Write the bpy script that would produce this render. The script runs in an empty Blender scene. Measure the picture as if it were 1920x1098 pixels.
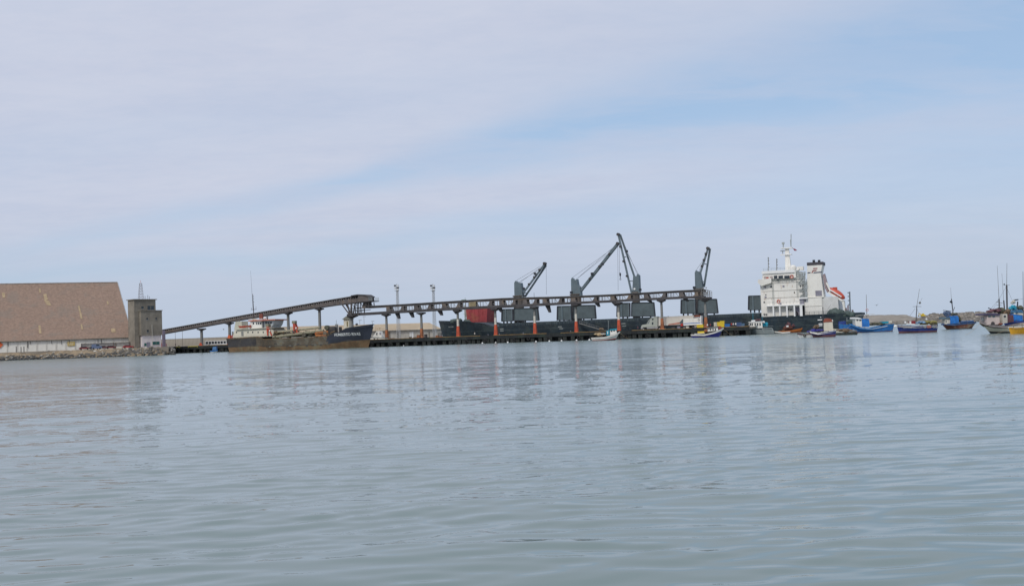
import bpy, bmesh, math, random
import numpy as np
from mathutils import Vector, Matrix

random.seed(7)
SC = bpy.context.scene
COL = SC.collection
R = math.radians

# ---------------------------------------------------------------- camera
F_PX, IMG_W, IMG_H = 1900.0, 1920.0, 1098.0
CAM_H = 3.6
PITCH = math.atan(75.45 / F_PX)
ROLL = math.atan(0.036)
c_, s_ = math.cos(PITCH), math.sin(PITCH)
r0, u0 = Vector((1, 0, 0)), Vector((0, -s_, c_))
fwd = Vector((0, c_, s_))
rgt = r0 * math.cos(ROLL) - u0 * math.sin(ROLL)
upv = r0 * math.sin(ROLL) + u0 * math.cos(ROLL)
cam_d = bpy.data.cameras.new('camera')
cam = bpy.data.objects.new('camera', cam_d)
COL.objects.link(cam)
cam_d.sensor_width = 36.0
cam_d.lens = 36.0 * F_PX / IMG_W
cam_d.clip_start = 0.5
cam_d.clip_end = 20000
cam.matrix_world = Matrix(((rgt.x, upv.x, -fwd.x, 0), (rgt.y, upv.y, -fwd.y, 0),
                           (rgt.z, upv.z, -fwd.z, CAM_H), (0, 0, 0, 1)))
SC.camera = cam

# ---------------------------------------------------------------- render look
SC.view_settings.view_transform = 'Standard'
SC.view_settings.look = 'None'
SC.view_settings.gamma = 1.0
SC.view_settings.exposure = 0.0
SC.view_settings.use_curve_mapping = False

# ---------------------------------------------------------------- world
SUN_EL, SUN_AZ = R(48), R(205)       # azimuth measured clockwise from +Y: behind the camera, to the left


def ray(px, py):
    a, b = px - IMG_W / 2, IMG_H / 2 - py
    return (rgt * a + upv * b + fwd * F_PX)


class NT:
    """tiny node helper"""
    def __init__(s, tree): s.t = tree; s.n = tree.nodes; s.l = tree.links
    def new(s, typ, **kw):
        n = s.n.new(typ)
        for k, v in kw.items(): setattr(n, k, v)
        return n
    def put(s, sock, v):
        if hasattr(v, 'is_output') or isinstance(v, bpy.types.NodeSocket): s.l.new(v, sock)
        else: sock.default_value = v
    def m(s, op, a, b=0.0, c=None):
        n = s.new('ShaderNodeMath', operation=op); s.put(n.inputs[0], a); s.put(n.inputs[1], b)
        if c is not None: s.put(n.inputs[2], c)
        return n.outputs[0]
    def clamp(s, a):
        n = s.new('ShaderNodeClamp'); s.put(n.inputs[0], a); return n.outputs[0]
    def mix(s, f, a, b, blend='MIX'):
        n = s.new('ShaderNodeMix', data_type='RGBA', blend_type=blend)
        s.put(n.inputs[0], f); s.put(n.inputs[6], a); s.put(n.inputs[7], b)
        return n.outputs[2]
    def noise(s, vec, scale, detail=3.0, rough=0.55, dist=0.0):
        n = s.new('ShaderNodeTexNoise'); s.put(n.inputs['Vector'], vec)
        n.inputs['Scale'].default_value = scale; n.inputs['Detail'].default_value = detail
        n.inputs['Roughness'].default_value = rough; n.inputs['Distortion'].default_value = dist
        return n.outputs['Fac']
    def mapping(s, vec, scale=(1, 1, 1), rot=(0, 0, 0), loc=(0, 0, 0)):
        n = s.new('ShaderNodeMapping'); s.put(n.inputs['Vector'], vec)
        n.inputs['Scale'].default_value = scale; n.inputs['Rotation'].default_value = rot
        n.inputs['Location'].default_value = loc
        return n.outputs[0]
    def ramp(s, f, stops):
        n = s.new('ShaderNodeMapRange', interpolation_type='SMOOTHSTEP'); s.put(n.inputs[0], f)
        n.inputs[1].default_value, n.inputs[2].default_value = stops[0], stops[1]
        n.inputs[3].default_value, n.inputs[4].default_value = 0.0, 1.0
        return n.outputs[0]
    def dot(s, v, c):
        n = s.new('ShaderNodeVectorMath', operation='DOT_PRODUCT'); s.put(n.inputs[0], v)
        n.inputs[1].default_value = tuple(c); return n.outputs['Value']


world = bpy.data.worlds.new('World')
SC.world = world
world.use_nodes = True
nt = NT(world.node_tree)
nt.n.clear()
out = nt.new('ShaderNodeOutputWorld')
bg = nt.new('ShaderNodeBackground')
nt.l.new(bg.outputs[0], out.inputs[0])
bg.inputs[1].default_value = 0.12
sky = nt.new('ShaderNodeTexSky', sky_type='NISHITA')
sky.sun_disc = False
sky.sun_elevation = SUN_EL
sky.sun_rotation = SUN_AZ
sky.air_density = 1.0
sky.dust_density = 1.0
sky.ozone_density = 2.0
tc = nt.new('ShaderNodeTexCoord')
D = tc.outputs['Generated']
sep = nt.new('ShaderNodeSeparateXYZ'); nt.l.new(D, sep.inputs[0])
dx, dy, dz = sep.outputs
# thin cloud sheet seen in perspective
den = nt.m('ADD', nt.m('MAXIMUM', dz, 0.0), 0.10)
cmb = nt.new('ShaderNodeCombineXYZ')
nt.l.new(nt.m('DIVIDE', dx, den), cmb.inputs[0]); nt.l.new(nt.m('DIVIDE', dy, den), cmb.inputs[1])
plane = cmb.outputs[0]
streak_n = nt.noise(nt.mapping(plane, (0.45, 1.9, 1), (0, 0, R(62))), 1.1, 4, 0.5, 0.6)
puff_n = nt.noise(nt.mapping(plane, (0.6, 1.1, 1), (0, 0, R(62)), (3, 1, 0)), 2.6, 5, 0.6, 0.4)
wob = nt.noise(D, 5.0, 3, 0.6)


def band(p, q, w0, wr, amp):
    n = ray(*p).cross(ray(*q)).normalized()
    d = nt.dot(D, n)
    d = nt.m('ADD', d, nt.m('MULTIPLY', nt.m('SUBTRACT', wob, 0.5), 0.03))
    w = nt.m('ADD', nt.m('MULTIPLY', nt.m('MAXIMUM', nt.m('ADD', dx, 0.15), 0.0), wr), w0)
    e = nt.m('DIVIDE', d, w)
    return nt.m('MULTIPLY', nt.m('EXPONENT', nt.m('MULTIPLY', nt.m('MULTIPLY', e, e), -1.0)), amp)


b1 = band((0, 478), (1900, 75), 0.012, 0.10, 0.85)
b2 = band((1000, 425), (1920, 330), 0.012, 0.05, 0.42)
b3 = band((960, 150), (1920, 10), 0.03, 0.06, 0.16)
b1 = nt.m('MULTIPLY', b1, nt.m('ADD', nt.m('MULTIPLY', nt.ramp(puff_n, (0.35, 0.65)), 0.5), 0.65))
b1 = nt.m('MULTIPLY', b1, nt.m('ADD', nt.m('MULTIPLY', nt.ramp(dx, (-0.42, 0.05)), 0.6), 0.4))
gap = nt.m('ADD', nt.m('ADD', b1, b2), b3)
gap = nt.m('ADD', gap, nt.m('MULTIPLY', nt.ramp(streak_n, (0.5, 0.75)), 0.14))
gap = nt.m('ADD', gap, nt.m('MULTIPLY', nt.ramp(dx, (0.05, 0.5)), 0.10))
low = nt.ramp(dz, (0.16, 0.0))
gap = nt.clamp(gap)
K = 1 / 0.12
cl_hi = (0.565 * K, 0.610 * K, 0.745 * K, 1)
cl_lo = (0.490 * K, 0.570 * K, 0.695 * K, 1)
blue = (0.360 * K, 0.545 * K, 0.790 * K, 1)
cloud = nt.mix(low, cl_hi, cl_lo)
fine_n = nt.noise(nt.mapping(plane, (1, 1.6, 1), (0, 0, R(62)), (7, 2, 0)), 9.0, 6, 0.65, 0.2)
hz = nt.m('SUBTRACT', 1.0, nt.m('MULTIPLY', nt.ramp(dz, (0.14, 0.02)), 0.85))
cloud = nt.mix(nt.m('MULTIPLY', nt.m('MULTIPLY', nt.ramp(fine_n, (0.35, 0.7)), 0.20), hz), cloud, (0.44 * K, 0.53 * K, 0.70 * K, 1))
cloud = nt.mix(nt.m('MULTIPLY', nt.m('MULTIPLY', nt.ramp(puff_n, (0.3, 0.7)), 0.45), hz), cloud, (0.64 * K, 0.675 * K, 0.785 * K, 1))
openc = nt.mix(0.35, blue, sky.outputs[0])
col = nt.mix(nt.m('MULTIPLY', gap, 0.85), cloud, openc)
nt.l.new(col, bg.inputs[0])

sun_d = bpy.data.lights.new('sun', 'SUN')
sun = bpy.data.objects.new('sun', sun_d)
COL.objects.link(sun)
sun_d.energy = 1.9
sun_d.angle = R(12)
sun_d.color = (1.0, 0.95, 0.88)
sd = Vector((math.sin(SUN_AZ) * math.cos(SUN_EL), math.cos(SUN_AZ) * math.cos(SUN_EL), math.sin(SUN_EL)))
sun.rotation_euler = sd.to_track_quat('Z', 'Y').to_euler()

# ---------------------------------------------------------------- materials
MATS = {}


def mat(name, col, rough=0.65, var=0.25, scale=0.6, streak=None, sk=0.5, patch=None, pk=0.5, metallic=0.0, bump=0.0, pscale=0.25):
    """painted / raw surface: uneven tone, optional rust or grime streaks running down, optional patches"""
    if name in MATS: return MATS[name]
    m = bpy.data.materials.new(name); m.use_nodes = True
    t = NT(m.node_tree)
    bs = t.n.get('Principled BSDF')
    tcn = t.new('ShaderNodeTexCoord'); o = tcn.outputs['Object']
    base = tuple(col) + (1,)
    n1 = t.noise(o, scale, 5, 0.65)
    dark = tuple(x * (1 - var) for x in col) + (1,)
    lite = tuple(min(1, x * (1 + var * 0.8)) for x in col) + (1,)
    c = t.mix(t.ramp(n1, (0.3, 0.7)), dark, lite)
    n3 = t.noise(o, scale * 9, 3, 0.6)
    c = t.mix(t.m('MULTIPLY', t.ramp(n3, (0.35, 0.75)), 0.4 * var * 2), c, dark)
    if streak:
        sn = t.noise(t.mapping(o, (2.2, 2.2, 0.12)), 1.0, 5, 0.7)
        c = t.mix(t.m('MULTIPLY', t.ramp(sn, (0.52, 0.70)), sk), c, tuple(streak) + (1,))
    if patch:
        pn = t.noise(t.mapping(o, (1, 1, 1.4)), pscale, 6, 0.7, 0.4)
        c = t.mix(t.m('MULTIPLY', t.ramp(pn, (0.5, 0.62)), pk), c, tuple(patch) + (1,))
    t.l.new(c, bs.inputs['Base Color'])
    bs.inputs['Roughness'].default_value = rough
    bs.inputs['Metallic'].default_value = metallic
    if bump:
        b = t.new('ShaderNodeBump'); b.inputs['Strength'].default_value = bump
        b.inputs['Distance'].default_value = 0.15
        t.l.new(n3, b.inputs['Height']); t.l.new(b.outputs[0], bs.inputs['Normal'])
    MATS[name] = m
    return m


RUST = (0.20, 0.075, 0.03)
GRIME = (0.10, 0.085, 0.06)
M_ROOF = mat('corrugated_tan_roof', (0.250, 0.172, 0.128), 0.8, 0.18, 0.9, streak=(0.33, 0.235, 0.145), sk=0.30, patch=(0.195, 0.165, 0.135), pk=0.45, pscale=0.12)
M_ROOFP = mat('patched_sheet', (0.36, 0.27, 0.16), 0.8, 0.2, 0.4)
M_WALLW = mat('stained_white_wall', (0.72, 0.70, 0.64), 0.85, 0.08, 0.3, streak=(0.30, 0.26, 0.20), sk=0.5)
M_CONC = mat('weathered_concrete', (0.235, 0.21, 0.17), 0.9, 0.25, 0.25, streak=(0.12, 0.11, 0.09), sk=0.5)
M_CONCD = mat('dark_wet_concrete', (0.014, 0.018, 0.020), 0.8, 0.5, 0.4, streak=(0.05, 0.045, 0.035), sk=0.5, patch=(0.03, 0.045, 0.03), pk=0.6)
M_CONCP = mat('pier_deck_concrete', (0.20, 0.17, 0.13), 0.9, 0.3, 0.3)
M_PALE = mat('pale_pink_plaster', (0.70, 0.64, 0.63), 0.85, 0.12, 0.4, streak=GRIME, sk=0.3)
M_KERB = mat('ochre_kerb_paint', (0.28, 0.17, 0.06), 0.8, 0.4, 0.6)
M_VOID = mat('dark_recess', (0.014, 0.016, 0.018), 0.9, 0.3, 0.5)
M_GLASS = mat('dark_window_glass', (0.03, 0.04, 0.05), 0.15, 0.2, 0.5)
M_GGLASS = mat('green_window_glass', (0.03, 0.12, 0.11), 0.2, 0.2, 0.5)
M_CONV = mat('dusty_conveyor_steel', (0.125, 0.11, 0.105), 0.8, 0.3, 0.3, patch=(0.23, 0.17, 0.12), pk=0.6)
M_CONVD = mat('dark_conveyor_steel', (0.065, 0.06, 0.062), 0.8, 0.3, 0.4)
M_CONVL = mat('pale_conveyor_edge', (0.34, 0.33, 0.32), 0.7, 0.2, 0.4)
M_POST = mat('grey_post_paint', (0.20, 0.20, 0.19), 0.8, 0.25, 0.5)
M_POSTW = mat('pale_post_paint', (0.58, 0.55, 0.48), 0.8, 0.2, 0.5, streak=GRIME, sk=0.3)
M_POSTR = mat('red_orange_post_paint', (0.52, 0.085, 0.035), 0.7, 0.3, 0.7, streak=(0.22, 0.07, 0.04), sk=0.5)
M_POSTO = mat('rusty_orange_post_paint', (0.36, 0.13, 0.055), 0.8, 0.4, 0.7, streak=(0.12, 0.06, 0.04), sk=0.6)
M_HULL = mat('dark_ship_hull', (0.022, 0.038, 0.052), 0.55, 0.35, 0.3, streak=(0.10, 0.095, 0.085), sk=0.5, patch=(0.055, 0.075, 0.075), pk=0.7, pscale=0.16)
M_SLATE = mat('slate_grey_ship_steel', (0.085, 0.115, 0.125), 0.6, 0.2, 0.3, streak=(0.15, 0.18, 0.18), sk=0.3)
M_SLATED = mat('dark_slate_edge', (0.025, 0.03, 0.04), 0.6, 0.2, 0.3)
M_CRANE = mat('blue_grey_crane_paint', (0.115, 0.155, 0.175), 0.5, 0.15, 0.3, streak=(0.2, 0.19, 0.18), sk=0.25)
M_CRANEB = mat('brown_crane_base', (0.10, 0.085, 0.07), 0.7, 0.2, 0.4)
M_WHITE = mat('white_ship_paint', (0.78, 0.76, 0.70), 0.5, 0.07, 0.25, streak=(0.46, 0.38, 0.28), sk=0.35)
M_WHITEC = mat('clean_white_paint', (0.80, 0.80, 0.78), 0.45, 0.05, 0.5)
M_GREYSH = mat('grey_purple_panel', (0.24, 0.23, 0.28), 0.6, 0.15, 0.5)
M_RAIL = mat('grey_rail_steel', (0.36, 0.39, 0.38), 0.5, 0.1, 1)
M_BLACK = mat('black_paint', (0.02, 0.02, 0.024), 0.5, 0.2, 0.5)
M_NAVY = mat('navy_paint', (0.03, 0.04, 0.09), 0.5, 0.2, 0.5)
M_REDB = mat('logo_red_brown', (0.25, 0.035, 0.03), 0.5, 0.1, 0.5)
M_REDC = mat('red_oxide_steel', (0.30, 0.045, 0.05), 0.7, 0.3, 0.3, patch=(0.33, 0.11, 0.06), pk=0.5)
M_ORANGE = mat('orange_paint', (0.62, 0.12, 0.03), 0.5, 0.2, 0.6)
M_ORED = mat('lifeboat_red_orange', (0.50, 0.075, 0.04), 0.45, 0.12, 0.5)
M_DSTERN = mat('dredger_dark_hull', (0.050, 0.048, 0.050), 0.75, 0.4, 0.2, streak=(0.12, 0.10, 0.07), sk=0.5, patch=(0.16, 0.125, 0.08), pk=0.35)
M_DMID = mat('dredger_weathered_plates', (0.110, 0.090, 0.065), 0.8, 0.4, 0.25, streak=(0.20, 0.12, 0.06), sk=0.55, patch=(0.20, 0.20, 0.16), pk=0.6)
M_DBOW = mat('dredger_bow_dark', (0.033, 0.038, 0.055), 0.6, 0.3, 0.2, streak=(0.08, 0.08, 0.07), sk=0.35)
M_DRUST = mat('dredger_rusty_bottom', (0.165, 0.105, 0.055), 0.85, 0.4, 0.3, streak=(0.28, 0.13, 0.05), sk=0.6, patch=(0.19, 0.19, 0.12), pk=0.5)
M_CREAM = mat('cream_paint', (0.64, 0.60, 0.49), 0.6, 0.1, 0.3, streak=(0.36, 0.27, 0.17), sk=0.3)
M_SHEDR = mat('tan_shed_roof', (0.43, 0.345, 0.235), 0.85, 0.12, 0.1, patch=(0.48, 0.36, 0.24), pk=0.4, pscale=0.08)
M_SHEDW = mat('pale_shed_wall', (0.50, 0.47, 0.41), 0.85, 0.12, 0.2, streak=(0.30, 0.27, 0.22), sk=0.5)
M_PERIM = mat('tan_perimeter_wall', (0.34, 0.31, 0.26), 0.9, 0.2, 0.15)
M_EARTH = mat('tan_earth_bank', (0.25, 0.19, 0.12), 0.95, 0.35, 0.3, patch=(0.16, 0.14, 0.10), pk=0.6, bump=0.5)
M_HILL = mat('tan_breakwater_earth', (0.265, 0.24, 0.205), 0.95, 0.2, 0.08, patch=(0.24, 0.22, 0.18), pk=0.5, bump=0.4)
M_LAND = mat('harbour_ground', (0.24, 0.21, 0.17), 0.95, 0.2, 0.1)
M_ROCK = mat('dark_rock', (0.11, 0.105, 0.095), 0.9, 0.5, 0.5, bump=0.6)
M_ROCKM = mat('mid_grey_rock', (0.22, 0.20, 0.165), 0.9, 0.35, 0.5, bump=0.6)
M_ROCKL = mat('pale_rock', (0.52, 0.50, 0.45), 0.9, 0.25, 0.5, bump=0.6)
M_BWROCK = mat('breakwater_rock', (0.20, 0.185, 0.165), 0.9, 0.4, 0.2, bump=0.5)
M_YEL = mat('yellow_paint', (0.72, 0.52, 0.03), 0.6, 0.2, 0.6)
M_OCHRE = mat('ochre_yellow_hull_paint', (0.62, 0.32, 0.02), 0.6, 0.2, 0.8, streak=(0.30, 0.16, 0.04), sk=0.5)
M_SIGNY = mat('faded_yellow_sign', (0.48, 0.36, 0.12), 0.8, 0.2, 1.0)
M_BLUE = mat('bright_blue_hull_paint', (0.02, 0.15, 0.44), 0.6, 0.25, 0.8, streak=(0.08, 0.10, 0.16), sk=0.5, patch=(0.06, 0.22, 0.46), pk=0.5, pscale=0.8)
M_BLUED = mat('deep_blue_hull_paint', (0.012, 0.036, 0.21), 0.6, 0.35, 0.9, streak=(0.06, 0.06, 0.12), sk=0.6, patch=(0.05, 0.09, 0.25), pk=0.5, pscale=0.8)
M_BLUEP = mat('violet_blue_paint', (0.05, 0.05, 0.26), 0.5, 0.2, 0.6)
M_TARP = mat('blue_tarpaulin', (0.02, 0.18, 0.55), 0.6, 0.3, 1.2, bump=0.3)
M_TEAL = mat('teal_paint', (0.02, 0.30, 0.42), 0.5, 0.25, 0.8)
M_MAROON = mat('maroon_antifouling', (0.12, 0.05, 0.06), 0.7, 0.3, 0.6)
M_BOOT = mat('dark_boot_topping', (0.03, 0.03, 0.035), 0.7, 0.3, 0.6)
M_BROWNH = mat('worn_red_brown_hull', (0.17, 0.065, 0.045), 0.8, 0.4, 0.5, patch=(0.30, 0.28, 0.20), pk=0.7)
M_GREYH = mat('grey_patrol_hull', (0.25, 0.28, 0.28), 0.5, 0.15, 0.5)
M_WOOD = mat('worn_wood_deck', (0.20, 0.13, 0.08), 0.8, 0.3, 1.0)
M_NET = mat('olive_yellow_net', (0.28, 0.25, 0.09), 0.95, 0.5, 2.5, bump=0.8)
M_NETB = mat('brown_net_heap', (0.20, 0.14, 0.09), 0.95, 0.5, 2.5, bump=0.8)
M_ROPE = mat('tan_rope_heap', (0.50, 0.38, 0.22), 0.95, 0.3, 3.0, bump=0.8)
M_RUBBER = mat('black_rubber', (0.02, 0.02, 0.02), 0.8, 0.2, 1)
M_TYREW = mat('pale_painted_tyre', (0.42, 0.43, 0.40), 0.8, 0.3, 1)
M_GREENR = mat('green_brown_clutter', (0.10, 0.10, 0.07), 0.9, 0.5, 0.8)
M_REDP = mat('red_paint', (0.50, 0.04, 0.03), 0.5, 0.2, 0.6)
M_SKIN = mat('skin', (0.35, 0.18, 0.12), 0.6, 0.05, 3)
M_DUSTY = mat('dusty_trailer_white', (0.66, 0.62, 0.55), 0.6, 0.08, 0.3, streak=(0.45, 0.38, 0.30), sk=0.25)
M_CABG = mat('pale_grey_green_cab', (0.42, 0.45, 0.40), 0.4, 0.1, 0.4)
M_CHROME = mat('dull_chrome', (0.55, 0.52, 0.50), 0.3, 0.1, 1, metallic=0.7)
M_PINKY = mat('faded_red_stripe', (0.50, 0.16, 0.10), 0.6, 0.2, 0.6)


# ---------------------------------------------------------------- mesh builder
class MB:
    def __init__(s): s.v = []; s.f = []; s.mi = []; s.cur = 0
    def add(s, vs, fs):
        b = len(s.v); s.v.extend([tuple(v) for v in vs])
        for f in fs: s.f.append(tuple(b + i for i in f)); s.mi.append(s.cur)
        return s
    def box(s, x0, x1, y0, y1, z0, z1):
        if x0 > x1: x0, x1 = x1, x0
        if y0 > y1: y0, y1 = y1, y0
        if z0 > z1: z0, z1 = z1, z0
        return s.add([(x0, y0, z0), (x1, y0, z0), (x1, y1, z0), (x0, y1, z0), (x0, y0, z1), (x1, y0, z1), (x1, y1, z1), (x0, y1, z1)],
                     [(0, 3, 2, 1), (4, 5, 6, 7), (0, 1, 5, 4), (1, 2, 6, 5), (2, 3, 7, 6), (3, 0, 4, 7)])
    def prism(s, pts, y0, y1):
        """polygon in (x,z) pushed from y0 to y1"""
        n = len(pts)
        vs = [(p[0], y0, p[1]) for p in pts] + [(p[0], y1, p[1]) for p in pts]
        fs = [tuple(range(n)), tuple(range(2 * n - 1, n - 1, -1))]
        fs += [(i, i + n, (i + 1) % n + n, (i + 1) % n) for i in range(n)]
        return s.add(vs, fs)
    def tube(s, p, q, r, r2=None, n=6):
        p, q = Vector(p), Vector(q); r2 = r if r2 is None else r2
        d = (q - p)
        if d.length < 1e-6: return s
        d.normalize()
        a = d.cross(Vector((0, 0, 1)) if abs(d.z) < 0.9 else Vector((1, 0, 0))).normalized(); b = d.cross(a)
        vs = []
        for c, rr in ((p, r), (q, r2)):
            for i in range(n):
                t = 2 * math.pi * i / n
                vs.append(c + a * (rr * math.cos(t)) + b * (rr * math.sin(t)))
        fs = [(i, (i + 1) % n, (i + 1) % n + n, i + n) for i in range(n)]
        fs += [tuple(range(n - 1, -1, -1)), tuple(range(n, 2 * n))]
        return s.add(vs, fs)
    def path(s, pts, r, n=5):
        for a, b in zip(pts, pts[1:]): s.tube(a, b, r, n=n)
        return s
    def bar(s, p, q, w, h):
        """rectangular beam from p to q, w across (y-ish), h in the x-z plane"""
        p, q = Vector(p), Vector(q); d = (q - p).normalized()
        side = Vector((0, 1, 0)) if abs(d.y) < 0.9 else Vector((1, 0, 0))
        up = d.cross(side).normalized(); side = up.cross(d).normalized()
        vs = []
        for c in (p, q):
            for a, b in ((-1, -1), (1, -1), (1, 1), (-1, 1)): vs.append(c + side * (a * w / 2) + up * (b * h / 2))
        return s.add(vs, [(0, 1, 2, 3), (7, 6, 5, 4), (0, 4, 5, 1), (1, 5, 6, 2), (2, 6, 7, 3), (3, 7, 4, 0)])
    def frustum(s, c0, w0, d0, c1, w1, d1):
        vs = []
        for c, w, d in ((c0, w0, d0), (c1, w1, d1)):
            for a, b in ((-1, -1), (1, -1), (1, 1), (-1, 1)): vs.append((c[0] + a * w / 2, c[1] + b * d / 2, c[2]))
        return s.add(vs, [(0, 3, 2, 1), (4, 5, 6, 7), (0, 1, 5, 4), (1, 2, 6, 5), (2, 3, 7, 6), (3, 0, 4, 7)])
    def blob(s, c, rx, ry, rz, seed=0, rough=0.25, n=10, m=6, flat=0.0):
        rnd = random.Random(seed); vs = []; fs = []
        for j in range(m + 1):
            ph = math.pi * j / m
            for i in range(n):
                th = 2 * math.pi * i / n
                k = 1 + rnd.uniform(-rough, rough) if 0 < j < m else 1
                z = math.cos(ph)
                if flat and z < -flat: z = -flat
                vs.append((c[0] + rx * k * math.sin(ph) * math.cos(th), c[1] + ry * k * math.sin(ph) * math.sin(th), c[2] + rz * k * z))
        for j in range(m):
            for i in range(n):
                a = j * n + i; b = j * n + (i + 1) % n
                fs.append((a, a + n, b + n, b))
        return s.add(vs, fs)
    def torus(s, c, R_, r, axis='y', n=12, m=5):
        vs = []; fs = []
        for i in range(n):
            t = 2 * math.pi * i / n
            for j in range(m):
                p = 2 * math.pi * j / m
                a = (R_ + r * math.cos(p)); h = r * math.sin(p)
                if axis == 'y': vs.append((c[0] + a * math.cos(t), c[1] + h, c[2] + a * math.sin(t)))
                else: vs.append((c[0] + a * math.cos(t), c[1] + a * math.sin(t), c[2] + h))
        for i in range(n):
            for j in range(m):
                fs.append((i * m + j, ((i + 1) % n) * m + j, ((i + 1) % n) * m + (j + 1) % m, i * m + (j + 1) % m))
        return s.add(vs, fs)
    def ngon(s, pts): return s.add(pts, [tuple(range(len(pts)))])
    def build(s, name, mats, parent=None, smooth=False, label=None, kind=None):
        me = bpy.data.meshes.new(name)
        me.from_pydata(s.v, [], s.f)
        if not isinstance(mats, (list, tuple)): mats = [mats]
        for m in mats: me.materials.append(m)
        if len(mats) > 1: me.polygons.foreach_set('material_index', s.mi)
        bm = bmesh.new(); bm.from_mesh(me)
        bmesh.ops.recalc_face_normals(bm, faces=bm.faces); bm.to_mesh(me); bm.free()
        if smooth: me.polygons.foreach_set('use_smooth', [True] * len(me.polygons))
        me.update()
        o = bpy.data.objects.new(name, me); COL.objects.link(o)
        if parent is not None: o.parent = parent
        if label: o['label'] = label
        if kind: o['kind'] = kind
        return o


def share(name, src, parent, loc, rotz=0.0):
    o = bpy.data.objects.new(name, src.data); COL.objects.link(o)
    o.parent = parent; o.location = loc; o.rotation_euler = (0, 0, rotz)
    return o


def YH(px): return 624.5 - (px - 960) * 0.036


class Fr:
    """a local frame standing in the world: x along it, y away from it, z up"""
    def __init__(s, x, y, yaw=0.0, z=0.0):
        s.o = Vector((x, y, 0)); s.yaw = yaw; s.z = z
        s.t = Vector((math.cos(yaw), math.sin(yaw), 0)); s.n = Vector((-math.sin(yaw), math.cos(yaw), 0))
    def at(s, px, py, n=0.0):
        r = ray(px, py); C = Vector((0, 0, CAM_H))
        k = ((s.o - C).dot(s.n) + n) / r.dot(s.n)
        p = C + r * k
        return ((p - s.o).dot(s.t), p.z - s.z)
    def P(s, px, py, n=0.0):
        a = s.at(px, py, n); return (a[0], n, a[1])
    def rect(s, x0, x1, yt, yb, n=0.0):
        ym, xm = (yt + yb) / 2, (x0 + x1) / 2
        return s.at(x0, ym, n)[0], s.at(x1, ym, n)[0], s.at(xm, yb, n)[1], s.at(xm, yt, n)[1]
    def world(s, x, n): return s.o + s.t * x + s.n * n
    def sub(s, px, n, z=None, py=None):
        """a frame parallel to this one whose origin is under pixel column px at offset n"""
        x = s.at(px, YH(px) if py is None else py, n)[0]
        w = s.world(x, n); return Fr(w.x, w.y, s.yaw, s.z if z is None else z)
    def root(s, name, label, cat, group=None):
        o = bpy.data.objects.new(name, None); COL.objects.link(o)
        o.location = (s.o.x, s.o.y, s.z); o.rotation_euler = (0, 0, s.yaw)
        o.empty_display_size = 0.5
        o['label'] = label; o['category'] = cat
        if group: o['group'] = group
        return o


def tag(o, label, cat, group=None, kind=None):
    if label: o['label'] = label
    if cat: o['category'] = cat
    if group: o['group'] = group
    if kind: o['kind'] = kind
    return o


def place(o, fr):
    o.location = (fr.o.x, fr.o.y, fr.z); o.rotation_euler = (0, 0, fr.yaw); return o


def G(px, py):
    """point of the water surface under a pixel"""
    r = ray(px, py); k = -CAM_H / r.z
    return (r.x * k, r.y * k)


def at_depth(px, d, yaw=0.0, z=0.0):
    r = ray(px, YH(px)); return Fr(r.x / r.y * d, d, yaw, z)


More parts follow.
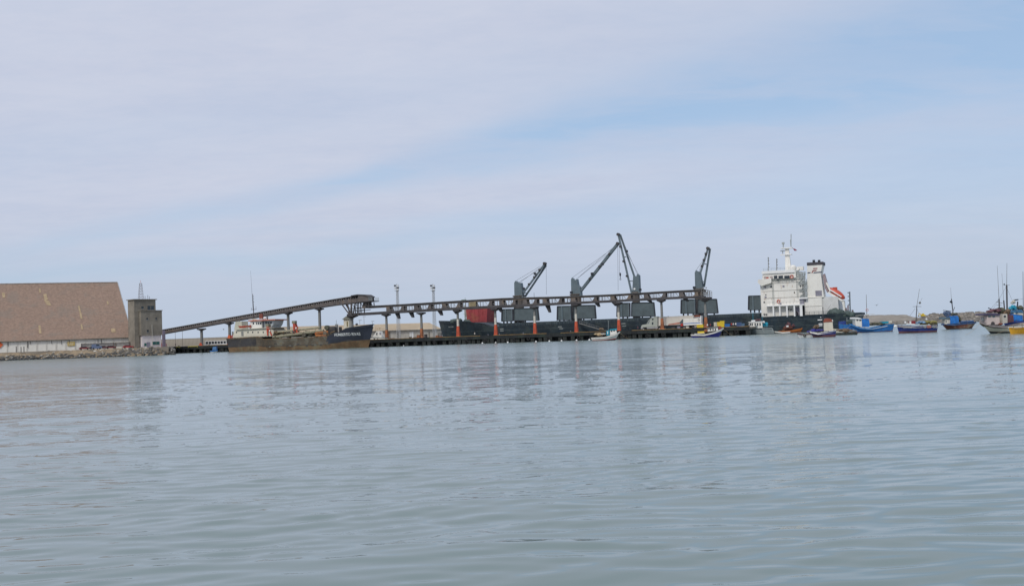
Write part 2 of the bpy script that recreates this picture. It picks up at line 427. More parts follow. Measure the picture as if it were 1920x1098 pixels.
# ---------------------------------------------------------------- water
def make_water():
    rng = np.random.default_rng(11)
    H = CAM_H; f = F_PX
    # rows follow the perspective so that wave detail is even in the picture
    yp = np.concatenate([np.linspace(640, 60, 640), np.linspace(59.2, 12, 110)])
    ys = H * f / yp
    ys = np.concatenate([ys, [650, 800, 1000, 1500, 2500, 5000, 9000]])
    core = np.linspace(-0.60, 0.60, 640)
    cs = np.concatenate([[-6, -3, -1.5, -0.95, -0.75, -0.66], core, [0.66, 0.75, 0.95, 1.5, 3, 6]])
    Y, Cc = np.meshgrid(ys, cs, indexing='ij')
    X = Y * Cc
    dy = np.gradient(ys)[:, None] * np.ones_like(X)
    Z = np.zeros_like(X)
    # gentle harbour chop: many short-crested waves, most running towards the camera
    lams = np.concatenate([np.geomspace(0.42, 1.2, 36), np.geomspace(1.2, 5.5, 34), np.geomspace(6, 16, 8)])
    for lam in lams:
        k = 2 * math.pi / lam
        th = rng.normal(R(96), R(27 if lam > 1.2 else 17))
        slope = 0.0195 if lam < 1.2 else (0.0120 if lam < 6 else 0.006)
        a = slope / k
        # groups: each component comes and goes across the surface
        gx, gy = rng.normal(0, 1, 2) / (lam * 7); p1, p2 = rng.uniform(0, 6.28, 2)
        env = np.clip(0.55 + 0.85 * np.cos(X * gx * 2 + Y * gy * 2 + p1), 0, 2)
        ph = k * (X * math.cos(th) + Y * math.sin(th)) + p2 + 0.9 * np.sin(X * 0.21 / lam ** 0.5 + p1) + 0.5 * np.sin(Y * 0.11 + p2)
        w = np.clip((lam / dy - 1.6) / 2.0, 0, 1)
        w = w * np.where(np.abs(Cc) > 0.605, 0, 1)
        Z += a * w * env * np.sin(ph)
    Z *= np.clip((700 - Y) / 300, 0, 1)
    nr, nc = X.shape
    co = np.stack([X, Y, Z], -1).reshape(-1, 3)
    idx = np.arange(nr * nc).reshape(nr, nc)
    q = np.stack([idx[:-1, :-1], idx[:-1, 1:], idx[1:, 1:], idx[1:, :-1]], -1).reshape(-1, 4)
    # flat water carries on to both sides and behind the camera
    y0 = ys[0]; e = 6 * y0
    extra = np.array([[-e, y0, 0], [e, y0, 0], [2000, 0, 0], [2000, -2500, 0], [-2000, -2500, 0], [-2000, 0, 0]], float)
    b = len(co)
    co = np.concatenate([co, extra])
    me = bpy.data.meshes.new('water')
    nq = len(q)
    me.vertices.add(len(co)); me.vertices.foreach_set('co', co.ravel())
    loops = np.concatenate([q.ravel(), [b, b + 5, b + 4, b + 3, b + 2, b + 1]])
    me.loops.add(len(loops)); me.loops.foreach_set('vertex_index', loops)
    me.polygons.add(nq + 1)
    st = np.concatenate([np.arange(nq) * 4, [nq * 4]]); tot = np.concatenate([np.full(nq, 4), [6]])
    me.polygons.foreach_set('loop_start', st); me.polygons.foreach_set('loop_total', tot)
    me.polygons.foreach_set('use_smooth', np.ones(nq + 1, bool))
    me.update(calc_edges=True); me.validate()
    m = bpy.data.materials.new('harbour_water'); m.use_nodes = True
    t = NT(m.node_tree); bs = t.n.get('Principled BSDF')
    geo = t.new('ShaderNodeNewGeometry'); p = geo.outputs['Position']
    big = t.noise(t.mapping(p, (0.5, 1, 1)), 0.02, 3)
    c = t.mix(big, (0.160, 0.212, 0.208, 1), (0.19, 0.245, 0.235, 1))
    t.l.new(c, bs.inputs['Base Color'])
    bs.inputs['IOR'].default_value = 1.333
    sp = t.new('ShaderNodeSeparateXYZ'); t.l.new(p, sp.inputs[0])
    dist = sp.outputs[1]
    t.l.new(t.m('ADD', t.m('MULTIPLY', t.ramp(dist, (60.0, 260.0)), 0.20), 0.01), bs.inputs['Roughness'])
    n0 = t.noise(t.mapping(p, (0.6, 1.5, 1), (0, 0, R(-10))), 5.5, 3, 0.6, 0.5)
    n1 = t.noise(t.mapping(p, (0.32, 1.2, 1), (0, 0, R(7))), 1.7, 2, 0.5, 0.35)
    n2 = t.noise(t.mapping(p, (0.36, 1.0, 1), (0, 0, R(-4))), 0.60, 3, 0.55, 0.3)
    n3 = t.noise(t.mapping(p, (0.4, 1.0, 1), (0, 0, R(3))), 0.16, 4, 0.6, 0.3)
    patch = t.m('ADD', t.m('MULTIPLY', t.ramp(t.noise(t.mapping(p, (0.3, 1, 1)), 0.03, 3), (0.35, 0.65)), 0.8), 0.5)
    f1 = t.ramp(dist, (14.0, 45.0)); f2 = t.ramp(dist, (30.0, 110.0)); f3 = t.ramp(dist, (90.0, 300.0))
    h = t.m('MULTIPLY', n0, 0.0022)
    h = t.m('ADD', h, t.m('MULTIPLY', n1, t.m('ADD', t.m('MULTIPLY', f1, 0.055), 0.004)))
    h = t.m('ADD', h, t.m('MULTIPLY', n2, t.m('MULTIPLY', f2, 0.19)))
    h = t.m('ADD', h, t.m('MULTIPLY', n3, t.m('MULTIPLY', f3, 0.55)))
    h = t.m('MULTIPLY', h, patch)
    bp = t.new('ShaderNodeBump'); bp.inputs['Strength'].default_value = 1.0; bp.inputs['Distance'].default_value = 1.0
    t.l.new(h, bp.inputs['Height']); t.l.new(bp.outputs[0], bs.inputs['Normal'])
    me.materials.append(m)
    o = bpy.data.objects.new('water', me); COL.objects.link(o)
    o['kind'] = 'structure'
    return o


make_water()

# ---------------------------------------------------------------- frames of the harbour
gA, gB = G(700, 650.3), G(1395, 628.0)
PIER_YAW = math.atan2(gB[1] - gA[1], gB[0] - gA[0])
PF = Fr(gA[0], gA[1], PIER_YAW)                 # x along the quay, y=0 its water face
PZ = 2.85                                        # deck height
SHIP_N = 50.0                                    # ship centreline behind the quay face


# ---------------------------------------------------------------- land on the left
def left_land():
    # ground slab behind the bank
    mb = MB()
    pts = []
    for px, d in ((-260, 409), (0, 409), (140, 409), (280, 404), (316, 405)):
        f = at_depth(px, d); pts.append((f.o.x, f.o.y))
    for px, n in ((316, 4.0), (692, 4.0), (692, 36.0)):
        w = PF.world(PF.at(px, YH(px))[0], n); pts.append((w.x, w.y))
    f = at_depth(835, 560); pts.append((f.o.x, f.o.y))
    far = [(at_depth(835, 640).o.x, 640), (at_depth(-260, 640).o.x - 60, 640)]
    poly = pts + far
    z1 = 3.15
    n = len(poly)
    vs = [(x, y, z1) for x, y in poly] + [(x, y, -1.0) for x, y in poly]
    mb.add(vs, [tuple(range(n))] + [(i, (i + 1) % n, (i + 1) % n + n, i + n) for i in range(n)])
    mb.build('ground', M_LAND, kind='structure')
    # earth slope down to the water
    wl = [(px, YH(px) + dy_, 0) for px, dy_ in ((-260, 17.0), (0, 17.2), (70, 17.0), (140, 17.3), (210, 17.3), (280, 17.4), (318, 17.0))]
    WX = [w[0] for w in wl]; WY = [w[1] for w in wl]
    def slope_pts(px):
        g = Vector(G(px, float(np.interp(px, WX, WY)))); return g, g * ((g.y + 9.5) / g.y)
    xs = np.linspace(-260, 318, 120)
    mb = MB(); vs = []; fs = []
    rows = 7
    for i, px in enumerate(xs):
        g, top = slope_pts(px)
        for j in range(rows):
            a = j / (rows - 1)
            p = g.lerp(top, a)
            z = -0.5 + (z1 + 0.62) * (a ** 0.75)
            if 0 < j < rows - 1: z += random.uniform(-0.22, 0.22)
            if j == rows - 1: z = z1 + 0.02
            vs.append((p.x, p.y, z))
    for i in range(len(xs) - 1):
        for j in range(rows - 1):
            a = i * rows + j
            fs.append((a, a + rows, a + rows + 1, a + 1))
    mb.add(vs, fs); mb.build('earth_bank', M_EARTH, kind='structure')
    # rocks
    mb = MB(); rnd = random.Random(5)
    for k in range(1900):
        px = rnd.uniform(-200, 330)
        g, top = slope_pts(min(px, 330))
        a = rnd.random() ** (1.9 if px < 160 else 1.0)
        if px > 235: a = rnd.random() ** 0.8
        p = g.lerp(top, a); z = -0.4 + (z1 + 0.4) * (a ** 0.75)
        s = rnd.uniform(0.22, 0.62) * (1.3 if rnd.random() < 0.15 else 1.0)
        u = rnd.random()
        if a > 0.45 and px < 225 and u < 0.85: continue
        if a > 0.7 and u < 0.5: continue
        mb.cur = 2 if u > 0.93 else (1 if u > 0.72 else 0)
        if z < 0.35: mb.cur = 3
        if mb.cur == 2: s *= 0.8
        mb.blob((p.x, p.y, z), s * rnd.uniform(0.8, 1.4), s, s * rnd.uniform(0.6, 0.95), seed=k, rough=0.32, n=6, m=4)
    o = mb.build('rocks', [M_ROCK, M_ROCKM, M_ROCKL, mat('wet_black_rock', (0.03, 0.032, 0.03), 0.45, 0.4, 0.6, bump=0.5)])
    tag(o, 'dark and pale boulders heaped along the left shore below the warehouse', 'rocks', kind='stuff')


left_land()


# ---------------------------------------------------------------- warehouse
def warehouse():
    f0 = at_depth(247, 440)
    F = Fr(f0.o.x, f0.o.y, R(21.5), 3.15)
    rt = F.root('warehouse', 'huge bulk storage warehouse with steep tan roof and low stained white wall', 'warehouse')
    L = -118.0
    zb = 0.0
    e0 = F.at(246, 631.0)[1]                      # eave height
    W = 30.0
    xr, zr = F.at(220, 529.5, W)                  # ridge end
    xr0 = F.at(0, 531.5, W)
    mb = MB()
    th = 0.5
    slope = Vector((0, W + 0.7, zr - e0 + 0.2)).normalized()
    # roof as raised standing bays, so the sheet lines are real
    ex = F.at(248.5, 629)[0]
    nb = 44
    front = []
    for i in range(nb):
        a = i / nb; b = (i + 1) / nb
        def edge(tt): return Vector((L + (ex - L) * tt, -0.7, e0 - 0.2)), Vector((L + (xr - L) * tt, W, zr))
        p0, q0 = edge(a); p1, q1 = edge(b)
        up = Vector((0, -slope.z, slope.y)) * 0.035
        g = 0.012
        p0b, q0b = p0.lerp(p1, 0.03), q0.lerp(q1, 0.03)
        mb.add([p0, p1, q1, q0], [(0, 1, 2, 3)])
        mb.add([p0 + up, p0b + up, q0b + up, q0 + up, p0, p0b, q0b, q0],
               [(0, 1, 2, 3), (4, 5, 1, 0), (3, 2, 6, 7), (0, 3, 7, 4), (1, 5, 6, 2)])
    # back slope and gable
    mb.add([(L, 2 * W + 0.7, e0 - 0.6), (ex, 2 * W + 0.7, e0 - 0.6), (xr, W, zr), (L, W, zr)], [(0, 1, 2, 3)])
    mb.add([(ex, -0.7, e0 - 0.6), (ex, 2 * W + 0.7, e0 - 0.6), (xr, W, zr)], [(0, 1, 2)])
    mb.build('roof', M_ROOF, rt)
    # edge trims
    m2 = MB()
    m2.tube((ex + .1, -0.8, e0 - 0.5), (xr + .1, W - .05, zr + .1), 0.16, n=4)
    m2.tube((L, W, zr + 0.15), (xr, W, zr + 0.15), 0.25, n=4)
    m2.build('ridge_cap', M_CONVL, rt)
    m3 = MB(); m3.box(L, ex, -0.95, -0.72, e0 - 0.38, e0 - 0.18); m3.build('gutter', M_CONC, rt)
    # odd coloured sheets on the roof
    def on_roof(px, py):
        # intersect pixel ray with the front slope
        r = ray(px, py); C = Vector((0, 0, CAM_H))
        o = F.world(0, -0.7); o.z = e0 - 0.2 + F.z
        nrm = (F.n * (-slope.z) + Vector((0, 0, slope.y)))
        k = (o - C).dot(nrm) / r.dot(nrm); p = C + r * k
        return ((p - F.o).dot(F.t), (p - F.o).dot(F.n), p.z - F.z)
    for pts in (((81, 552), (87, 551), (90, 562), (84, 563)), ((82, 562), (92, 564), (96, 573), (88, 572)), ((146, 574), (149, 573), (155, 598), (151.5, 598)),
                ((151, 608), (154, 608), (156, 618), (152.5, 617)), ((72, 610), (76, 610), (78, 625), (73, 625)), ((208, 616), (216, 616), (217, 623), (209, 623)),
                ((73, 541), (76, 541), (77, 549), (74, 549)), ((200, 565), (203, 565), (204, 571), (201, 571)), ((3, 549), (9, 549), (10, 558), (5, 558))):
        mp = MB(); up = Vector((0, -slope.z, slope.y)) * 0.13
        a = [Vector(on_roof(*p)) + up for p in pts]; b = [v - up * 0.6 for v in a]
        mp.add(a + b, [(0, 1, 2, 3), (4, 7, 6, 5), (0, 4, 5, 1), (1, 5, 6, 2), (2, 6, 7, 3), (3, 7, 4, 0)])
        mp.build('roof_patch', M_ROOFP, rt)
    # wall in panels between pilasters
    wall = MB(); wall.box(L, ex - 0.6, 0.15, 0.6, 0, e0 - 0.2); wall.build('wall', M_WALLW, rt)
    bw = 3.72
    n = int((ex - 0.8 - L) / bw)
    src = None; src2 = None
    for i in range(n):
        x = ex - 0.8 - (i + 1) * bw
        if src is None:
            a = MB(); a.box(0.32, bw - 0.04, -0.02, 0.15, 0.05, e0 - 0.55); src = a.build('wall_panel', M_WALLW, rt); src.location = (x, 0, 0)
            a = MB(); a.box(0, 0.28, -0.18, 0.16, 0, e0 - 0.5); src2 = a.build('pilaster', M_WALLW, rt); src2.location = (x, 0, 0)
        else:
            share('wall_panel', src, rt, (x, 0, random.uniform(-0.04, 0.04))); share('pilaster', src2, rt, (x, 0, 0))
    # dark gutters spilling down
    for px, h in ((15, 1.6), (52, 2.6), (57, 1.0), (115, 1.6), (130, 1.5), (97, 1.2), (184, 1.3), (190, 3.2)):
        x = F.at(px, 640)[0]; a = MB(); a.tube((x, -0.3, e0 - 0.6), (x, -0.3, e0 - 0.6 - h), 0.11, n=6); a.build('downpipe', M_CONVD, rt)
    # signs
    x0, x1, zz0, zz1 = F.rect(126.5, 140.5, 640, 648, -0.3)
    s = Fr(*F.world(x0, -0.35).xy, F.yaw, F.z + zz0).root('wall_sign', 'small faded yellow rectangular sign on the white warehouse wall', 'sign')
    a = MB(); a.box(0, x1 - x0, 0, 0.1, 0, zz1 - zz0); a.build('board', M_SIGNY, s)
    a = MB()
    for k, (u0_, u1_, v) in enumerate(((0.12, 0.85, 0.74), (0.18, 0.8, 0.5), (0.15, 0.75, 0.27))):
        w = x1 - x0; h = zz1 - zz0
        for q in range(6):
            uu = u0_ + (u1_ - u0_) * q / 6
            a.box(uu * w, (uu + 0.07) * w, -0.02, 0.0, (v - 0.05) * h, (v + 0.05) * h)
    a.build('lettering', M_CREAM, s, kind='stuff')
    x0, x1, zz0, zz1 = F.rect(-6.5, 6.0, 639.5, 652.5, -0.3)
    cx, w, h = (x0 + x1) / 2, (x1 - x0) / 2, (zz1 - zz0) / 2
    s = Fr(*F.world(cx, -0.35).xy, F.yaw, F.z + (zz0 + zz1) / 2).root('diamond_sign', 'red orange diamond sign on the white wall at the left edge', 'sign')
    a = MB(); a.prism([(-w, 0), (0, -h), (w, 0), (0, h)], 0, 0.1); a.build('board', M_ORANGE, s)
    # low grey loading frame in front, with barrier
    Fb = F.sub(152, -6.0)
    s = Fb.root('loading_frame', 'low grey steel frame with rails in front of the white warehouse wall', 'frame')
    a = MB(); pr = MB()
    for p in (152.5, 182, 213, 217, 243):
        x = Fb.at(p, 645)[0]; a.tube((x, 0, 0), (x, 0, Fb.at(p, YH(p) - 9.5)[1]), 0.16, n=5)
    x0 = Fb.at(152, 645)[0]; x1 = Fb.at(244, 641)[0]
    zt = Fb.at(200, YH(200) - 9.3)[1]
    a.box(x0, x1, -0.12, 0.12, zt - 0.18, zt + 0.10); a.build('frame', M_CONV, s)
    pr.box(x0 + 0.2, x1 - 0.2, 0.15, 0.3, zt - 1.7, zt - 0.25); pr.build('mesh_panel', mat('dull_grey_mesh', (0.30, 0.29, 0.27), 0.9, 0.2, 1), s)
    # parked cars, red-brown pallets behind the bank
    return F, rt


WF, _ = warehouse()


def car(F, px, label, body, L=4.2):
    f = F.sub(px, -9.0, z=3.15); s = f.root('parked_car', label, 'car', 'cars parked before the warehouse')
    a = MB(); a.prism([(-L / 2, 0.3), (L / 2, 0.3), (L / 2, 0.75), (L * .3, 0.9), (L * .18, 1.4), (-L * .25, 1.4), (-L * .42, 0.9), (-L / 2, 0.8)], -0.85, 0.85)
    a.build('body', body, s)
    a = MB(); a.prism([(L * .26, 0.92), (L * .16, 1.33), (-L * .23, 1.33), (-L * .36, 0.92)], -0.87, 0.87); a.build('window', M_GLASS, s)
    w = None
    for x in (-L * .3, L * .3):
        for y in (-0.82, 0.82):
            if w is None:
                m = MB(); m.tube((0, -0.1, 0), (0, 0.1, 0), 0.33, n=10); w = m.build('wheel', M_RUBBER, s); w.location = (x, y, 0.33)
            else: share('wheel', w, s, (x, y, 0.33))


car(WF, 158, 'dull red car at the left end of the grey frame', mat('dull_red_car', (0.20, 0.03, 0.03), 0.4, 0.1, 1))
car(WF, 177, 'dark car parked left of the blue van', mat('dark_car', (0.04, 0.03, 0.04), 0.4, 0.1, 1))
car(WF, 193, 'maroon car parked right of the blue van', mat('maroon_car', (0.12, 0.03, 0.04), 0.4, 0.1, 1))
car(WF, 208, 'dark red car in the middle of the grey frame', mat('dark_red_car', (0.14, 0.02, 0.02), 0.4, 0.1, 1))
car(WF, 240, 'bright red car beside the foot of the silo', mat('bright_red_car', (0.35, 0.03, 0.03), 0.4, 0.1, 1))


def van():
    f = WF.sub(181.5, -11.0, z=3.15); s = f.root('parked_van', 'blue grey van parked on top of the rock bank before the grey frame', 'van')
    a = MB(); a.prism([(-2.0, 0.35), (2.0, 0.35), (2.0, 1.2), (1.3, 1.4), (0.9, 2.2), (-2.0, 2.2)], -0.9, 0.9); a.build('body', mat('blue_grey_van', (0.12, 0.16, 0.26), 0.5, 0.1, 1), s)
    a = MB(); a.prism([(1.2, 1.42), (0.82, 2.05), (-0.2, 2.05), (-0.2, 1.42)], -0.92, 0.92); a.build('window', M_GLASS, s)
    for x in (-1.3, 1.3):
        for y in (-0.85, 0.85):
            a = MB(); a.tube((x, y - 0.1, 0.36), (x, y + 0.1, 0.36), 0.36, n=10); a.build('wheel', M_RUBBER, s)


van()
for px, h, lab in ((30.5, 2.2, 'leftmost of the three dark posts before the white warehouse wall'), (39.5, 2.0, 'middle one of the three dark posts before the white warehouse wall'),
                   (45, 2.1, 'rightmost of the three dark posts before the white warehouse wall')):
    f = WF.sub(px, -5, z=3.15)
    a = MB(); a.tube((0, 0, 0), (0, 0, h), 0.17, n=6); a.tube((0, 0, h), (0, 0, h + 0.12), 0.22, n=6)
    tag(place(a.build('bollard_post', M_CONVD), f), lab, 'post', 'dark posts before the warehouse wall')


# ---------------------------------------------------------------- silo tower
def silo():
    f = at_depth(265.5, 432); F = Fr(f.o.x, f.o.y, R(47), 3.15)
    rt = F.root('silo_tower', 'grey concrete silo tower with stacked blocks and white painted base', 'silo tower')
    zc = lambda y, x=272: at_depth(x, 432, 0, 3.15).at(x, y)[1]
    W1, D1 = 9.6, 9.6
    z_top2, z_mid, z_wh = zc(559.5, 292), zc(582.0, 285), zc(628.5, 275)
    a = MB(); a.box(0, W1, 0, D1, z_wh, z_mid); a.box(-0.25, W1 + 0.25, -0.25, D1 + 0.25, z_mid, z_mid + 0.3)
    a.build('lower_block', M_CONC, rt)
    a = MB(); a.box(-2.1, W1 - 2.0, 1.6, 7.4, z_mid + 0.3, z_top2 - 0.25)
    a.box(-2.1, 0, 1.6, 7.4, 0, z_mid + 0.3)      # stair shaft on the left face
    a.build('upper_block', M_CONC, rt)
    a = MB(); a.box(-2.6, W1 - 1.5, 1.1, 7.9, z_top2 - 0.25, z_top2 + 0.1); a.build('roof_slab', M_CONC, rt)
    a = MB(); a.box(0.5, W1 - 0.4, 0.4, D1 - 0.4, 0, z_wh - 0.002); a.build('painted_base', M_PALE, rt)
    def win(px0, px1, y0, y1, n, m=M_GLASS, nm='window'):
        x0, x1, z0, z1 = F.rect(px0, px1, y0, y1, n)
        b = MB(); b.box(x0, x1, n - 0.06, n + 0.3, z0, z1); w = b.build(nm, m, rt)
        b = MB(); b.box(x0 - 0.15, x1 + 0.15, n - 0.12, n + 0.1, z0 - 0.18, z0 - 0.01); b.build('sill', M_CONVL, w)
        if x1 - x0 > 1.5:
            b = MB(); xm = (x0 + x1) / 2; b.box(xm - 0.06, xm + 0.06, n - 0.1, n - 0.05, z0, z1); b.build('frame', M_CONC, w)
    win(276.5, 288.5, 573, 580.8, 1.6); win(265, 269, 574, 578.5, 1.6)
    win(274.5, 277.2, 595.5, 599, 0); win(291.5, 294, 595.2, 598.5, 0); win(275.2, 278.6, 618, 622.5, 0)
    win(270.5, 274.5, 643, 648, 0.4, M_GGLASS); win(286, 299.0, 640, 645.5, 0.4, M_GGLASS)
    x0, x1, z0, z1 = F.rect(275, 281.5, 641, 650.5, 0.4)
    b = MB(); b.box(x0, x1, 0.3, 0.5, max(z0, 0), z1); b.build('door', M_GREYSH, rt)
    # right corner column below the conveyor
    b = MB(); b.box(W1 - 0.1, W1 + 1.0, -0.7, 0.3, 0, z_wh + 2); b.build('corner_column', mat('violet_grey_column', (0.20, 0.17, 0.22), 0.8, 0.2, 0.5), rt)
    # drain pipe
    x = F.at(285, 625, 0)[0]; b = MB(); b.tube((x, -0.15, 1.0), (x, -0.15, z_mid * 0.62), 0.09, n=5); b.build('downpipe', M_POSTW, rt)
    # lattice mast on the roof
    Fm = Fr(*F.world(3.2, 6.0).xy, 0, 3.15 + z_top2 + 0.1)
    s = Fm.root('lattice_antenna', 'white lattice antenna mast on the roof of the silo tower', 'antenna')
    h = 31.5 * 432 / 1900; b = MB()
    for i in range(4):
        an = math.pi / 4 + i * math.pi / 2; a2 = an + math.pi / 2
        p = lambda t, q: Vector((math.cos(q) * (1.3 - 0.75 * t), math.sin(q) * (1.3 - 0.75 * t), h * t))
        b.tube(p(0, an), p(1, an), 0.07, n=4)
        for k in range(6): b.tube(p(k / 6, an), p((k + 1) / 6, a2), 0.035, n=4); b.tube(p(k / 6, an), p(k / 6, a2), 0.035, n=4)
    b.build('lattice', mat('grey_lattice', (.30, .29, .31), .6, .1, 1), s)
    b = MB(); b.tube((0, 0, h), (0, 0, h + 1.2), 0.06, n=4); b.build('tip', M_ORANGE, s)
    for px, hh, lab in ((281, 2.6, 'short thin aerial beside the lattice mast on the silo roof'), (284, 2.0, 'rightmost thin aerial on the silo roof'), (276, 2.2, 'thin aerial touching the lattice mast on the silo roof')):
        fa = at_depth(px - 2, 452, 0, 3.15 + z_top2 + 0.1); b = MB(); b.tube((0, 0, 0), (0, 0, hh), 0.06, n=4); b.tube((-0.25, 0, hh * .7), (0.25, 0, hh * .7), 0.05, n=4)
        tag(place(b.build('aerial', M_CONVD), fa), lab, 'aerial', 'aerials on the silo roof')


silo()


# ---------------------------------------------------------------- sheds, walls and masts behind
def perimeter():
    a0, a1 = at_depth(296, 600), at_depth(520, 590)
    yaw = math.atan2(a1.o.y - a0.o.y, a1.o.x - a0.o.x); F = Fr(a0.o.x, a0.o.y, yaw, 3.15)
    rt = F.root('perimeter_wall', 'long low tan harbour wall behind the left quay', 'wall')
    L = (a1.o - a0.o).length; h = F.at(360, 634.7)[1]
    n = 30; src = None
    for i in range(n):
        if src is None:
            a = MB(); a.box(0.05, L / n - 0.05, 0, 0.5, 0, h); src = a.build('wall_panel', M_PERIM, rt)
        else: share('wall_panel', src, rt, (i * L / n, 0, 0))
    a = MB(); a.box(0, L, 0.05, 0.45, 0, h - 0.1); a.box(0, L, -0.1, 0.6, h, h + 0.3); a.build('coping', M_PERIM, rt)


perimeter()


def shed():
    a0, a1 = at_depth(508, 500), at_depth(829, 552)
    yaw = math.atan2(a1.o.y - a0.o.y, a1.o.x - a0.o.x); F = Fr(a0.o.x, a0.o.y, yaw, 3.0)
    rt = F.root('long_shed', 'long low shed with pale tan roof and whitish wall behind the pier', 'shed')
    L = (a1.o - a0.o).length
    ze = F.at(760, 617.8)[1]; W = 14; zr = F.at(760, 606.0, W)[1]
    a = MB(); nb = 40
    for i in range(nb):
        x0, x1 = L * i / nb, L * (i + 1) / nb - 0.12
        a.add([(x0, -0.6, ze - .2), (x1, -0.6, ze - .2), (x1, W, zr), (x0, W, zr), (x0, -0.6, ze - .4), (x1, -0.6, ze - .4), (x1, W, zr - .2), (x0, W, zr - .2)],
              [(0, 1, 2, 3), (4, 7, 6, 5), (0, 4, 5, 1), (1, 5, 6, 2), (2, 6, 7, 3), (3, 7, 4, 0)])
    a.add([(0, W, zr - .1), (L, W, zr - .1), (L, 2 * W, ze - .3), (0, 2 * W, ze - .3)], [(0, 1, 2, 3)])
    a.add([(0, -.5, ze - .41), (L, -.5, ze - .41), (L, W, zr - .21), (0, W, zr - .21)], [(0, 1, 2, 3)])
    a.build('roof', M_SHEDR, rt)
    a = MB(); a.box(0, L, 0, 2 * W - .5, -0.5, ze - 0.45); a.build('wall', M_SHEDW, rt)
    a = MB(); a.box(-.1, L + .1, -0.75, -0.6, ze - 0.6, ze - 0.15); a.build('eave_beam', M_POST, rt)
    src = None
    for i in range(28):
        x = L * (i + .5) / 28
        if src is None: b = MB(); b.box(-0.15, 0.15, -0.12, 0.0, 0, ze - 0.5); src = b.build('pilaster', M_SHEDW, rt); src.location = (x, 0, 0)
        else: share('pilaster', src, rt, (x, 0, 0))
    for p0, p1, m in ((726, 732, M_CONC), (744, 748, M_CONC), (768, 775, M_WHITEC), (803, 806, M_CONC), (812, 815, M_CONC)):
        x0, x1, z0, z1 = F.rect(p0, p1, 622, 632); b = MB(); b.box(x0, x1, -0.05, 0.1, 0, z1); b.build('door', m, rt)
    x0, x1, z0, z1 = F.rect(773, 779, 610.5, 613, 7)
    b = MB(); b.blob(((x0 + x1) / 2, 6.5, z0), 0.8, 0.6, 0.25, 3); b.build('roof_patch', M_PINKY, rt)


shed()


def watch_hut():
    f = at_depth(653.5, 462, R(-30), 3.0)
    rt = f.root('gate_tower', 'small cream square tower with dark hipped roof behind the dredger bow', 'tower')
    s = 462 / 1900
    zt = f.at(653, 598)[1]; zr = f.at(655, 592)[1]
    a = MB(); a.box(-1.5, 1.5, -1.3, 1.3, 0, zt); a.build('wall', M_CREAM, rt)
    a = MB(); a.frustum((0, 0, zt - .1), 4.2, 3.8, (0.1, 0, zr), 1.3, 1.0); a.build('roof', mat('olive_grey_roof', (0.12, 0.12, 0.09), 0.8, 0.2, 1), rt)
    a = MB(); a.box(0.35, 0.95, -1.36, -1.25, zt - 3.4, zt - 1.0); a.build('window', mat('olive_window', (0.16, 0.13, 0.04), 0.5, 0.2, 1), rt)


watch_hut()


def kiosk():
    f = at_depth(386, 470, R(-10), 3.15)
    rt = f.root('glazed_quay_building', 'low white framed building with dark glazing left of the dredger', 'building')
    x0, x1 = 0, f.at(436, 645)[0]
    zt = f.at(405, 638.2)[1]; zb = 0.2
    a = MB(); a.box(x0, x1, 0.2, 5, 0, zt - 0.3); a.build('wall', M_GREYSH, rt)
    a = MB(); a.box(x0 - 0.3, x1, -0.2, 5.3, zt - 0.35, zt); a.build('roof', M_WHITEC, rt)
    a = MB(); a.box(x0 - 0.3, x1, -0.2, 0.1, 0, 0.55); a.build('plinth', M_WHITEC, rt)
    n = 9
    for i in range(n):
        x = x0 + (x1 - x0) * i / n
        a = MB(); a.box(x, x + (x1 - x0) / n - 0.35, 0.05, 0.18, 0.6, zt - 0.4); a.build('window', M_GLASS, rt)
        a = MB(); a.box(x - 0.33, x - 0.02, -0.05, 0.18, 0.5, zt - 0.35); a.build('mullion', M_WHITEC, rt)


kiosk()


def light_mast(px, ytop, label):
    f = at_depth(px, 490, R(-24), 3.0)
    px_top = px - 0.036 * (YH(px) - ytop) * 0
    h = (YH(px) - ytop) * 490 / 1900 + CAM_H - 3.0
    rt = f.root('floodlight_mast', label, 'light mast', 'floodlight masts behind the conveyor')
    a = MB(); n = 18
    w = lambda t: 0.95 - 0.45 * t
    for i in range(4):
        an = math.pi / 4 + i * math.pi / 2; a2 = an + math.pi / 2
        p = lambda t, q: Vector((math.cos(q) * w(t), math.sin(q) * w(t), (h - 3) * t))
        a.tube(p(0, an), p(1, an), 0.10, n=4)
        for k in range(n):
            a.tube(p(k / n, an), p((k + 1) / n, a2), 0.055, n=3); a.tube(p(k / n, an), p(k / n, a2), 0.05, n=3)
    a.build('lattice', mat('pale_galvanised', (0.46, 0.47, 0.47), 0.6, 0.15, 1), rt)
    a = MB(); a.box(-1.0, 0.6, -0.8, 0.8, h - 3.4, h - 3.25); a.box(-1.0, 0.6, -0.8, 0.8, h - 1.7, h - 1.55)
    a.tube((-0.2, 0, h - 3.4), (-0.2, 0, h), 0.14, n=5); a.build('platform', M_POST, rt)
    for k, (x, z) in enumerate(((0.7, h - 0.9), (0.9, h - 1.9), (0.7, h - 2.8), (-0.8, h - 0.8), (-0.7, h - 2.2))):
        b = MB(); b.box(x - 0.45, x + 0.45, -0.9, -0.4, z - 0.4, z + 0.35); b.build('floodlight', M_CONVD if k % 2 else mat('pale_lamp_face', (0.6, 0.62, 0.62), 0.4, 0.1, 1), rt)


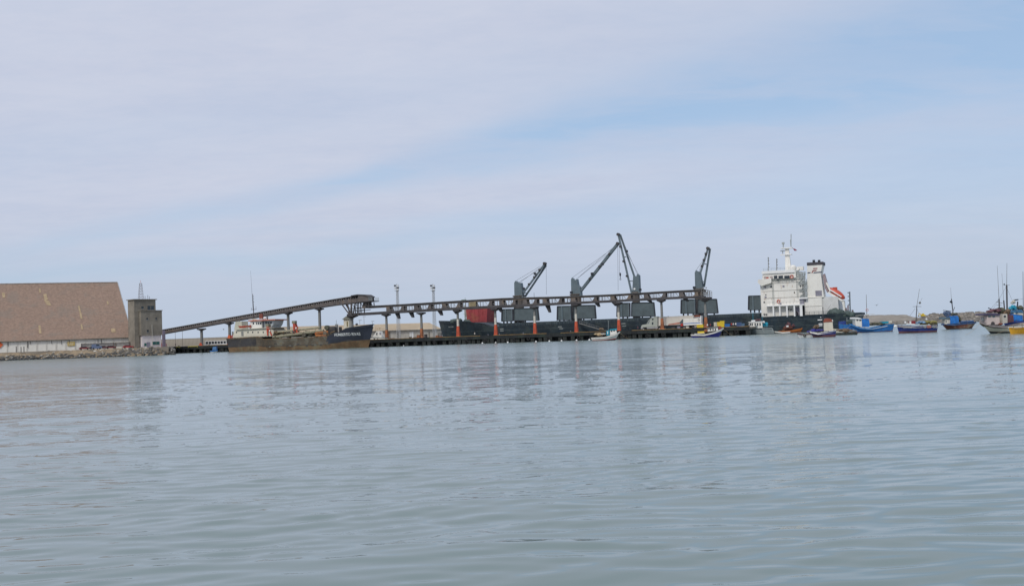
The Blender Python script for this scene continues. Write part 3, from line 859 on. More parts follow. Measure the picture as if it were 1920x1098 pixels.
light_mast(747.6, 532, 'left lattice floodlight mast behind the conveyor')
light_mast(815.3, 532, 'right lattice floodlight mast behind the conveyor')
for px, top, base, lab in ((329, 620, 640, 'thin lamp post just right of the silo'), (342.5, 617, 640, 'thin lamp post left of the first conveyor post'), (675.5, 600, 628, 'thin pole behind the dredger bow'),
                           (683.5, 593, 628, 'lamp post with crossbar behind the dredger bow'), (699, 602, 628, 'thin pole behind the tip of the dredger bow')):
    f = at_depth(px, 560, 0, 3.15); h = (YH(px) - top) * 560 / 1900 + 0.45
    a = MB(); a.tube((0, 0, 0), (0, 0, h), 0.13, 0.08, n=5)
    a.tube((-0.7, 0, h), (0.9, 0, h), 0.09, n=4); a.box(0.5, 1.1, -.15, .15, h - 0.15, h)
    tag(place(a.build('lamp_post', M_CONV), f), lab, 'lamp post', 'lamp posts behind the quay')


# ---------------------------------------------------------------- pier
def pier():
    xl = PF.at(312, YH(312))[0]; xr = PF.at(1404, YH(1404))[0]
    F = Fr(*PF.world(0, 0).xy, PF.yaw, 0)
    rt = F.root('pier', 'long concrete pier with dark piled face and ochre kerb', 'pier')
    L = xr - xl
    a = MB(); a.box(xl, xr, 0.3, 34, PZ - 0.7, PZ); a.build('deck', M_CONCP, rt)
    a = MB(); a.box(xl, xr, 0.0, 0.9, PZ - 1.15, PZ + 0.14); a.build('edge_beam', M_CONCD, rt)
    x = xl; src = None; sl = 5.6
    k = 0
    while x < xr - 1:
        m = M_KERB if (k % 5 != 3) else M_CONCD
        if k > 3:
            b = MB(); b.box(x + .05, min(x + sl - .05, xr), -0.03, 0.35, PZ + 0.142, PZ + 0.32); b.build('kerb', m, rt)
        x += sl; k += 1
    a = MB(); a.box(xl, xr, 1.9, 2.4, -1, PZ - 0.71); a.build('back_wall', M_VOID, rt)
    src = None; x = xl + 2; rnd = random.Random(2)
    while x < xr:
        if src is None:
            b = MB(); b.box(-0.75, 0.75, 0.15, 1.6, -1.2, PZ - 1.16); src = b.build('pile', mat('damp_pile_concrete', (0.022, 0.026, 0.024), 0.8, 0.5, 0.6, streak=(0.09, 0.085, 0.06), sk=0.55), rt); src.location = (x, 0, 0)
        else: share('pile', src, rt, (x, rnd.uniform(-.1, .5), 0))
        x += rnd.choice([1.9, 2.2, 2.8, 3.3, 4.0])
    src = None; x = xl + 4
    while x < xr:
        if src is None:
            b = MB(); b.torus((0, -0.2, 0.75), 0.5, 0.2); src = b.build('tyre_fender', M_RUBBER, rt); src.location = (x, 0, 0)
        else: share('tyre_fender', src, rt, (x, 0, rnd.uniform(-.2, .6)))
        x += rnd.choice([8.2, 12.3, 6.0])
    src = None
    x = xl + 6; 
    while x < xr:
        if src is None:
            b = MB(); b.tube((0, 1.3, PZ), (0, 1.3, PZ + 0.5), 0.22, n=8); b.tube((0, 1.3, PZ + 0.5), (0, 1.3, PZ + 0.66), 0.33, n=8); src = b.build('bollard', M_BLACK, rt); src.location = (x, 0, 0)
        else: share('bollard', src, rt, (x, 0, 0))
        x += 17
    # cross joints on the edge beam
    src = None; x = xl + 5
    while x < xr:
        if src is None:
            b = MB(); b.box(-0.06, 0.06, -0.025, 0.0, PZ - 1.1, PZ + 0.1); src = b.build('joint', M_VOID, rt); src.location = (x, 0, 0)
        else: share('joint', src, rt, (x, 0, 0))
        x += 8.2


pier()

# small white buoys floating along the pier
src = None
for i, (px, py, lab) in enumerate(((701.5, 648, 'white buoy just right of the dredger bow'), (757, 647, 'white buoy below the white shed wall'), (848.5, 644, 'white buoy below the cargo ship bow lettering'), (881, 643, 'white buoy below the red hatch cover'),
        (904.5, 642.5, 'white buoy left of the second red footed post'), (929.5, 641.5, 'white buoy straight below the second red footed post'), (952, 641, 'white buoy right of the second red footed post'),
        (1005, 639.5, 'white buoy below the third red footed post'), (1030, 638.8, 'white buoy just right of the third red footed post'), (1053, 638, 'white buoy midway between the third and fourth red footed posts'),
        (1081, 637, 'white buoy below the fourth red footed post'), (1105, 636.3, 'white buoy at the stern of the white and teal boat'), (1204, 632.2, 'white buoy below the nose of the truck'),
        (1231, 631.2, 'white buoy below the back of the truck cab'), (1258, 630.3, 'white buoy below the long white trailer'))):
    g = G(px, py + 1.4)
    a = MB(); a.blob((0, 0, 0.12), 0.36, 0.36, 0.33, 3, 0.05, n=10, m=6); a.tube((0, 0, 0.3), (0, 0, 0.6), 0.07, n=5)
    if src is None: src = a.build('mooring_buoy', M_WHITEC, smooth=True); o = src
    else: o = bpy.data.objects.new('mooring_buoy', src.data); COL.objects.link(o)
    o.location = (g[0], g[1], 0)
    tag(o, lab, 'buoy', 'white buoys along the pier face')


# ---------------------------------------------------------------- conveyor
CN = 6.0      # conveyor centreline behind the quay face


def post(px, ytop, ybot, label, style, cap=True):
    F = PF.sub(px, CN, z=PZ)
    rt = F.root('conveyor_post', label, 'conveyor post', 'posts carrying the conveyor along the pier')
    h = F.at(px, ytop)[1]
    zr = F.at(px, 613.5 if style == 'r' else 610)[1] if style != 'g' else 0
    w = 0.62
    def col(nm, z0, z1, w0, w1, m):
        a = MB(); a.frustum((0, 0, z0), w0, w0, (0, 0, z1), w1, w1); a.build(nm, m, rt)
    if style == 'r':
        hr = min(h * 0.42, 4.4); col('painted_foot', 0, hr, 1.3, 0.85, M_POSTR); col('middle', hr + .002, h * 0.66, 0.78, 0.72, M_POSTW); col('shaft', h * 0.66 + .002, h - 1.0, 0.72, 0.70, M_POST)
    elif style == 'o':
        hr = h * 0.38; col('painted_foot', 0, hr, 1.25, 0.85, M_POSTO); col('shaft', hr + .002, h - 1.0, 0.8, 0.7, M_POST); col('footing', -0.002, 0.5, 2.4, 1.7, M_POSTO)
    else:
        col('shaft', 0, h - 1.0, 0.95, 0.85, M_POST); a = MB(); a.frustum((0, -.8, 0), 2.0, 0.7, (0, -.8, 1.5), 0.4, 0.5); a.build('painted_foot', M_POSTR, rt)
    a = MB(); a.frustum((0, 0, h - 1.0), 1.0, 1.0, (0, 0, h - 0.55), 2.5, 2.0); a.box(-1.35, 1.35, -1.6, 1.6, h - 0.55, h); a.build('cap', M_CONVD, rt)
    return rt


for px, yt, lab, st in ((378.5, 615.5, 'first grey post from the silo with a red foot', 'g'), (431, 604.5, 'grey post rising behind the stern of the dredger', 'g'), (541.5, 585.5, 'grey post behind the middle of the dredger', 'g'),
                    (600.5, 577.5, 'grey post behind the fore deck of the dredger', 'g'), (661, 592, 'thick grey post by the cream tower behind the dredger bow', 'g'),
                    (725.5, 588.5, 'first orange footed post right of the dredger bow', 'o'), (791, 585.5, 'orange footed post before the white shed wall', 'o'),
                    (859.5, 581, 'red footed post in front of the cargo ship bow', 'r'), (930, 578, 'red footed post right of the red hatch cover', 'r'), (1003.5, 574.5, 'red footed post below the first ship crane hatch', 'r'),
                    (1081, 570, 'red footed post below the second ship crane', 'r'), (1161, 566.5, 'red footed post behind the bow of the white and teal boat', 'r'),
                    (1242, 561.5, 'rusty orange footed post in front of the white trailer', 'o'), (1324, 560.5, 'last rusty post at the right end of the conveyor', 'o')):
    post(px, yt, 0, lab, st)


def conveyor():
    F = PF.sub(700, CN, z=0)
    # inclined gallery
    rt = F.root('inclined_conveyor', 'long inclined conveyor gallery climbing from the silo to the head house', 'conveyor')
    T = [(285, 622.3), (302, 619), (427, 596.4), (540, 576.3), (629, 560.8), (676, 553.2)]
    B = [(285, 629.5), (302, 627), (427, 604.5), (540, 585.8), (629, 572.6), (676, 567.6)]
    tp = [F.at(*p) for p in T]; bt = [F.at(*p) for p in B]
    def mid(i, a):   # a: 0 bottom .. 1 top
        return (bt[i][0] * (1 - a) + tp[i][0] * a, bt[i][1] * (1 - a) + tp[i][1] * a)
    n = len(T)
    def ribbon(nm, a0, a1, y0, y1, m):
        mb = MB()
        for i in range(n - 1):
            p = [mid(i, a0), mid(i + 1, a0), mid(i + 1, a1), mid(i, a1)]
            mb.prism(p, y0, y1)
        return mb.build(nm, m, rt)
    ribbon('belt_deck', 0.10, 0.62, -1.6, 1.6, M_CONV)
    ribbon('lower_chord', 0.0, 0.10, -1.75, 1.75, M_CONVD)
    ribbon('roof', 0.84, 1.0, -1.8, 1.8, M_CONVD)
    ribbon('rear_sheet', 0.62, 0.84, 1.2, 1.6, M_CONVD)
    mb = MB()
    for i in range(n - 1):
        a, b = mid(i, 1.0), mid(i + 1, 1.0); mb.bar((a[0], -1.85, a[1]), (b[0], -1.85, b[1]), 0.1, 0.12)
    mb.build('roof_edge', M_CONVL, rt)
    # uprights
    x0, x1 = bt[0][0], bt[-1][0]
    xb = [b[0] for b in bt]; zb = [b[1] for b in bt]; xt = [b[0] for b in tp]; zt = [b[1] for b in tp]
    x = x0 + 1; src = []
    k = 0
    while x < x1:
        z0, z1 = np.interp(x, xb, zb), np.interp(x, xt, zt)
        if k == 0:
            b = MB(); b.box(-0.28, 0.28, -1.72, -1.5, 0, 1.0); s0 = b.build('upright', M_CONV, rt); o = s0
            b = MB(); b.box(0.6, 1.2, -1.66, -1.55, 0, 0.22); s1 = b.build('lamp_panel', M_CONVL, rt); p = s1
        else:
            o = share('upright', s0, rt, (0, 0, 0)); p = share('lamp_panel', s1, rt, (0, 0, 0))
        o.location = (x, 0, z0 + (z1 - z0) * 0.1); o.scale = (1, 1, (z1 - z0) * 0.74)
        p.location = (x + 0.3, 0, z0 + (z1 - z0) * 0.66)
        x += 2.3; k += 1
    # open head: rails and belts near the top right
    b = MB()
    for q in (0.2, 0.45, 0.7): pass
    # head house
    F2 = PF.sub(686, CN, z=0)
    h = F2.root('head_house', 'transfer head house with open steel legs where the two conveyors meet', 'transfer tower')
    def poly(nm, pts, y0, y1, m, par=h):
        mb = MB(); mb.prism([F2.at(*p) for p in pts], y0, y1); return mb.build(nm, m, par)
    poly('cabin', [(677, 553), (690, 553.5), (696, 557), (696.5, 564.5), (677, 567)], -2.4, 2.4, M_CONV)
    poly('roof', [(664, 553.8), (676, 551.8), (690, 552.2), (697, 556), (696.8, 557.4), (690, 553.8), (676, 553.6), (664, 555.6)], -2.7, 2.7, M_CONVD)
    poly('platform', [(677, 564.8), (704.5, 563.8), (704.5, 565), (677, 567.4)], -2.8, 2.8, M_CONVD)
    poly('chute', [(684, 567), (694, 566), (693, 577), (681, 578)], -1.3, 1.3, M_CONV)
    mb = MB()
    for px in (664.5, 671, 677.5, 690.5, 696):
        for y in (-2.2, 2.2):
            a = F2.at(px, 567); c = F2.at(px + 1.0, 590 if px < 690 else 577); mb.tube((a[0], y, a[1]), (c[0], y, c[1]), 0.22, n=5)
    for y in (-2.2, 2.2):
        for p, q in (((664, 578.5), (682, 576)), ((664, 584), (690, 580)), ((671, 567), (677, 578)), ((656, 571), (664, 583)), ((690, 567), (696, 577))):
            a, c = F2.at(*p), F2.at(*q); mb.tube((a[0], y, a[1]), (c[0], y, c[1]), 0.13, n=4)
    mb.build('leg_frame', M_CONVD, h)
    for p0, p1 in (((645, 570.5), (657.5, 590)), ((655.5, 569), (657.5, 590)), ((662, 569), (660, 590))):
        mb = MB(); a, c = F2.at(*p0), F2.at(*p1)
        for y in (-1.6, 1.6): mb.bar((a[0], y, a[1]), (c[0], y * .5, c[1]), 0.35, 0.42)
        mb.build('strut', M_CONV, h)
    poly('pier_head', [(655, 588.5), (667, 588), (667, 593), (655, 593.5)], -2, 2, M_CONVD)
    mb = MB()
    for y in (-2.7, 2.7):
        for yy in (557.5, 560, 562.3):
            a, c = F2.at(697, yy), F2.at(704, yy - .3); mb.tube((a[0], y, a[1]), (c[0], y, c[1]), 0.06, n=4)
        for px in (698, 700.3, 702.5, 704):
            a, c = F2.at(px, 557.3), F2.at(px, 564); mb.tube((a[0], y, a[1]), (c[0], y, c[1]), 0.06, n=4)
    mb.build('railing', M_RAIL, h)
    # horizontal gallery
    F = PF.sub(1000, CN, z=0)
    g = F.root('pier_conveyor', 'horizontal conveyor gallery with hoppers and open bays running along the pier', 'conveyor')
    xs_px = [690, 740, 760, 850, 960, 1050, 1160, 1260, 1322]
    ytop = [574.3, 571.8, 570.6, 565.0, 558.6, 556.6, 551.9, 545.8, 543.0]
    ybot = [590.5, 587.2, 586.2, 581.0, 576.2, 571.3, 565.9, 560.6, 558.6]
    xb = []; zb = []; zt = []
    for p, a, b in zip(xs_px, ytop, ybot):
        x, z = F.at(p, b); xb.append(x); zb.append(z); zt.append(F.at(p, a)[1])
    zbf = lambda x: float(np.interp(x, xb, zb)); ztf = lambda x: float(np.interp(x, xb, zt))
    def strip(nm, f0, f1, y0, y1, m, x_a, x_b, step=8):
        mb = MB(); xs = np.linspace(x_a, x_b, max(2, int((x_b - x_a) / step)))
        for a, b in zip(xs, xs[1:]): mb.prism([(a, f0(a)), (b, f0(b)), (b, f1(b)), (a, f1(a))], y0, y1)
        return mb.build(nm, m, g)
    xa, xz = xb[0], xb[-1]
    xs0 = F.at(664, 591)[0]
    H = lambda x, k: zbf(x) + (ztf(x) - zbf(x)) * k
    strip('deck_beam', lambda x: zbf(max(x, xa)) , lambda x: H(max(x, xa), 0.26), -1.7, 1.7, M_CONVD, xs0, xz)
    strip('edge_light', lambda x: H(max(x, xa), 0.262), lambda x: H(max(x, xa), 0.30), -1.75, -1.6, M_CONV, xs0, xz)
    strip('belt_housing', lambda x: H(x, 0.78), lambda x: H(x, 0.97), -1.5, 1.5, M_CONV, xa, xz)
    strip('roof', lambda x: H(x, 0.972), lambda x: H(x, 1.03), -1.9, 1.9, M_CONVD, xa, xz)
    strip('roof_edge', lambda x: H(x, 1.032), lambda x: H(x, 1.055), -1.95, -1.8, M_CONVL, xa, xz)
    # modules
    cx_px = [731, 757, 783, 808, 835.5, 862.5, 890, 922, 943, 966, 987, 1006, 1024.5, 1053, 1078, 1118, 1151, 1182, 1214, 1247, 1280, 1308]
    hs = None
    for i, p in enumerate(cx_px):
        x = F.at(p, 575)[0]; w = 0.95 if i < 9 else 0.85
        z0, z1 = H(x, 0.30), H(x, 0.775)
        mb = MB(); mb.prism([(x - w * 1.15, z0), (x + w * 0.9, z0), (x + w * .9, z1), (x - w * 1.15 + 0.9, z1)][::1] if i % 2 else [(x - w, z0), (x + w * 1.3, z0), (x + w * .75, z1), (x - w, z1)], -1.45, 1.45)
        mb.build('hopper', M_CONV, g)
        mb = MB()
        for dxx in (1.9, 3.1):
            if i + 1 < len(cx_px) and x + dxx > F.at(cx_px[i + 1], 575)[0] - 1.6: break
            mb.box(x + dxx - .07, x + dxx + .07, -1.5, -1.4, z0, z1)
            mb.box(x + dxx - .07, x + dxx + .07, 1.4, 1.5, z0, z1)
        nx = F.at(cx_px[i + 1], 575)[0] - 1.6 if i + 1 < len(cx_px) else x + 4
        for q in (0.42,): mb.box(x + 1.2, nx, -1.5, -1.42, z0 + (z1 - z0) * q - .05, z0 + (z1 - z0) * q + .05)
        if nx > x + 3.6: mb.bar((nx + .6, -1.45, z0), (nx - 0.5, -1.45, z1), 0.12, 0.14)
        mb.build('bay_frame', M_CONVL if i < 9 else M_CONV, g, kind='stuff')
    for p, ln in ((745, 11), (771, 10), (825, 9), (853, 8), (937, 8), (1027, 9), (1027.5, 13), (1120, 7), (1152, 7), (1218, 4), (1286, 5)):
        x = F.at(p, 578)[0]; z = zbf(x); l = ln * 0.21
        mb = MB(); mb.add([(x - 0.9, -.7, z), (x + 0.7, -.7, z), (x + 1.1, -.7, z - l), (x + 0.45, -.7, z - l), (x - 0.9, .7, z), (x + 0.7, .7, z), (x + 1.1, .7, z - l), (x + 0.45, .7, z - l)],
               [(0, 1, 2, 3), (7, 6, 5, 4), (0, 3, 7, 4), (1, 5, 6, 2), (2, 6, 7, 3), (0, 4, 5, 1)])
        mb.build('discharge_chute', M_CONVD, g)
    # railed platform at the end
    mb = MB()
    e0 = F.at(1322, 556); zt_ = F.at(1325, 541)[1]
    mb.box(e0[0] - 1, F.at(1333, 556)[0], -2, 2, e0[1] - .8, e0[1] - 0.2)
    mb.build('end_platform', M_CONVD, g)
    mb = MB()
    xe0, xe1 = F.at(1318, 550)[0], F.at(1332.5, 550)[0]
    for y in (-2, 2):
        for k in range(5):
            x = xe0 + (xe1 - xe0) * k / 4; mb.tube((x, y, e0[1] - .2), (x, y, zt_ - k * 0.25), 0.08, n=4)
        for zz in (0.3, 0.65, 1.0): mb.tube((xe0, y, e0[1] + (zt_ - e0[1]) * zz), (xe1, y, e0[1] + (zt_ - 1.0 - e0[1]) * zz), 0.07, n=4)
    for q in (0.2, 0.6): mb.blob((xe0 + (xe1 - xe0) * q, -2, zt_ + 0.3), 0.3, 0.25, 0.25, 3, n=6, m=4)
    mb.build('end_railing', M_POST, g)
    mb = MB(); mb.box(F.at(882, 565)[0], F.at(895, 565)[0], -1.56, -1.46, H(F.at(888, 565)[0], .3), H(F.at(888, 565)[0], .8)); mb.build('infill_panel', mat('tan_infill', (0.26, 0.21, 0.12), .8, .2, 1), g)
    mb = MB(); x = F.at(870, 560)[0]; z = ztf(x); mb.box(x - 1, x + .8, -.5, .5, z + .1, z + 0.5); mb.tube((x + .5, 0, z), (x + .5, 0, z + 1.3), 0.06, n=4); mb.build('roof_vent', mat('green_vent', (0.12, 0.2, 0.14), .8, .2, 1), g)
    mb = MB(); x = F.at(1001.7, 560)[0]; z = ztf(x); mb.tube((x, 0, z), (x, 0, z + 1.9), 0.07, n=4); mb.build('roof_aerial', M_CONVD, g)


conveyor()


# ---------------------------------------------------------------- hull maker
class Hull:
    """bow towards +x (or -x when flip); rows give paint bands from the waterline up"""
    def __init__(s, xs, xb, beam, zk, rake_b, rake_s=0.0, transom=0.75, ub=0.62, flare=0.82, flip=False):
        s.xs, s.xb, s.beam, s.rb, s.rs, s.tr, s.ub, s.fl = xs, xb, beam, rake_b, rake_s, transom, ub, flare
        s.u, s.z = [k[0] for k in zk], [k[1] for k in zk]; s.d = -1 if flip else 1
    def zd(s, u): return float(np.interp(u, s.u, s.z))
    def b(s, u, t):
        f = 1.0
        if u > s.ub:
            q = (u - s.ub) / (1 - s.ub); p = 1.5 + 1.3 * max(t, 0); f = max(0.0, 1 - q ** p)
        if u < 0.2: f *= s.tr + (1 - s.tr) * math.sin(math.pi / 2 * u / 0.2)
        return s.beam / 2 * f * (s.fl + (1 - s.fl) * max(0, min(1, t)))
    def x(s, u, t):
        a = s.xs - s.rs * max(t, 0); c = s.xb + s.rb * max(t, -0.2) ** 1 if t >= 0 else s.xb
        return s.d * (a + (c - a) * u)
    def pt(s, u, t, side=-1):
        z = t * s.zd(u) if t >= 0 else t * 1.2
        return Vector((s.x(u, t), side * s.b(u, t), z))
    def surf_y(s, x, z):
        u = 0.5
        for _ in range(8):
            t = max(0, min(1, z / s.zd(u))); a = s.xs - s.rs * t; c = s.xb + s.rb * t
            u = min(1, max(0, (x * s.d - a) / (c - a)))
        return -s.b(u, t)
    def build(s, rt, bands, deck, bulwark=0.5, n=40, name='hull', thick=0.12, smooth=True):
        """bands: [(t_top, material index)...]"""
        mats = []; ts = [-1.0, 0.0]; mi = []
        first = bands[0][1]
        for tt, m in bands:
            if m not in mats: mats.append(m)
        prev = 0.0; mi.append(mats.index(first))
        for tt, m in bands:
            k = max(1, int(round((tt - prev) / 0.25)))
            for j in range(k): ts.append(prev + (tt - prev) * (j + 1) / k); mi.append(mats.index(m))
            prev = tt
        us = list(1 - (1 - np.linspace(0, 1, n)) ** 1.15)
        mb = MB()
        for side in (-1, 1):
            vs = [s.pt(u, t, side) for u in us for t in ts]; base = len(mb.v); mb.v.extend([tuple(v) for v in vs]); K = len(ts)
            for i in range(len(us) - 1):
                for j in range(K - 1):
                    a = base + i * K + j; mb.f.append((a, a + K, a + K + 1, a + 1)); mb.mi.append(mi[j])
        K = len(ts)
        off = len(us) * K
        for j in range(K - 1):      # transom
            mb.f.append((j, j + 1, off + j + 1, off + j)); mb.mi.append(mi[j])
        # inner bulwark and cap
        mb.cur = mi[-1]
        for side in (-1, 1):
            p = [s.pt(u, 1.0, side) for u in us]
            for i in range(len(us) - 1):
                a, c = p[i], p[i + 1]
                ai = Vector((a.x, a.y - side * min(thick, abs(a.y)), a.z)); ci = Vector((c.x, c.y - side * min(thick, abs(c.y)), c.z))
                mb.add([a, c, ci, ai], [(0, 1, 2, 3)])
                mb.add([ai, ci, ci - Vector((0, 0, bulwark)), ai - Vector((0, 0, bulwark))], [(0, 1, 2, 3)])
        me = bpy.data.meshes.new(name); me.from_pydata(mb.v, [], mb.f)
        for m in mats: me.materials.append(m)
        me.polygons.foreach_set('material_index', mb.mi)
        bm = bmesh.new(); bm.from_mesh(me); bmesh.ops.remove_doubles(bm, verts=bm.verts, dist=0.004)
        bmesh.ops.recalc_face_normals(bm, faces=bm.faces); bm.to_mesh(me); bm.free()
        o = bpy.data.objects.new(name, me); COL.objects.link(o); o.parent = rt
        mb = MB()
        for i in range(len(us) - 1):
            a, c = s.pt(us[i], 1), s.pt(us[i + 1], 1); k = 0.985
            mb.add([(a.x, a.y * k, a.z - bulwark), (c.x, c.y * k, c.z - bulwark), (c.x, -c.y * k, c.z - bulwark), (a.x, -a.y * k, a.z - bulwark)], [(0, 1, 2, 3)])
        mb.build('deck', deck, rt)
        return o
    def rail(s, rt, t0, t1, m, name='rub_rail', r=0.07, u0=0.0, u1=0.99, n=28, out=0.04):
        mb = MB(); us = np.linspace(u0, u1, n)
        for side in (-1, 1):
            for a, b in zip(us, us[1:]):
                p = s.pt(a, t0, side); q = s.pt(b, t0, side); p2 = s.pt(a, t1, side); q2 = s.pt(b, t1, side)
                o = Vector((0, side * out, 0)); mb.add([p + o, q + o, q2 + o, p2 + o, p, q, q2, p2], [(0, 1, 2, 3), (0, 4, 5, 1), (3, 2, 6, 7)])
        return mb.build(name, m, rt)


def text_mesh(txt, size, parent, m, name, fn, x, z, width=None):
    cu = bpy.data.curves.new('lettering_curve', 'FONT'); cu.body = txt; cu.size = size; cu.extrude = 0.0; cu.offset = size * 0.02
    to = bpy.data.objects.new('lettering_tmp', cu); COL.objects.link(to)
    dg = bpy.context.evaluated_depsgraph_get(); dg.update()
    me = bpy.data.meshes.new_from_object(to.evaluated_get(dg))
    bpy.data.objects.remove(to); bpy.data.curves.remove(cu)
    n = len(me.vertices); co = np.zeros(n * 3); me.vertices.foreach_get('co', co); co = co.reshape(-1, 3)
    w = co[:, 0].max() - co[:, 0].min(); k = (width / w) if width else 1
    new = []
    for v in co:
        X = x + (v[0] - co[:, 0].min()) * k; Z = z + v[1]
        new.append((X, fn(X, Z) - 0.05, Z))
    me.vertices.foreach_set('co', np.array(new).ravel()); me.materials.clear(); me.materials.append(m); me.update()
    o = bpy.data.objects.new(name, me); COL.objects.link(o); o.parent = parent
    return o


# ---------------------------------------------------------------- cargo ship
def cargo_ship():
    SF = PF.sub(1230, SHIP_N, z=0)
    rt = SF.root('cargo_ship', 'long dark hulled bulk cargo ship with grey cranes and white deckhouse behind the pier', 'ship')
    N = -13.5                                   # near side of the hull
    at = lambda px, py, n=N: SF.at(px, py, n)
    xb = at(829, 640, -2)[0]; xs = at(1604, 600, -6)[0]
    zf = at(840, 602, -4)[1]; zm = at(1119, 599, N)[1] - 1.2
    zs = at(1500, 591, N)[1]
    L = xs - xb
    # mirrored: bow at -x
    bowtop = at(822.5, 601.5, 0)[0]
    u_of = lambda px: 1 - (at(px, 600, N)[0] - xb) / L
    H = Hull(-xs, -xb, 27.0, [(0, zs + 0.3), (u_of(1425), zs), (u_of(1400), zm), (u_of(935), zm), (u_of(925), zm + 0.3), (u_of(880), zf - 0.3), (0.955, zf), (1, zf + 0.5)], (xb - bowtop), 2.5, 0.7, 0.80, 0.9, flip=True)
    H.build(rt, [(0.12, M_BOOT), (1.0, M_HULL)], M_HULL, 0.9, n=60, thick=0.3)
    fy = H.surf_y
    # illegible pale name on the bow and draught marks: short strokes, as they read in the photo
    mb = MB()
    rnd = random.Random(4)
    x0, x1 = at(837, 611, N + 6)[0], at(852, 611, N + 6)[0]; z0 = at(844, 613.5, N + 6)[1]
    for k in range(6):
        a = x0 + (x1 - x0) * (k + 0.1) / 6; w = (x1 - x0) / 6 * 0.62
        y = fy(a, z0 + 0.4) - 0.06
        mb.box(a, a + w * .35, y, y + .05, z0, z0 + 0.8)
        if k % 2: mb.box(a + w * .35, a + w, y, y + .05, z0 + 0.45, z0 + 0.68)
        else: mb.box(a + w * .7, a + w, y, y + .05, z0, z0 + 0.8); mb.box(a + w * .35, a + w * .7, y, y + .05, z0 + .3, z0 + 0.5)
    x0 = at(843, 621, N + 6)[0]; z0 = at(846, 623, N + 6)[1]
    for k in range(4):
        a = x0 + k * 0.45; y = fy(a, z0) - 0.06; mb.box(a, a + 0.3, y, y + 0.05, z0, z0 + 0.32)
    mb.build('name_lettering', M_RAIL, rt)
    for px, py in ((937, 617), (937, 620.5), (1046, 613), (1048, 616.5), (1165, 607), (1166, 611.5)):
        x, z = at(px, py); y = fy(x, z) - 0.05; mb = MB(); mb.box(x, x + 1.7, y, y + 0.05, z, z + 0.32); mb.build('hull_marking', M_RAIL, rt)
    # plate seams standing a little proud of the shell, and scupper pipes
    for zz in (2.6, 5.0):
        mb = MB()
        xs_ = np.linspace(at(835, 610)[0], at(1596, 610)[0], 70)
        for a, b in zip(xs_, xs_[1:]):
            ya, yb = fy(a, zz) - .04, fy(b, zz) - .04
            mb.add([(a, ya, zz), (b, yb, zz), (b, yb, zz + .09), (a, ya, zz + .09), (a, ya + .08, zz + .09), (b, yb + .08, zz + .09)], [(0, 1, 2, 3), (3, 2, 5, 4)])
        mb.build('plate_seam', M_SLATE, rt)
    for k in range(34):
        x = at(845 + k * 22.3, 610)[0]; y = fy(x, 3.5) - .06; z1_ = H.zd(.5) - rnd.uniform(.4, 1.2)
        mb = MB(); mb.box(x, x + rnd.uniform(.12, .3), y, y + .1, z1_ - rnd.uniform(1.0, 3.5), z1_); mb.build('scupper', rnd.choice([M_SLATE, M_GREYSH, mat('rust_run', (.13, .07, .045), .8, .3, 1)]), rt)
    # continuous hatch coaming
    c0, c1 = at(937, 600, N + 4)[0], at(1426, 600, N + 4)[0]
    ztop = at(1160, 596.8, N + 3)[1]
    mb = MB(); x = c0
    mb.box(c0, c1, N + 3.5, -N - 3.5, zm - 1, ztop); mb.build('hatch_coaming', M_HULL, rt)
    mb = MB()
    k = 0; x = c0
    while x < c1:
        mb.box(x, x + 0.25, N + 3.2, N + 3.5, zm - 1, ztop - .1); x += 2.4
    mb.build('coaming_stiffeners', M_HULL, rt, kind='stuff')
    # deck rail
    mb = MB(); x = at(925, 600)[0]; x1 = at(1425, 600)[0]
    while x < x1: mb.tube((x, N + 0.6, zm - .2), (x, N + 0.6, zm + 1.2), 0.05, n=3); x += 2.0
    for zz in (0.5, 0.85, 1.2): mb.tube((at(925, 600)[0], N + .6, zm + zz), (x1, N + .6, zm + zz), 0.04, n=3)
    mb.build('deck_rail', M_SLATE, rt)
    # forecastle gear
    mb = MB(); x, z = at(853, 600, -6)
    mb.blob((x + 1, -6, zf - .2), 3.0, 3, 1.2, 2, .2); mb.blob((x + 6, -4, zf - .3), 3.0, 3, 1.0, 5, .2)
    mb.build('windlass', mat('green_grey_gear', (0.07, 0.10, 0.09), .7, .3, 1), rt)
    xm = at(872, 590, -2)[0]; mb = MB(); mb.tube((xm, -2, zf - 1), (xm, -2, at(872, 572, -2)[1]), 0.28, n=6); mb.tube((xm - .8, -2, zf + 3), (xm + .8, -2, zf + 3), .08, n=4); mb.build('foremast', mat('pale_green_mast', (0.35, 0.40, 0.34), .7, .2, 1), rt)
    # raised red cover
    p = [at(873.5, 577.5, -6), at(914, 573.5, -6), at(912.5, 603.5, -6), at(876, 604, -6)]
    mb = MB(); mb.prism(p, -6, 2); o = mb.build('hatch_cover', M_REDC, rt, label='raised red hatch cover near the bow')
    mb = MB(); mb.prism([(p[0][0] - 1.2, p[0][1]), p[0], p[3], (p[3][0] - 0.2, p[3][1])], -5.5, 1.5); mb.build('support', mat('mauve_grey', (0.30, 0.26, 0.25), .7, .2, 1), rt)
    mb = MB()
    for q in (0.2, .4, .6, .8): xx = p[3][0] + (p[2][0] - p[3][0]) * q; mb.box(xx, xx + .15, -6.12, -6.002, p[2][1] + .1, p[1][1] - .2)
    mb.build('stiffeners', M_REDC, o)
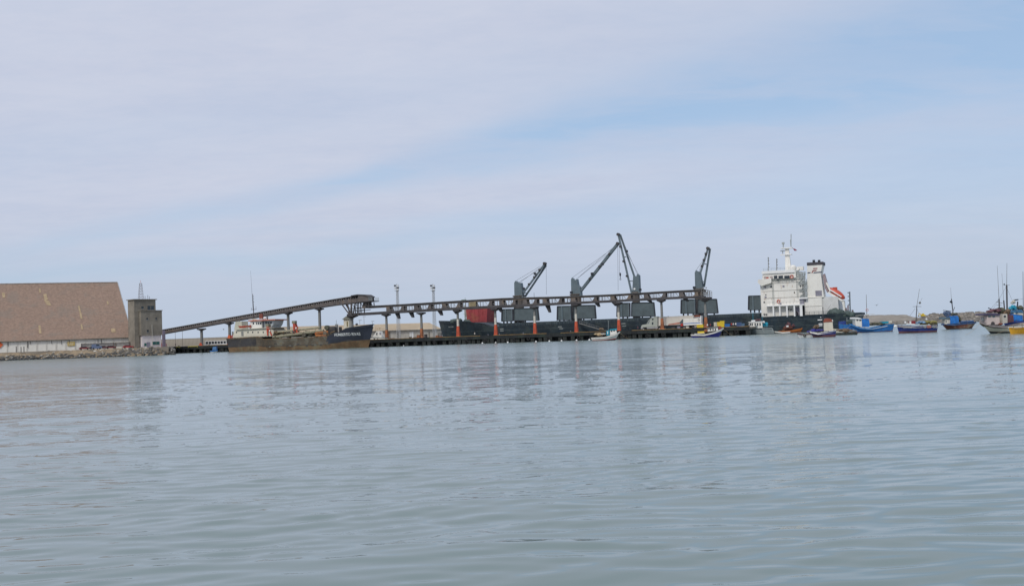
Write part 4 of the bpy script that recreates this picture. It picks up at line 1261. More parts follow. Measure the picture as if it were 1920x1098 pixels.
    # upright hatch covers
    for x0, x1, yt, yb, sl, dk in ((941, 962, 578.8, 601.8, 0, 1), (963.5, 1008, 577, 600.5, 2.5, 0), (1045, 1072, 573.0, 599.5, 0, 1), (1075, 1115.5, 571.5, 597, 2.0, 0), (1157, 1181, 567.5, 593.5, 0, 1), (1184, 1226, 566.5, 592.6, 2.5, 0),
                                   (1277, 1305, 561.0, 587.2, 0, 1), (1308, 1343.5, 560.2, 586.8, 3.0, 0), (1403.5, 1428, 553.8, 580.5, 0, 1)):
        n = -8.0
        p = [at(x0, yb + .3, n), at(x1 + sl, yb, n), at(x1, yt, n), at(x0 + 0.5, yt + .6, n)]
        mb = MB(); mb.prism(p, n, n + 1.1); o = mb.build('hatch_cover', M_SLATE, rt)
        mb = MB()
        mb.bar((p[2][0], n - .1, p[2][1]), (p[1][0], n - .1, p[1][1]), 0.5, 0.45)
        mb.bar((p[0][0], n - .1, p[0][1]), (p[1][0], n - .1, p[1][1]), 0.4, 0.3)
        mb.bar((p[3][0], n - .1, p[3][1]), (p[2][0], n - .1, p[2][1]), 0.4, 0.18)
        mb.bar((p[3][0], n - .1, p[3][1]), (p[0][0], n - .1, p[0][1]), 0.5, 0.3 if not dk else .5)
        mb.build('edge_beam', M_SLATED, o)
        if dk:
            mb = MB(); xx = p[0][0] + (p[1][0] - p[0][0]) * .32
            mb.box(xx, xx + .55, n - .35, n - .02, p[0][1], p[3][1] - .2); xx = p[0][0] + (p[1][0] - p[0][0]) * .9
            mb.box(xx, xx + .4, n - .35, n - .02, p[0][1], p[3][1] - .2); mb.build('stiffeners', M_CRANE, o)
        mb = MB()
        for q in (.15, .45, .8):
            xx = p[0][0] + (p[1][0] - p[0][0]) * q; mb.box(xx - .25, xx + .25, n, n + .6, p[0][1] - 1.2, p[0][1] - .01)
        mb.build('hinge', M_SLATED, o)
    # cranes: body outline, pedestal, jib beams (base px, tip px), cables
    def crane(body, ped, beams, cables, label, extras=(), cross=(), single=False, hook=None):
        n = -2.0
        mb = MB(); mb.prism([SF.at(p[0], p[1], n - 1.3) for p in body], n - 1.3, n + 1.3)
        cr = mb.build('crane', M_CRANE, rt, label=label)
        x0, x1, z0, z1 = SF.rect(ped[0], ped[1], ped[2], ped[3], n)
        mb = MB(); mb.tube(((x0 + x1) / 2, n, zm - 1), ((x0 + x1) / 2, n, z1), abs(x1 - x0) / 2, n=14)
        mb.tube(((x0 + x1) / 2, n, z1), ((x0 + x1) / 2, n, z1 + .5), abs(x1 - x0) / 2 + .35, n=14)
        mb.build('pedestal', M_CRANEB, cr)
        mb = MB(); k = 0
        for (p, q), yy in zip(beams, (-1.3, 1.3) if not single else (0,)):
            a, c = SF.at(*p, n + yy), SF.at(*q, n + yy * .4)
            w = 0.75 if not single else 1.0
            mb.bar((a[0], n + yy, a[1]), (c[0], n + yy * .4, c[1]), 0.5 if not single else 1.6, w)
        for p, q in cross:
            a, c = SF.at(*p, n), SF.at(*q, n); mb.bar((a[0], n, a[1]), (c[0], n, c[1]), .4, .35)
        jb = mb.build('jib', M_CRANE, cr)
        mb = MB()
        for (p, q) in beams[:1]:
            a, c = SF.at(*p, n), SF.at(*q, n)
            for t in (0.3, 0.55, 0.8):
                xx, zz = a[0] + (c[0] - a[0]) * t, a[1] + (c[1] - a[1]) * t; mb.box(xx - .45, xx + .45, n - 1.5, n - .7, zz - .55, zz + .25)
        mb.tube((c[0], n - 1, c[1] + .1), (c[0], n + 1, c[1] + .1), .65, n=8)
        mb.build('sheave', M_CONVD, cr)
        mb = MB()
        for p, q in cables:
            a, c = SF.at(*p, n), SF.at(*q, n); mb.tube((a[0], n, a[1]), (c[0], n, c[1]), 0.06, n=3)
        mb.build('cable', M_CONVD, cr)
        for kind, px, py in extras:
            x, z = SF.at(px, py, n - 1.6); mb = MB()
            if kind == 'lamp': mb.tube((x, n - 1.6, z), (x, n - 1.3, z), 0.42, n=10); mb.build('lamp', M_WHITEC, cr)
            else: mb.box(x - .5, x + .5, n - 1.9, n - 1.3, z - .5, z + .5); mb.build('winch_box', M_SLATED, cr)
        if hook:
            x, z = SF.at(*hook, n); mb = MB(); mb.blob((x, n, z + .8), .4, .3, .8, 1, .05); mb.tube((x, n, z), (x, n, z - 1.0), .14, n=5); mb.torus((x, n, z - 1.2), .3, .09); mb.build('hook', M_SLATED, cr)
    crane([(964.5, 560), (964, 530), (966, 526.5), (969, 529), (974, 531), (976, 530), (979, 548), (980, 560)], (964, 982, 556, 600),
          [((982, 548), (1021.5, 494.5)), ((984.5, 556), (1024, 497))], [((966, 527), (1013, 499)), ((974, 530), (1018, 498)), ((972, 529.5), (1014, 503)), ((1024, 494), (1024.5, 552))],
          'first grey crane from the bow, short twin jib raised to the right', extras=(('b', 982, 541), ('b', 1003, 513)), cross=(((980, 549), (987, 549)),))
    crane([(1071, 556), (1070.5, 524), (1072, 520.5), (1075, 524), (1079, 525), (1081, 523), (1083, 534), (1087, 538), (1088.5, 548), (1089, 556)], (1071, 1090, 553, 597),
          [((1086, 549), (1158.5, 457))], [((1072, 521), (1146, 468)), ((1081, 523), (1150, 468)), ((1080, 524), (1148, 465)), ((1158, 458), (1159, 545))],
          'second grey crane from the bow with a long single boom reaching right', single=True, extras=(('b', 1071, 548), ('b', 1130, 495), ('b', 1110, 513)))
    crane([(1185, 552), (1187, 518), (1190, 517), (1193, 519), (1194.5, 513), (1197.5, 516), (1199, 552)], (1186, 1200, 549, 596),
          [((1184.5, 550), (1159.5, 440)), ((1190, 520), (1163, 440))], [((1197, 514), (1173, 468)), ((1195, 514), (1165, 445)), ((1161, 441), (1161.5, 512))],
          'third grey crane, tallest, twin jib raised steeply to the left', extras=(('lamp', 1189.5, 541.5), ('b', 1200.5, 543), ('b', 1175, 471)), cross=(((1168.5, 481.5), (1174, 481.5)), ((1179, 526.5), (1188, 527))), hook=(1163, 518))
    crane([(1303.5, 546), (1302.5, 511), (1304.5, 506.5), (1307, 509), (1312, 508.5), (1316, 530), (1317.5, 546)], (1303, 1319, 543, 590),
          [((1313, 512), (1327.5, 466)), ((1320, 538), (1331.5, 466))], [((1305, 507), (1318, 488)), ((1311, 507), (1324, 476))],
          'last grey crane before the deckhouse, twin jib raised to the right', extras=(('b', 1301.5, 539),), cross=(((1321, 495), (1326.5, 495)), ((1315, 527.5), (1322, 528))))
    # ---- deckhouse
    n0, n1 = -11.0, 10.0
    dk = SF.at(1460, 592.5, n0)[1]
    def block(nm, x0, x1, yt, yb, a, b, m=M_WHITE, par=rt, base=None):
        X0, X1, z0, z1 = SF.rect(x0, x1, yt, yb, a); mb = MB(); mb.box(X0, X1, a, b, z0 if base is None else base, z1); return mb.build(nm, m, par)
    dh = block('deckhouse', 1426.5, 1505, 527, 594, n0, n1, base=dk - 1.5)
    block('upper_deckhouse', 1429.5, 1498, 514.5, 526.9, n0 + .4, n1 - .4, par=dh)
    # bridge
    p = [SF.at(1420.5, 529.5, n0 - 1.5), SF.at(1427.5, 536, n0 - 1.5), SF.at(1446, 530, n0 - 1.5), SF.at(1446, 521.5, n0 - 1.5), SF.at(1421.5, 524, n0 - 1.5)]
    mb = MB(); mb.prism(p, n0 - 1.5, n1 + 1.5); mb.build('bridge_wing', M_WHITE, dh)
    br = block('bridge', 1430, 1492, 507.5, 522, n0 - .8, n1 + .8, par=dh)
    block('bridge_roof', 1428, 1490, 506.8, 512, n0 - 1.2, n1 + 1.2, M_WHITEC, par=dh)
    for x0, x1 in ((1451, 1457.5), (1459.5, 1468), (1470.5, 1480.5)):
        X0, X1, z0, z1 = SF.rect(x0, x1, 516.5, 521.8, n0 - .9); mb = MB(); mb.box(X0, X1, n0 - .9, n0 - .7, z0, z1); mb.build('window', M_GLASS, dh)
    for x0, x1 in ((1432, 1441), (1443, 1449)):
        X0, X1, z0, z1 = SF.rect(x0, x1, 518, 522.2, n0 - .9); mb = MB(); mb.box(X0, X1, n0 - .9, n0 - .7, z0, z1); mb.build('window', mat('pinkish_glass', (0.40, 0.33, 0.31), .3, .2, 1), dh)
    for px, py, w, h in ((1434.5, 538, 4, 3), (1446, 537.5, 3.4, 3), (1469, 536.5, 3.6, 3), (1501, 536, 2.2, 3), (1435.5, 557, 3.6, 3), (1433, 566.5, 2.4, 2.6), (1463.5, 569, 3.6, 3.2), (1436, 552.5, 2, 2), (1489.5, 548, 2, 2), (1459, 524.3, 2.6, 3)):
        X0, X1, z0, z1 = SF.rect(px - w / 2, px + w / 2, py - h / 2, py + h / 2, n0); mb = MB(); q = n0 - (.9 if py < 525 else .12); mb.box(X0, X1, q, q + .4, z0, z1); mb.build('window', M_GREYSH if w > 3.5 else M_GLASS, dh)
    for px, py in ((1439, 523.5), (1484.5, 518.5), (1459, 565)):
        x, z = SF.at(px, py, n0 - 1); mb = MB(); q = -1.0 if py < 530 else -.15; mb.torus((x, n0 + q, z), .55, .16); mb.build('lifebuoy', M_ORED, dh)
    rnd2 = random.Random(8)
    for k in range(16):
        px, py = rnd2.uniform(1431, 1498), rnd2.choice([527.5, 533, 545, 558]); x, z = SF.at(px, py + 1, n0); mb = MB(); mb.box(x, x + .1, n0 - .05, n0 - .002, z - rnd2.uniform(.5, 1.6), z); mb.build('rust_run', mat('deckhouse_rust_run', (.42, .27, .17), .8, .3, 1), dh)
    for px, y0_, y1_ in ((1449.5, 530, 571), (1494.5, 527, 557)):
        mb = MB(); a = SF.at(px, y1_, n0); c = SF.at(px, y0_, n0)
        for dxx in (0, .5): mb.tube((a[0] + dxx, n0 - .25, a[1]), (a[0] + dxx, n0 - .25, c[1]), .05, n=4)
        zz_ = a[1]
        while zz_ < c[1]: mb.tube((a[0], n0 - .25, zz_), (a[0] + .5, n0 - .25, zz_), .04, n=3); zz_ += .5
        mb.build('ladder', M_RAIL, dh)
    mb = MB()
    for yy, x0, x1 in ((571.3, 1436, 1507), (529.3, 1447, 1498)):
        a, c = SF.at(x0, yy, n0 - 2), SF.at(x1, yy, n0 - 2); nn = n0 - (2.1 if yy > 550 else .5); k = a[0]
        while k < c[0]: mb.tube((k, nn, a[1]), (k, nn, a[1] + 1.0), .045, n=3); k += 1.3
        for q in (.5, 1.0): mb.tube((a[0], nn, a[1] + q), (c[0], nn, a[1] + q), .045, n=3)
    mb.build('railing', M_RAIL, dh)
    # plate lines, cable runs
    mb = MB()
    for yy, x0, x1 in ((544.5, 1428, 1500), (557.5, 1432, 1500), (529.5, 1447, 1500)):
        X0, X1, z0, z1 = SF.rect(x0, x1, yy, yy + .35, n0); mb.box(X0, X1, n0 - .12, n0 - .02, z0, z0 + .14)
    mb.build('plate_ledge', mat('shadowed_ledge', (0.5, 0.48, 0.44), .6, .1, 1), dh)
    # covered gallery: canopy, pillars, back wall
    X0, X1, z0, z1 = SF.rect(1436, 1507.5, 571.3, 573.2, n0 - 2.2); mb = MB(); mb.box(X0, X1, n0 - 2.2, n0 - .02, z0, z1); mb.build('canopy', M_WHITEC, dh)
    for px in (1450, 1462, 1475.5, 1489.5, 1502):
        x = SF.at(px, 580, n0 - 2)[0]; w = .28 if px < 1500 else .5; mb = MB(); mb.box(x - w, x + w, n0 - 2.1, n0 - 1.8, dk - .3, z0); mb.build('pillar', M_WHITEC, dh)
    X0, X1, zz0, zz1 = SF.rect(1490, 1501, 575, 591, n0); mb = MB(); mb.box(X0, X1, n0 - .06, n0 + .1, zz0, zz1); mb.build('recess', M_GREYSH, dh)
    X0, X1, zz0, zz1 = SF.rect(1503, 1508, 574, 592, n0 + .2); mb = MB(); mb.box(X0, X1, n0 - .3, n0 + 3, zz0, zz1); mb.build('doorway', M_VOID, dh)
    X0, X1, zz0, zz1 = SF.rect(1499.5, 1507, 559, 570, n0); mb = MB(); mb.box(X0, X1, n0 - .1, n0 + 3, zz0, zz1); mb.build('doorway', M_GREYSH, dh)
    x, z = SF.at(1492.5, 588, n0 - 1); mb = MB(); mb.torus((x, n0 - .8, z), .6, .25); mb.build('coiled_hose', M_BLACK, dh)
    mb = MB()
    for px, py in ((1433, 588.5), (1437, 588.8), (1478, 579.5), (1483, 580)): x, z = SF.at(px, py, n0 - .3); mb.box(x - .3, x + .3, n0 - .4, n0 - .02, z - .25, z + .25)
    mb.build('wall_locker', M_POST, dh)
    # stair tower and railings between house and funnel
    mb = MB()
    for lvl, (y, x0, x1) in enumerate(((514, 1489, 1511), (522, 1489, 1510), (532, 1497, 1513), (545, 1498, 1513), (557, 1500, 1514))):
        for nn in (n0 - .5, n0 + 3):
            for dy_ in (0, -2.2, -4.2):
                a, c = SF.at(x0, y + dy_, nn), SF.at(x1, y + dy_ - .5, nn); mb.tube((a[0], nn, a[1]), (c[0], nn, c[1]), .07 if dy_ else .16, n=4)
            for k in range(7):
                px = x0 + (x1 - x0) * k / 6; a, c = SF.at(px, y, nn), SF.at(px, y - 4.4, nn); mb.tube((a[0], nn, a[1]), (c[0], nn, c[1]), .06, n=4)
    for a, b in (((1490, 514), (1500, 504)), ((1498, 530), (1510, 515)), ((1501, 545), (1511, 533)), ((1500, 557), (1510, 546)), ((1505, 530), (1505, 512)), ((1512, 556), (1512, 523)), ((1508, 545), (1508, 510))):
        A, C = SF.at(*a, n0), SF.at(*b, n0); mb.bar((A[0], n0, A[1]), (C[0], n0, C[1]), .7, .22)
    mb.build('stair_tower', M_RAIL, dh)
    block('link_deck', 1498, 1514, 557.5, 560, n0 - .6, n0 + 5, M_WHITEC, par=dh)
    # main mast with platforms, radar
    xm, zm0 = SF.at(1478.5, 507, -2); ztp = SF.at(1477, 464, -2)[1]
    mb = MB(); mb.frustum((xm, -2, zm0), 2.2, 2.0, (xm - .2, -2, ztp), 1.3, 1.2); ms = mb.build('mast', M_WHITE, dh)
    mb = MB()
    for px, ya, x0, x1 in ((0, 476.5, 1464, 1484.5), (0, 464.5, 1464.5, 1486)):
        X0, X1, z0, z1 = SF.rect(x0, x1, ya, ya + 1.6, -2); mb.box(X0, X1, -3.4, -.6, z0, z1)
    mb.build('platform', M_WHITEC, ms)
    mb = MB()
    for px, y0, y1, r in ((1483.2, 464, 438.6, .17), (1468.6, 464, 455, .22), (1467.5, 476, 470, .2)): a, c = SF.at(px, y0, -2), SF.at(px, y1, -2); mb.tube((a[0], -2, a[1]), (c[0], -2, c[1]), r, n=5)
    a = SF.at(1484, 452, -2); mb.tube((a[0] - .3, -2, a[1] + .6), (a[0] - .3, -2, a[1] - 2), .22, n=5)
    x, z = SF.at(1467, 471, -2); mb.box(x - .9, x + .9, -2.2, -1.8, z, z + .3)
    x, z = SF.at(1468.5, 456, -2); mb.box(x - .5, x + .5, -2.4, -1.8, z - .4, z + .4)
    mb.build('aerial_pole', M_RAIL, ms)
    mb = MB(); a = SF.at(1486.5, 465.5, -2); mb.prism([(a[0], a[1]), (a[0] + .8, a[1] - .2), (a[0] + 1.7, a[1] - .9), (a[0] + 1.2, a[1] - 1.0), (a[0] + .6, a[1] - 1.0)], -2.05, -2.0); mb.build('flag', mat('dark_red_flag', (.25, .05, .08), .8, .2, 1), ms)
    for px, y0, y1, w in ((1440.5, 482, 506, .25), (1456.3, 485, 507, .28)):
        a, c = SF.at(px, y1, n0 + 4), SF.at(px, y0, n0 + 4); mb = MB(); mb.tube((a[0], n0 + 4, a[1] - .5), (c[0], n0 + 4, c[1]), w * .6, n=5)
        for q in (.2, .45, .7, .9): zz = a[1] + (c[1] - a[1]) * q; mb.box(a[0], a[0] + .5, n0 + 3.8, n0 + 4.2, zz, zz + .25)
        mb.build('radio_mast', M_POST, dh)
    mb = MB()
    X0, X1 = SF.at(1432, 506, n0)[0], SF.at(1495, 503, n0)[0]; zr_ = SF.at(1460, 507, n0)[1]
    x = X0
    while x < X1: mb.tube((x, n0 - 1, zr_), (x, n0 - 1, zr_ + 1), .05, n=3); x += 1.6
    for q in (.5, 1): mb.tube((X0, n0 - 1, zr_ + q), (X1, n0 - 1, zr_ + q), .045, n=3)
    mb.build('roof_rail', M_RAIL, dh)
    # dome and box on the bridge roof
    x, z = SF.at(1487, 505, -4); mb = MB(); mb.blob((x, -4, z + .5), 1.3, 1.3, 1.3, 2, 0, n=12, m=8); mb.box(x + 1.5, x + 4, -5, -3, z - .5, z + .9); mb.build('radome', M_WHITE, dh)
    # ---- casing + funnel
    cs = block('funnel_casing', 1508.5, 1541.5, 557, 594, n0 + .6, 4, base=dk - 1.5)
    fu = [SF.at(1513.5, 558, n0 + 1), SF.at(1545, 557, n0 + 1), SF.at(1542.5, 492.5, n0 + 1), SF.at(1513.5, 495, n0 + 1)]
    mb = MB(); mb.prism([fu[0], fu[1], (fu[1][0] - .8, fu[2][1] * .7 + fu[1][1] * .3), fu[2], fu[3]], n0 + 1, n0 + 9); fn = mb.build('funnel', M_WHITE, rt)
    X0, X1, z0, z1 = SF.rect(1513, 1542.8, 491.2, 496.8, n0 + .9); mb = MB(); mb.box(X0 - .05, X1 + .05, n0 + .9, n0 + 9.1, z0, z1); mb.build('black_top', mat('sooty_grey', (.06, .055, .065), .7, .2, 1), fn)
    for px in (1526, 1536):
        x, z = SF.at(px, 492, n0 + 4); mb = MB(); mb.tube((x, n0 + 4, z - .5), (x, n0 + 4, z + 1.0), .5, n=10); mb.build('exhaust_pipe', M_SLATED, fn)
    def logo(pts, m, nm='emblem'):
        mb = MB(); mb.prism([SF.at(*p, n0 + .95) for p in pts], n0 + .93, n0 + 1.0); mb.build(nm, m, fn)
    logo([(1514.2, 510.3), (1520, 510.1), (1519.5, 512.0), (1514.2, 512.2)], M_NAVY, 'funnel_band')
    logo([(1526, 510.2), (1541, 508.8), (1540.8, 510.8), (1525, 512.1)], M_NAVY, 'funnel_band')
    logo([(1525.2, 502.5), (1532.8, 502.0), (1532.2, 503.9), (1524.2, 504.2)], M_REDB)
    logo([(1523.6, 506.6), (1531.2, 505.8), (1530.7, 507.8), (1524.6, 508.3), (1523.3, 511.6), (1521.2, 511.8)], M_REDB)
    X0, X1, z0, z1 = SF.rect(1529, 1541, 544.5, 554.5, n0 + 1); mb = MB(); mb.box(X0, X1, n0 + .85, n0 + 1.1, z0, z1); mb.build('louvre', M_GREYSH, fn)
    X0, X1, z0, z1 = SF.rect(1509, 1511.5, 560, 565.5, n0 + .6); mb = MB(); mb.box(X0, X1, n0 + .45, n0 + .7, z0, z1); mb.build('door', M_GREYSH, cs)
    mb = MB()
    for x0, x1, yy in ((1509, 1541, 573.5), (1509, 1541, 557.5)): X0, X1, z0, z1 = SF.rect(x0, x1, yy - .3, yy + .3, n0 + .6); mb.box(X0, X1, n0 + .48, n0 + .59, z0, z1)
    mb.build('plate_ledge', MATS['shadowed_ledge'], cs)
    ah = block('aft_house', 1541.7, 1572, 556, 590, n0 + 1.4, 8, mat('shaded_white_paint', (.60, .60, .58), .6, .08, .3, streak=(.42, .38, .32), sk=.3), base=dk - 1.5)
    # sloping grey trunk aft of the funnel
    mb = MB(); mb.prism([SF.at(*p, n0 + 4) for p in ((1542.5, 515), (1546.5, 513), (1553, 537), (1556, 545), (1551, 548), (1547, 540))], n0 + 3, n0 + 6); mb.build('vent_trunk', mat('mauve_trunk', (.33, .26, .27), .6, .2, 1), fn)
    # free-fall lifeboat on its ramp
    n = n0 + 2
    mb = MB(); mb.prism([SF.at(*p, n) for p in ((1551, 549), (1553.5, 546.5), (1583, 563.5), (1581, 566.5))], n, n + 3.2)
    mb.prism([SF.at(*p, n) for p in ((1578, 563), (1583, 563.5), (1584.5, 583), (1582, 583))], n, n + .5); mb.prism([SF.at(*p, n) for p in ((1578, 563), (1583, 563.5), (1584.5, 583), (1582, 583))], n + 2.7, n + 3.2)
    mb.prism([SF.at(*p, n) for p in ((1548, 530), (1551, 529), (1558, 545), (1556, 548))], n, n + .5)
    rp = mb.build('launching_ramp', M_WHITE, rt)
    A, B = SF.at(1551, 542.5, n + 1.6), SF.at(1582.5, 561.5, n + 1.6)
    d = Vector((B[0] - A[0], 0, B[1] - A[1])); Ln = d.length; d.normalize(); up = Vector((-d.z, 0, d.x)) * (1 if d.x > 0 else -1)
    mb = MB(); K = 14; rings = 18; vs = []
    for i in range(rings):
        t = i / (rings - 1); r = 1.7 * (math.sin(math.pi * min(1, max(.02, t * .96 + .02))) ** .52)
        for j in range(K):
            an = 2 * math.pi * j / K; c = Vector((A[0], n + 1.6, A[1])) + d * (t * Ln) + up * (.5 + r * .85 * math.sin(an)) + Vector((0, 1, 0)) * (r * .95 * math.cos(an)); vs.append(c)
    mb.add(vs, [(i * K + j, (i + 1) * K + j, (i + 1) * K + (j + 1) % K, i * K + (j + 1) % K) for i in range(rings - 1) for j in range(K)] + [tuple(range(K)), tuple(range((rings - 1) * K, rings * K))])
    lb = mb.build('lifeboat', M_ORED, rt, smooth=True)
    mb = MB(); a = Vector((A[0], n - .12, A[1])) + d * 1.2 + up * .5; b = Vector((A[0], n - .12, A[1])) + d * (Ln - 1.2) + up * .5
    mb.bar(a, b, .35, .42); mb.build('fender_strip', M_WHITEC, lb)
    mb = MB(); c = Vector((A[0], n + 1.6, A[1])) + d * (Ln * .3) + up * 1.9; mb.box(c.x - .8, c.x + .8, n + .9, n + 2.3, c.z - .5, c.z + .4); mb.build('conning_cab', M_ORED, lb)
    # stern gear
    gm = mat('green_grey_gear', (0.07, 0.10, 0.09))
    mb = MB()
    for px, py, r in ((1565, 583, 2.3), (1560, 587, 2.2), (1572, 586, 2.4), (1590, 586, 1.6), (1597, 587, 1.4), (1584, 588, 1.6)):
        x, z = SF.at(px, py, n0 + 2); mb.blob((x, n0 + 2, z - .5), r, 1.6, r * .8, int(px), .15)
    mb.build('mooring_winch', gm, rt)
    mb = MB(); a, c = SF.at(1594, 585, 0), SF.at(1593, 546.6, 0); mb.tube((a[0], 0, a[1] - 2), (c[0], 0, c[1]), .28, n=6)
    for q in (.35, .55, .75, .93): mb.box(c[0] - .8, c[0], -.2, .2, a[1] + (c[1] - a[1]) * q, a[1] + (c[1] - a[1]) * q + .35)
    mb.build('stern_mast', mat('slate_stern_mast', (.16, .19, .21), .6, .2, 1), rt)
    mb = MB()
    for px, yt in ((1590, 572), (1586.5, 577), (1599, 581)): a, c = SF.at(px, 588, n0 + 3), SF.at(px, yt, n0 + 3); mb.tube((a[0], n0 + 3, a[1] - .5), (c[0], n0 + 3, c[1]), .25, n=5)
    mb.build('stern_davit', mat('dark_red_brown_gear', (.16, .07, .06), .7, .2, 1), rt)
    # rail of the poop
    mb = MB(); xx = SF.at(1509, 590, N)[0]; x1 = SF.at(1600, 588, N)[0]; z = zs + .2
    while xx < x1: mb.tube((xx, N + .6, z - .2), (xx, N + .6, z + 1.1), .06, n=3); xx += 1.7
    for q in (.4, .75, 1.1): mb.tube((SF.at(1509, 590, N)[0], N + .6, z + q), (x1, N + .6, z + q), .05, n=3)
    mb.build('poop_rail', M_SLATE, rt)
    # gangway
    a, c = SF.at(1087, 606, N - 1), SF.at(1130, 617, N - 1); mb = MB(); mb.bar((a[0], N - 1, a[1]), (c[0], N - 5, c[1]), .9, .22)
    for q in range(9): t = q / 8; mb.tube((a[0] + (c[0] - a[0]) * t, N - 1 - 4 * t - .4, a[1] + (c[1] - a[1]) * t), (a[0] + (c[0] - a[0]) * t, N - 1 - 4 * t - .4, a[1] + (c[1] - a[1]) * t + 1.0), .05, n=3)
    mb.tube((a[0], N - 1.4, a[1] + 1), (c[0], N - 5.4, c[1] + 1), .05, n=3)
    mb.build('gangway', M_POST, rt)
    # deck piping along the main deck
    mb = MB()
    for q in range(26):
        px = 930 + q * 19; x = at(px, 600, N + 1.5)[0]; mb.tube((x, N + 1.5, zm - 1), (x, N + 1.5, zm + random.uniform(.4, 1.6)), .18, n=5)
    mb.build('deck_vent', M_SLATE, rt)


cargo_ship()


# ---------------------------------------------------------------- dredger
def dredger():
    g = G(556, 655.9); DF = Fr(g[0], g[1] + 6.5, R(-17), 0)
    rt = DF.root('dredger', 'rusty dark dredger with cream bridge house moored at the left of the pier', 'ship')
    N = -6.2
    at = lambda px, py, n=N: DF.at(px, py, n)
    xs = at(424, 650)[0]; xbow = at(688.5, 645, -1)[0]; xtop = at(701.5, 607, 0)[0]
    L = xbow - xs; uof = lambda px: (at(px, 640)[0] - xs) / (at(701, 620, -2)[0] - xs)
    zst = at(425, 634)[1]; zmid = at(560, 632.5)[1]
    H = Hull(xs, xbow, 12.6, [(0, zst), (uof(490), at(490, 630)[1]), (uof(497), zmid), (uof(618), zmid), (uof(628), at(628, 624.5)[1]), (uof(640), at(640, 622)[1]), (uof(651), at(651, 614.5)[1]), (1, at(701.5, 607, 0)[1])],
             xtop - xbow, 1.0, 0.72, 0.74, 0.88)
    o = H.build(rt, [(0.34, M_DRUST), (1.0, M_DMID)], M_DRUST, 0.8, n=60, thick=.2)
    # dark paint of stern and bow: extra slots chosen by position along the hull
    me = o.data; me.materials.append(M_DSTERN); me.materials.append(M_DBOW)
    xst = at(478, 640)[0]; xbo = at(612, 640)[0]
    for p in me.polygons:
        c = p.center
        if c.z > 1.4 and c.x < xst: p.material_index = 2
        if c.x > xbo and c.z > 2.5 + 1.2 * max(0, (c.x - xbo) / 19 - .2): p.material_index = 3
    H.rail(rt, 0.93, 0.985, M_DRUST, 'sheer_strake', u0=0.02, u1=uof(618))
    H.rail(rt, 0.36, 0.40, M_DSTERN, 'rub_rail', u0=0.02, u1=.9)
    # plates and doors on the weathered mid hull
    rnd = random.Random(9)
    for i in range(26):
        px = 482 + i * 5.3; x = at(px, 645)[0]; z0 = rnd.uniform(1.2, 3.0); h = rnd.uniform(.8, 1.9); w = rnd.uniform(.7, 1.2)
        y = H.surf_y(x, z0) - .07
        mb = MB(); mb.box(x, x + w, y, y + .25, z0, z0 + h); mb.build('hull_plate', rnd.choice([M_DMID, M_DSTERN, M_DRUST, M_DMID, mat('pale_grey_patch', (.22, .23, .20), .8, .3, .6)]), rt)
    text_mesh('HUMBERTO RIVAS', 1.55, rt, mat('white_lettering', (.72, .73, .70), .6, .1, 2), 'name_lettering', H.surf_y, at(627, 628)[0], at(648, 629.0)[1], at(668.5, 626)[0] - at(627, 628)[0])
    # ---- superstructure
    def blk(nm, pts, y0, y1, m, par=rt):
        mb = MB(); mb.prism([DF.at(*p, y0) for p in pts], y0, y1); return mb.build(nm, m, par)
    sp = blk('superstructure', [(436, 632.5), (439.5, 619), (445, 617), (506, 613.5), (513, 620), (513, 630), (440, 633)], -5.2, 5.2, M_CREAM)
    blk('upper_deck', [(442, 617.6), (514, 613.6), (514, 614.5), (442, 618.4)], -5.8, 5.8, mat('grey_cream_edge', (.38, .36, .30), .7, .2, 1), sp)
    fn = blk('funnel', [(439, 618), (441.5, 603), (453, 602), (454, 617)], -2.4, 2.4, mat('pale_olive_cream', (.50, .50, .40), .6, .12, .5, streak=(.3, .25, .18), sk=.4), sp)
    for px in (444, 449): x, z = DF.at(px, 603, 0); mb = MB(); mb.tube((x, 0, z - .3), (x, 0, z + .7), .28, n=8); mb.build('exhaust_pipe', M_CONV, fn)
    br = blk('bridge', [(468, 616), (469.5, 602), (490, 600.5), (491, 614)], -4.4, 4.4, M_WHITE, sp)
    blk('bridge_front', [(491, 614.5), (491, 600.8), (514.5, 599.5), (512.5, 607), (508, 614)], -3.8, 3.8, mat('pale_blue_grey', (.46, .50, .52), .5, .12, .6), sp)
    blk('bridge_roof', [(464.5, 602.3), (466, 600.2), (516, 597.8), (515.5, 599.8)], -5.0, 5.0, M_PINKY, sp)
    for x0, x1 in ((474, 476.3), (480.3, 482.2), (483.6, 486.0), (487.2, 490)):
        X0, X1, z0, z1 = DF.rect(x0, x1, 604.0, 607.8, -4.4); mb = MB(); mb.box(X0, X1, -4.48, -4.3, z0, z1); mb.build('window', M_GLASS, br)
    for x0, x1 in ((497.5, 501), (502, 505.2), (506.2, 509.5)):
        X0, X1, z0, z1 = DF.rect(x0, x1, 603, 606.5, -3.8); mb = MB(); mb.box(X0, X1, -3.88, -3.7, z0, z1); mb.build('window', M_GLASS, sp)
    for px in (443.5, 465, 473.8, 484, 493.7, 455): 
        X0, X1, z0, z1 = DF.rect(px - .9, px + .9, 621.2, 624, -5.2); mb = MB(); mb.box(X0, X1, -5.28, -5.1, z0, z1); mb.build('porthole', M_GLASS, sp)
    x, z = DF.at(454.5, 624, -5.2); mb = MB(); mb.box(x - .5, x + .5, -5.3, -5.15, z - 1.3, z + .6); mb.build('door', M_POST, sp)
    # rails
    mb = MB()
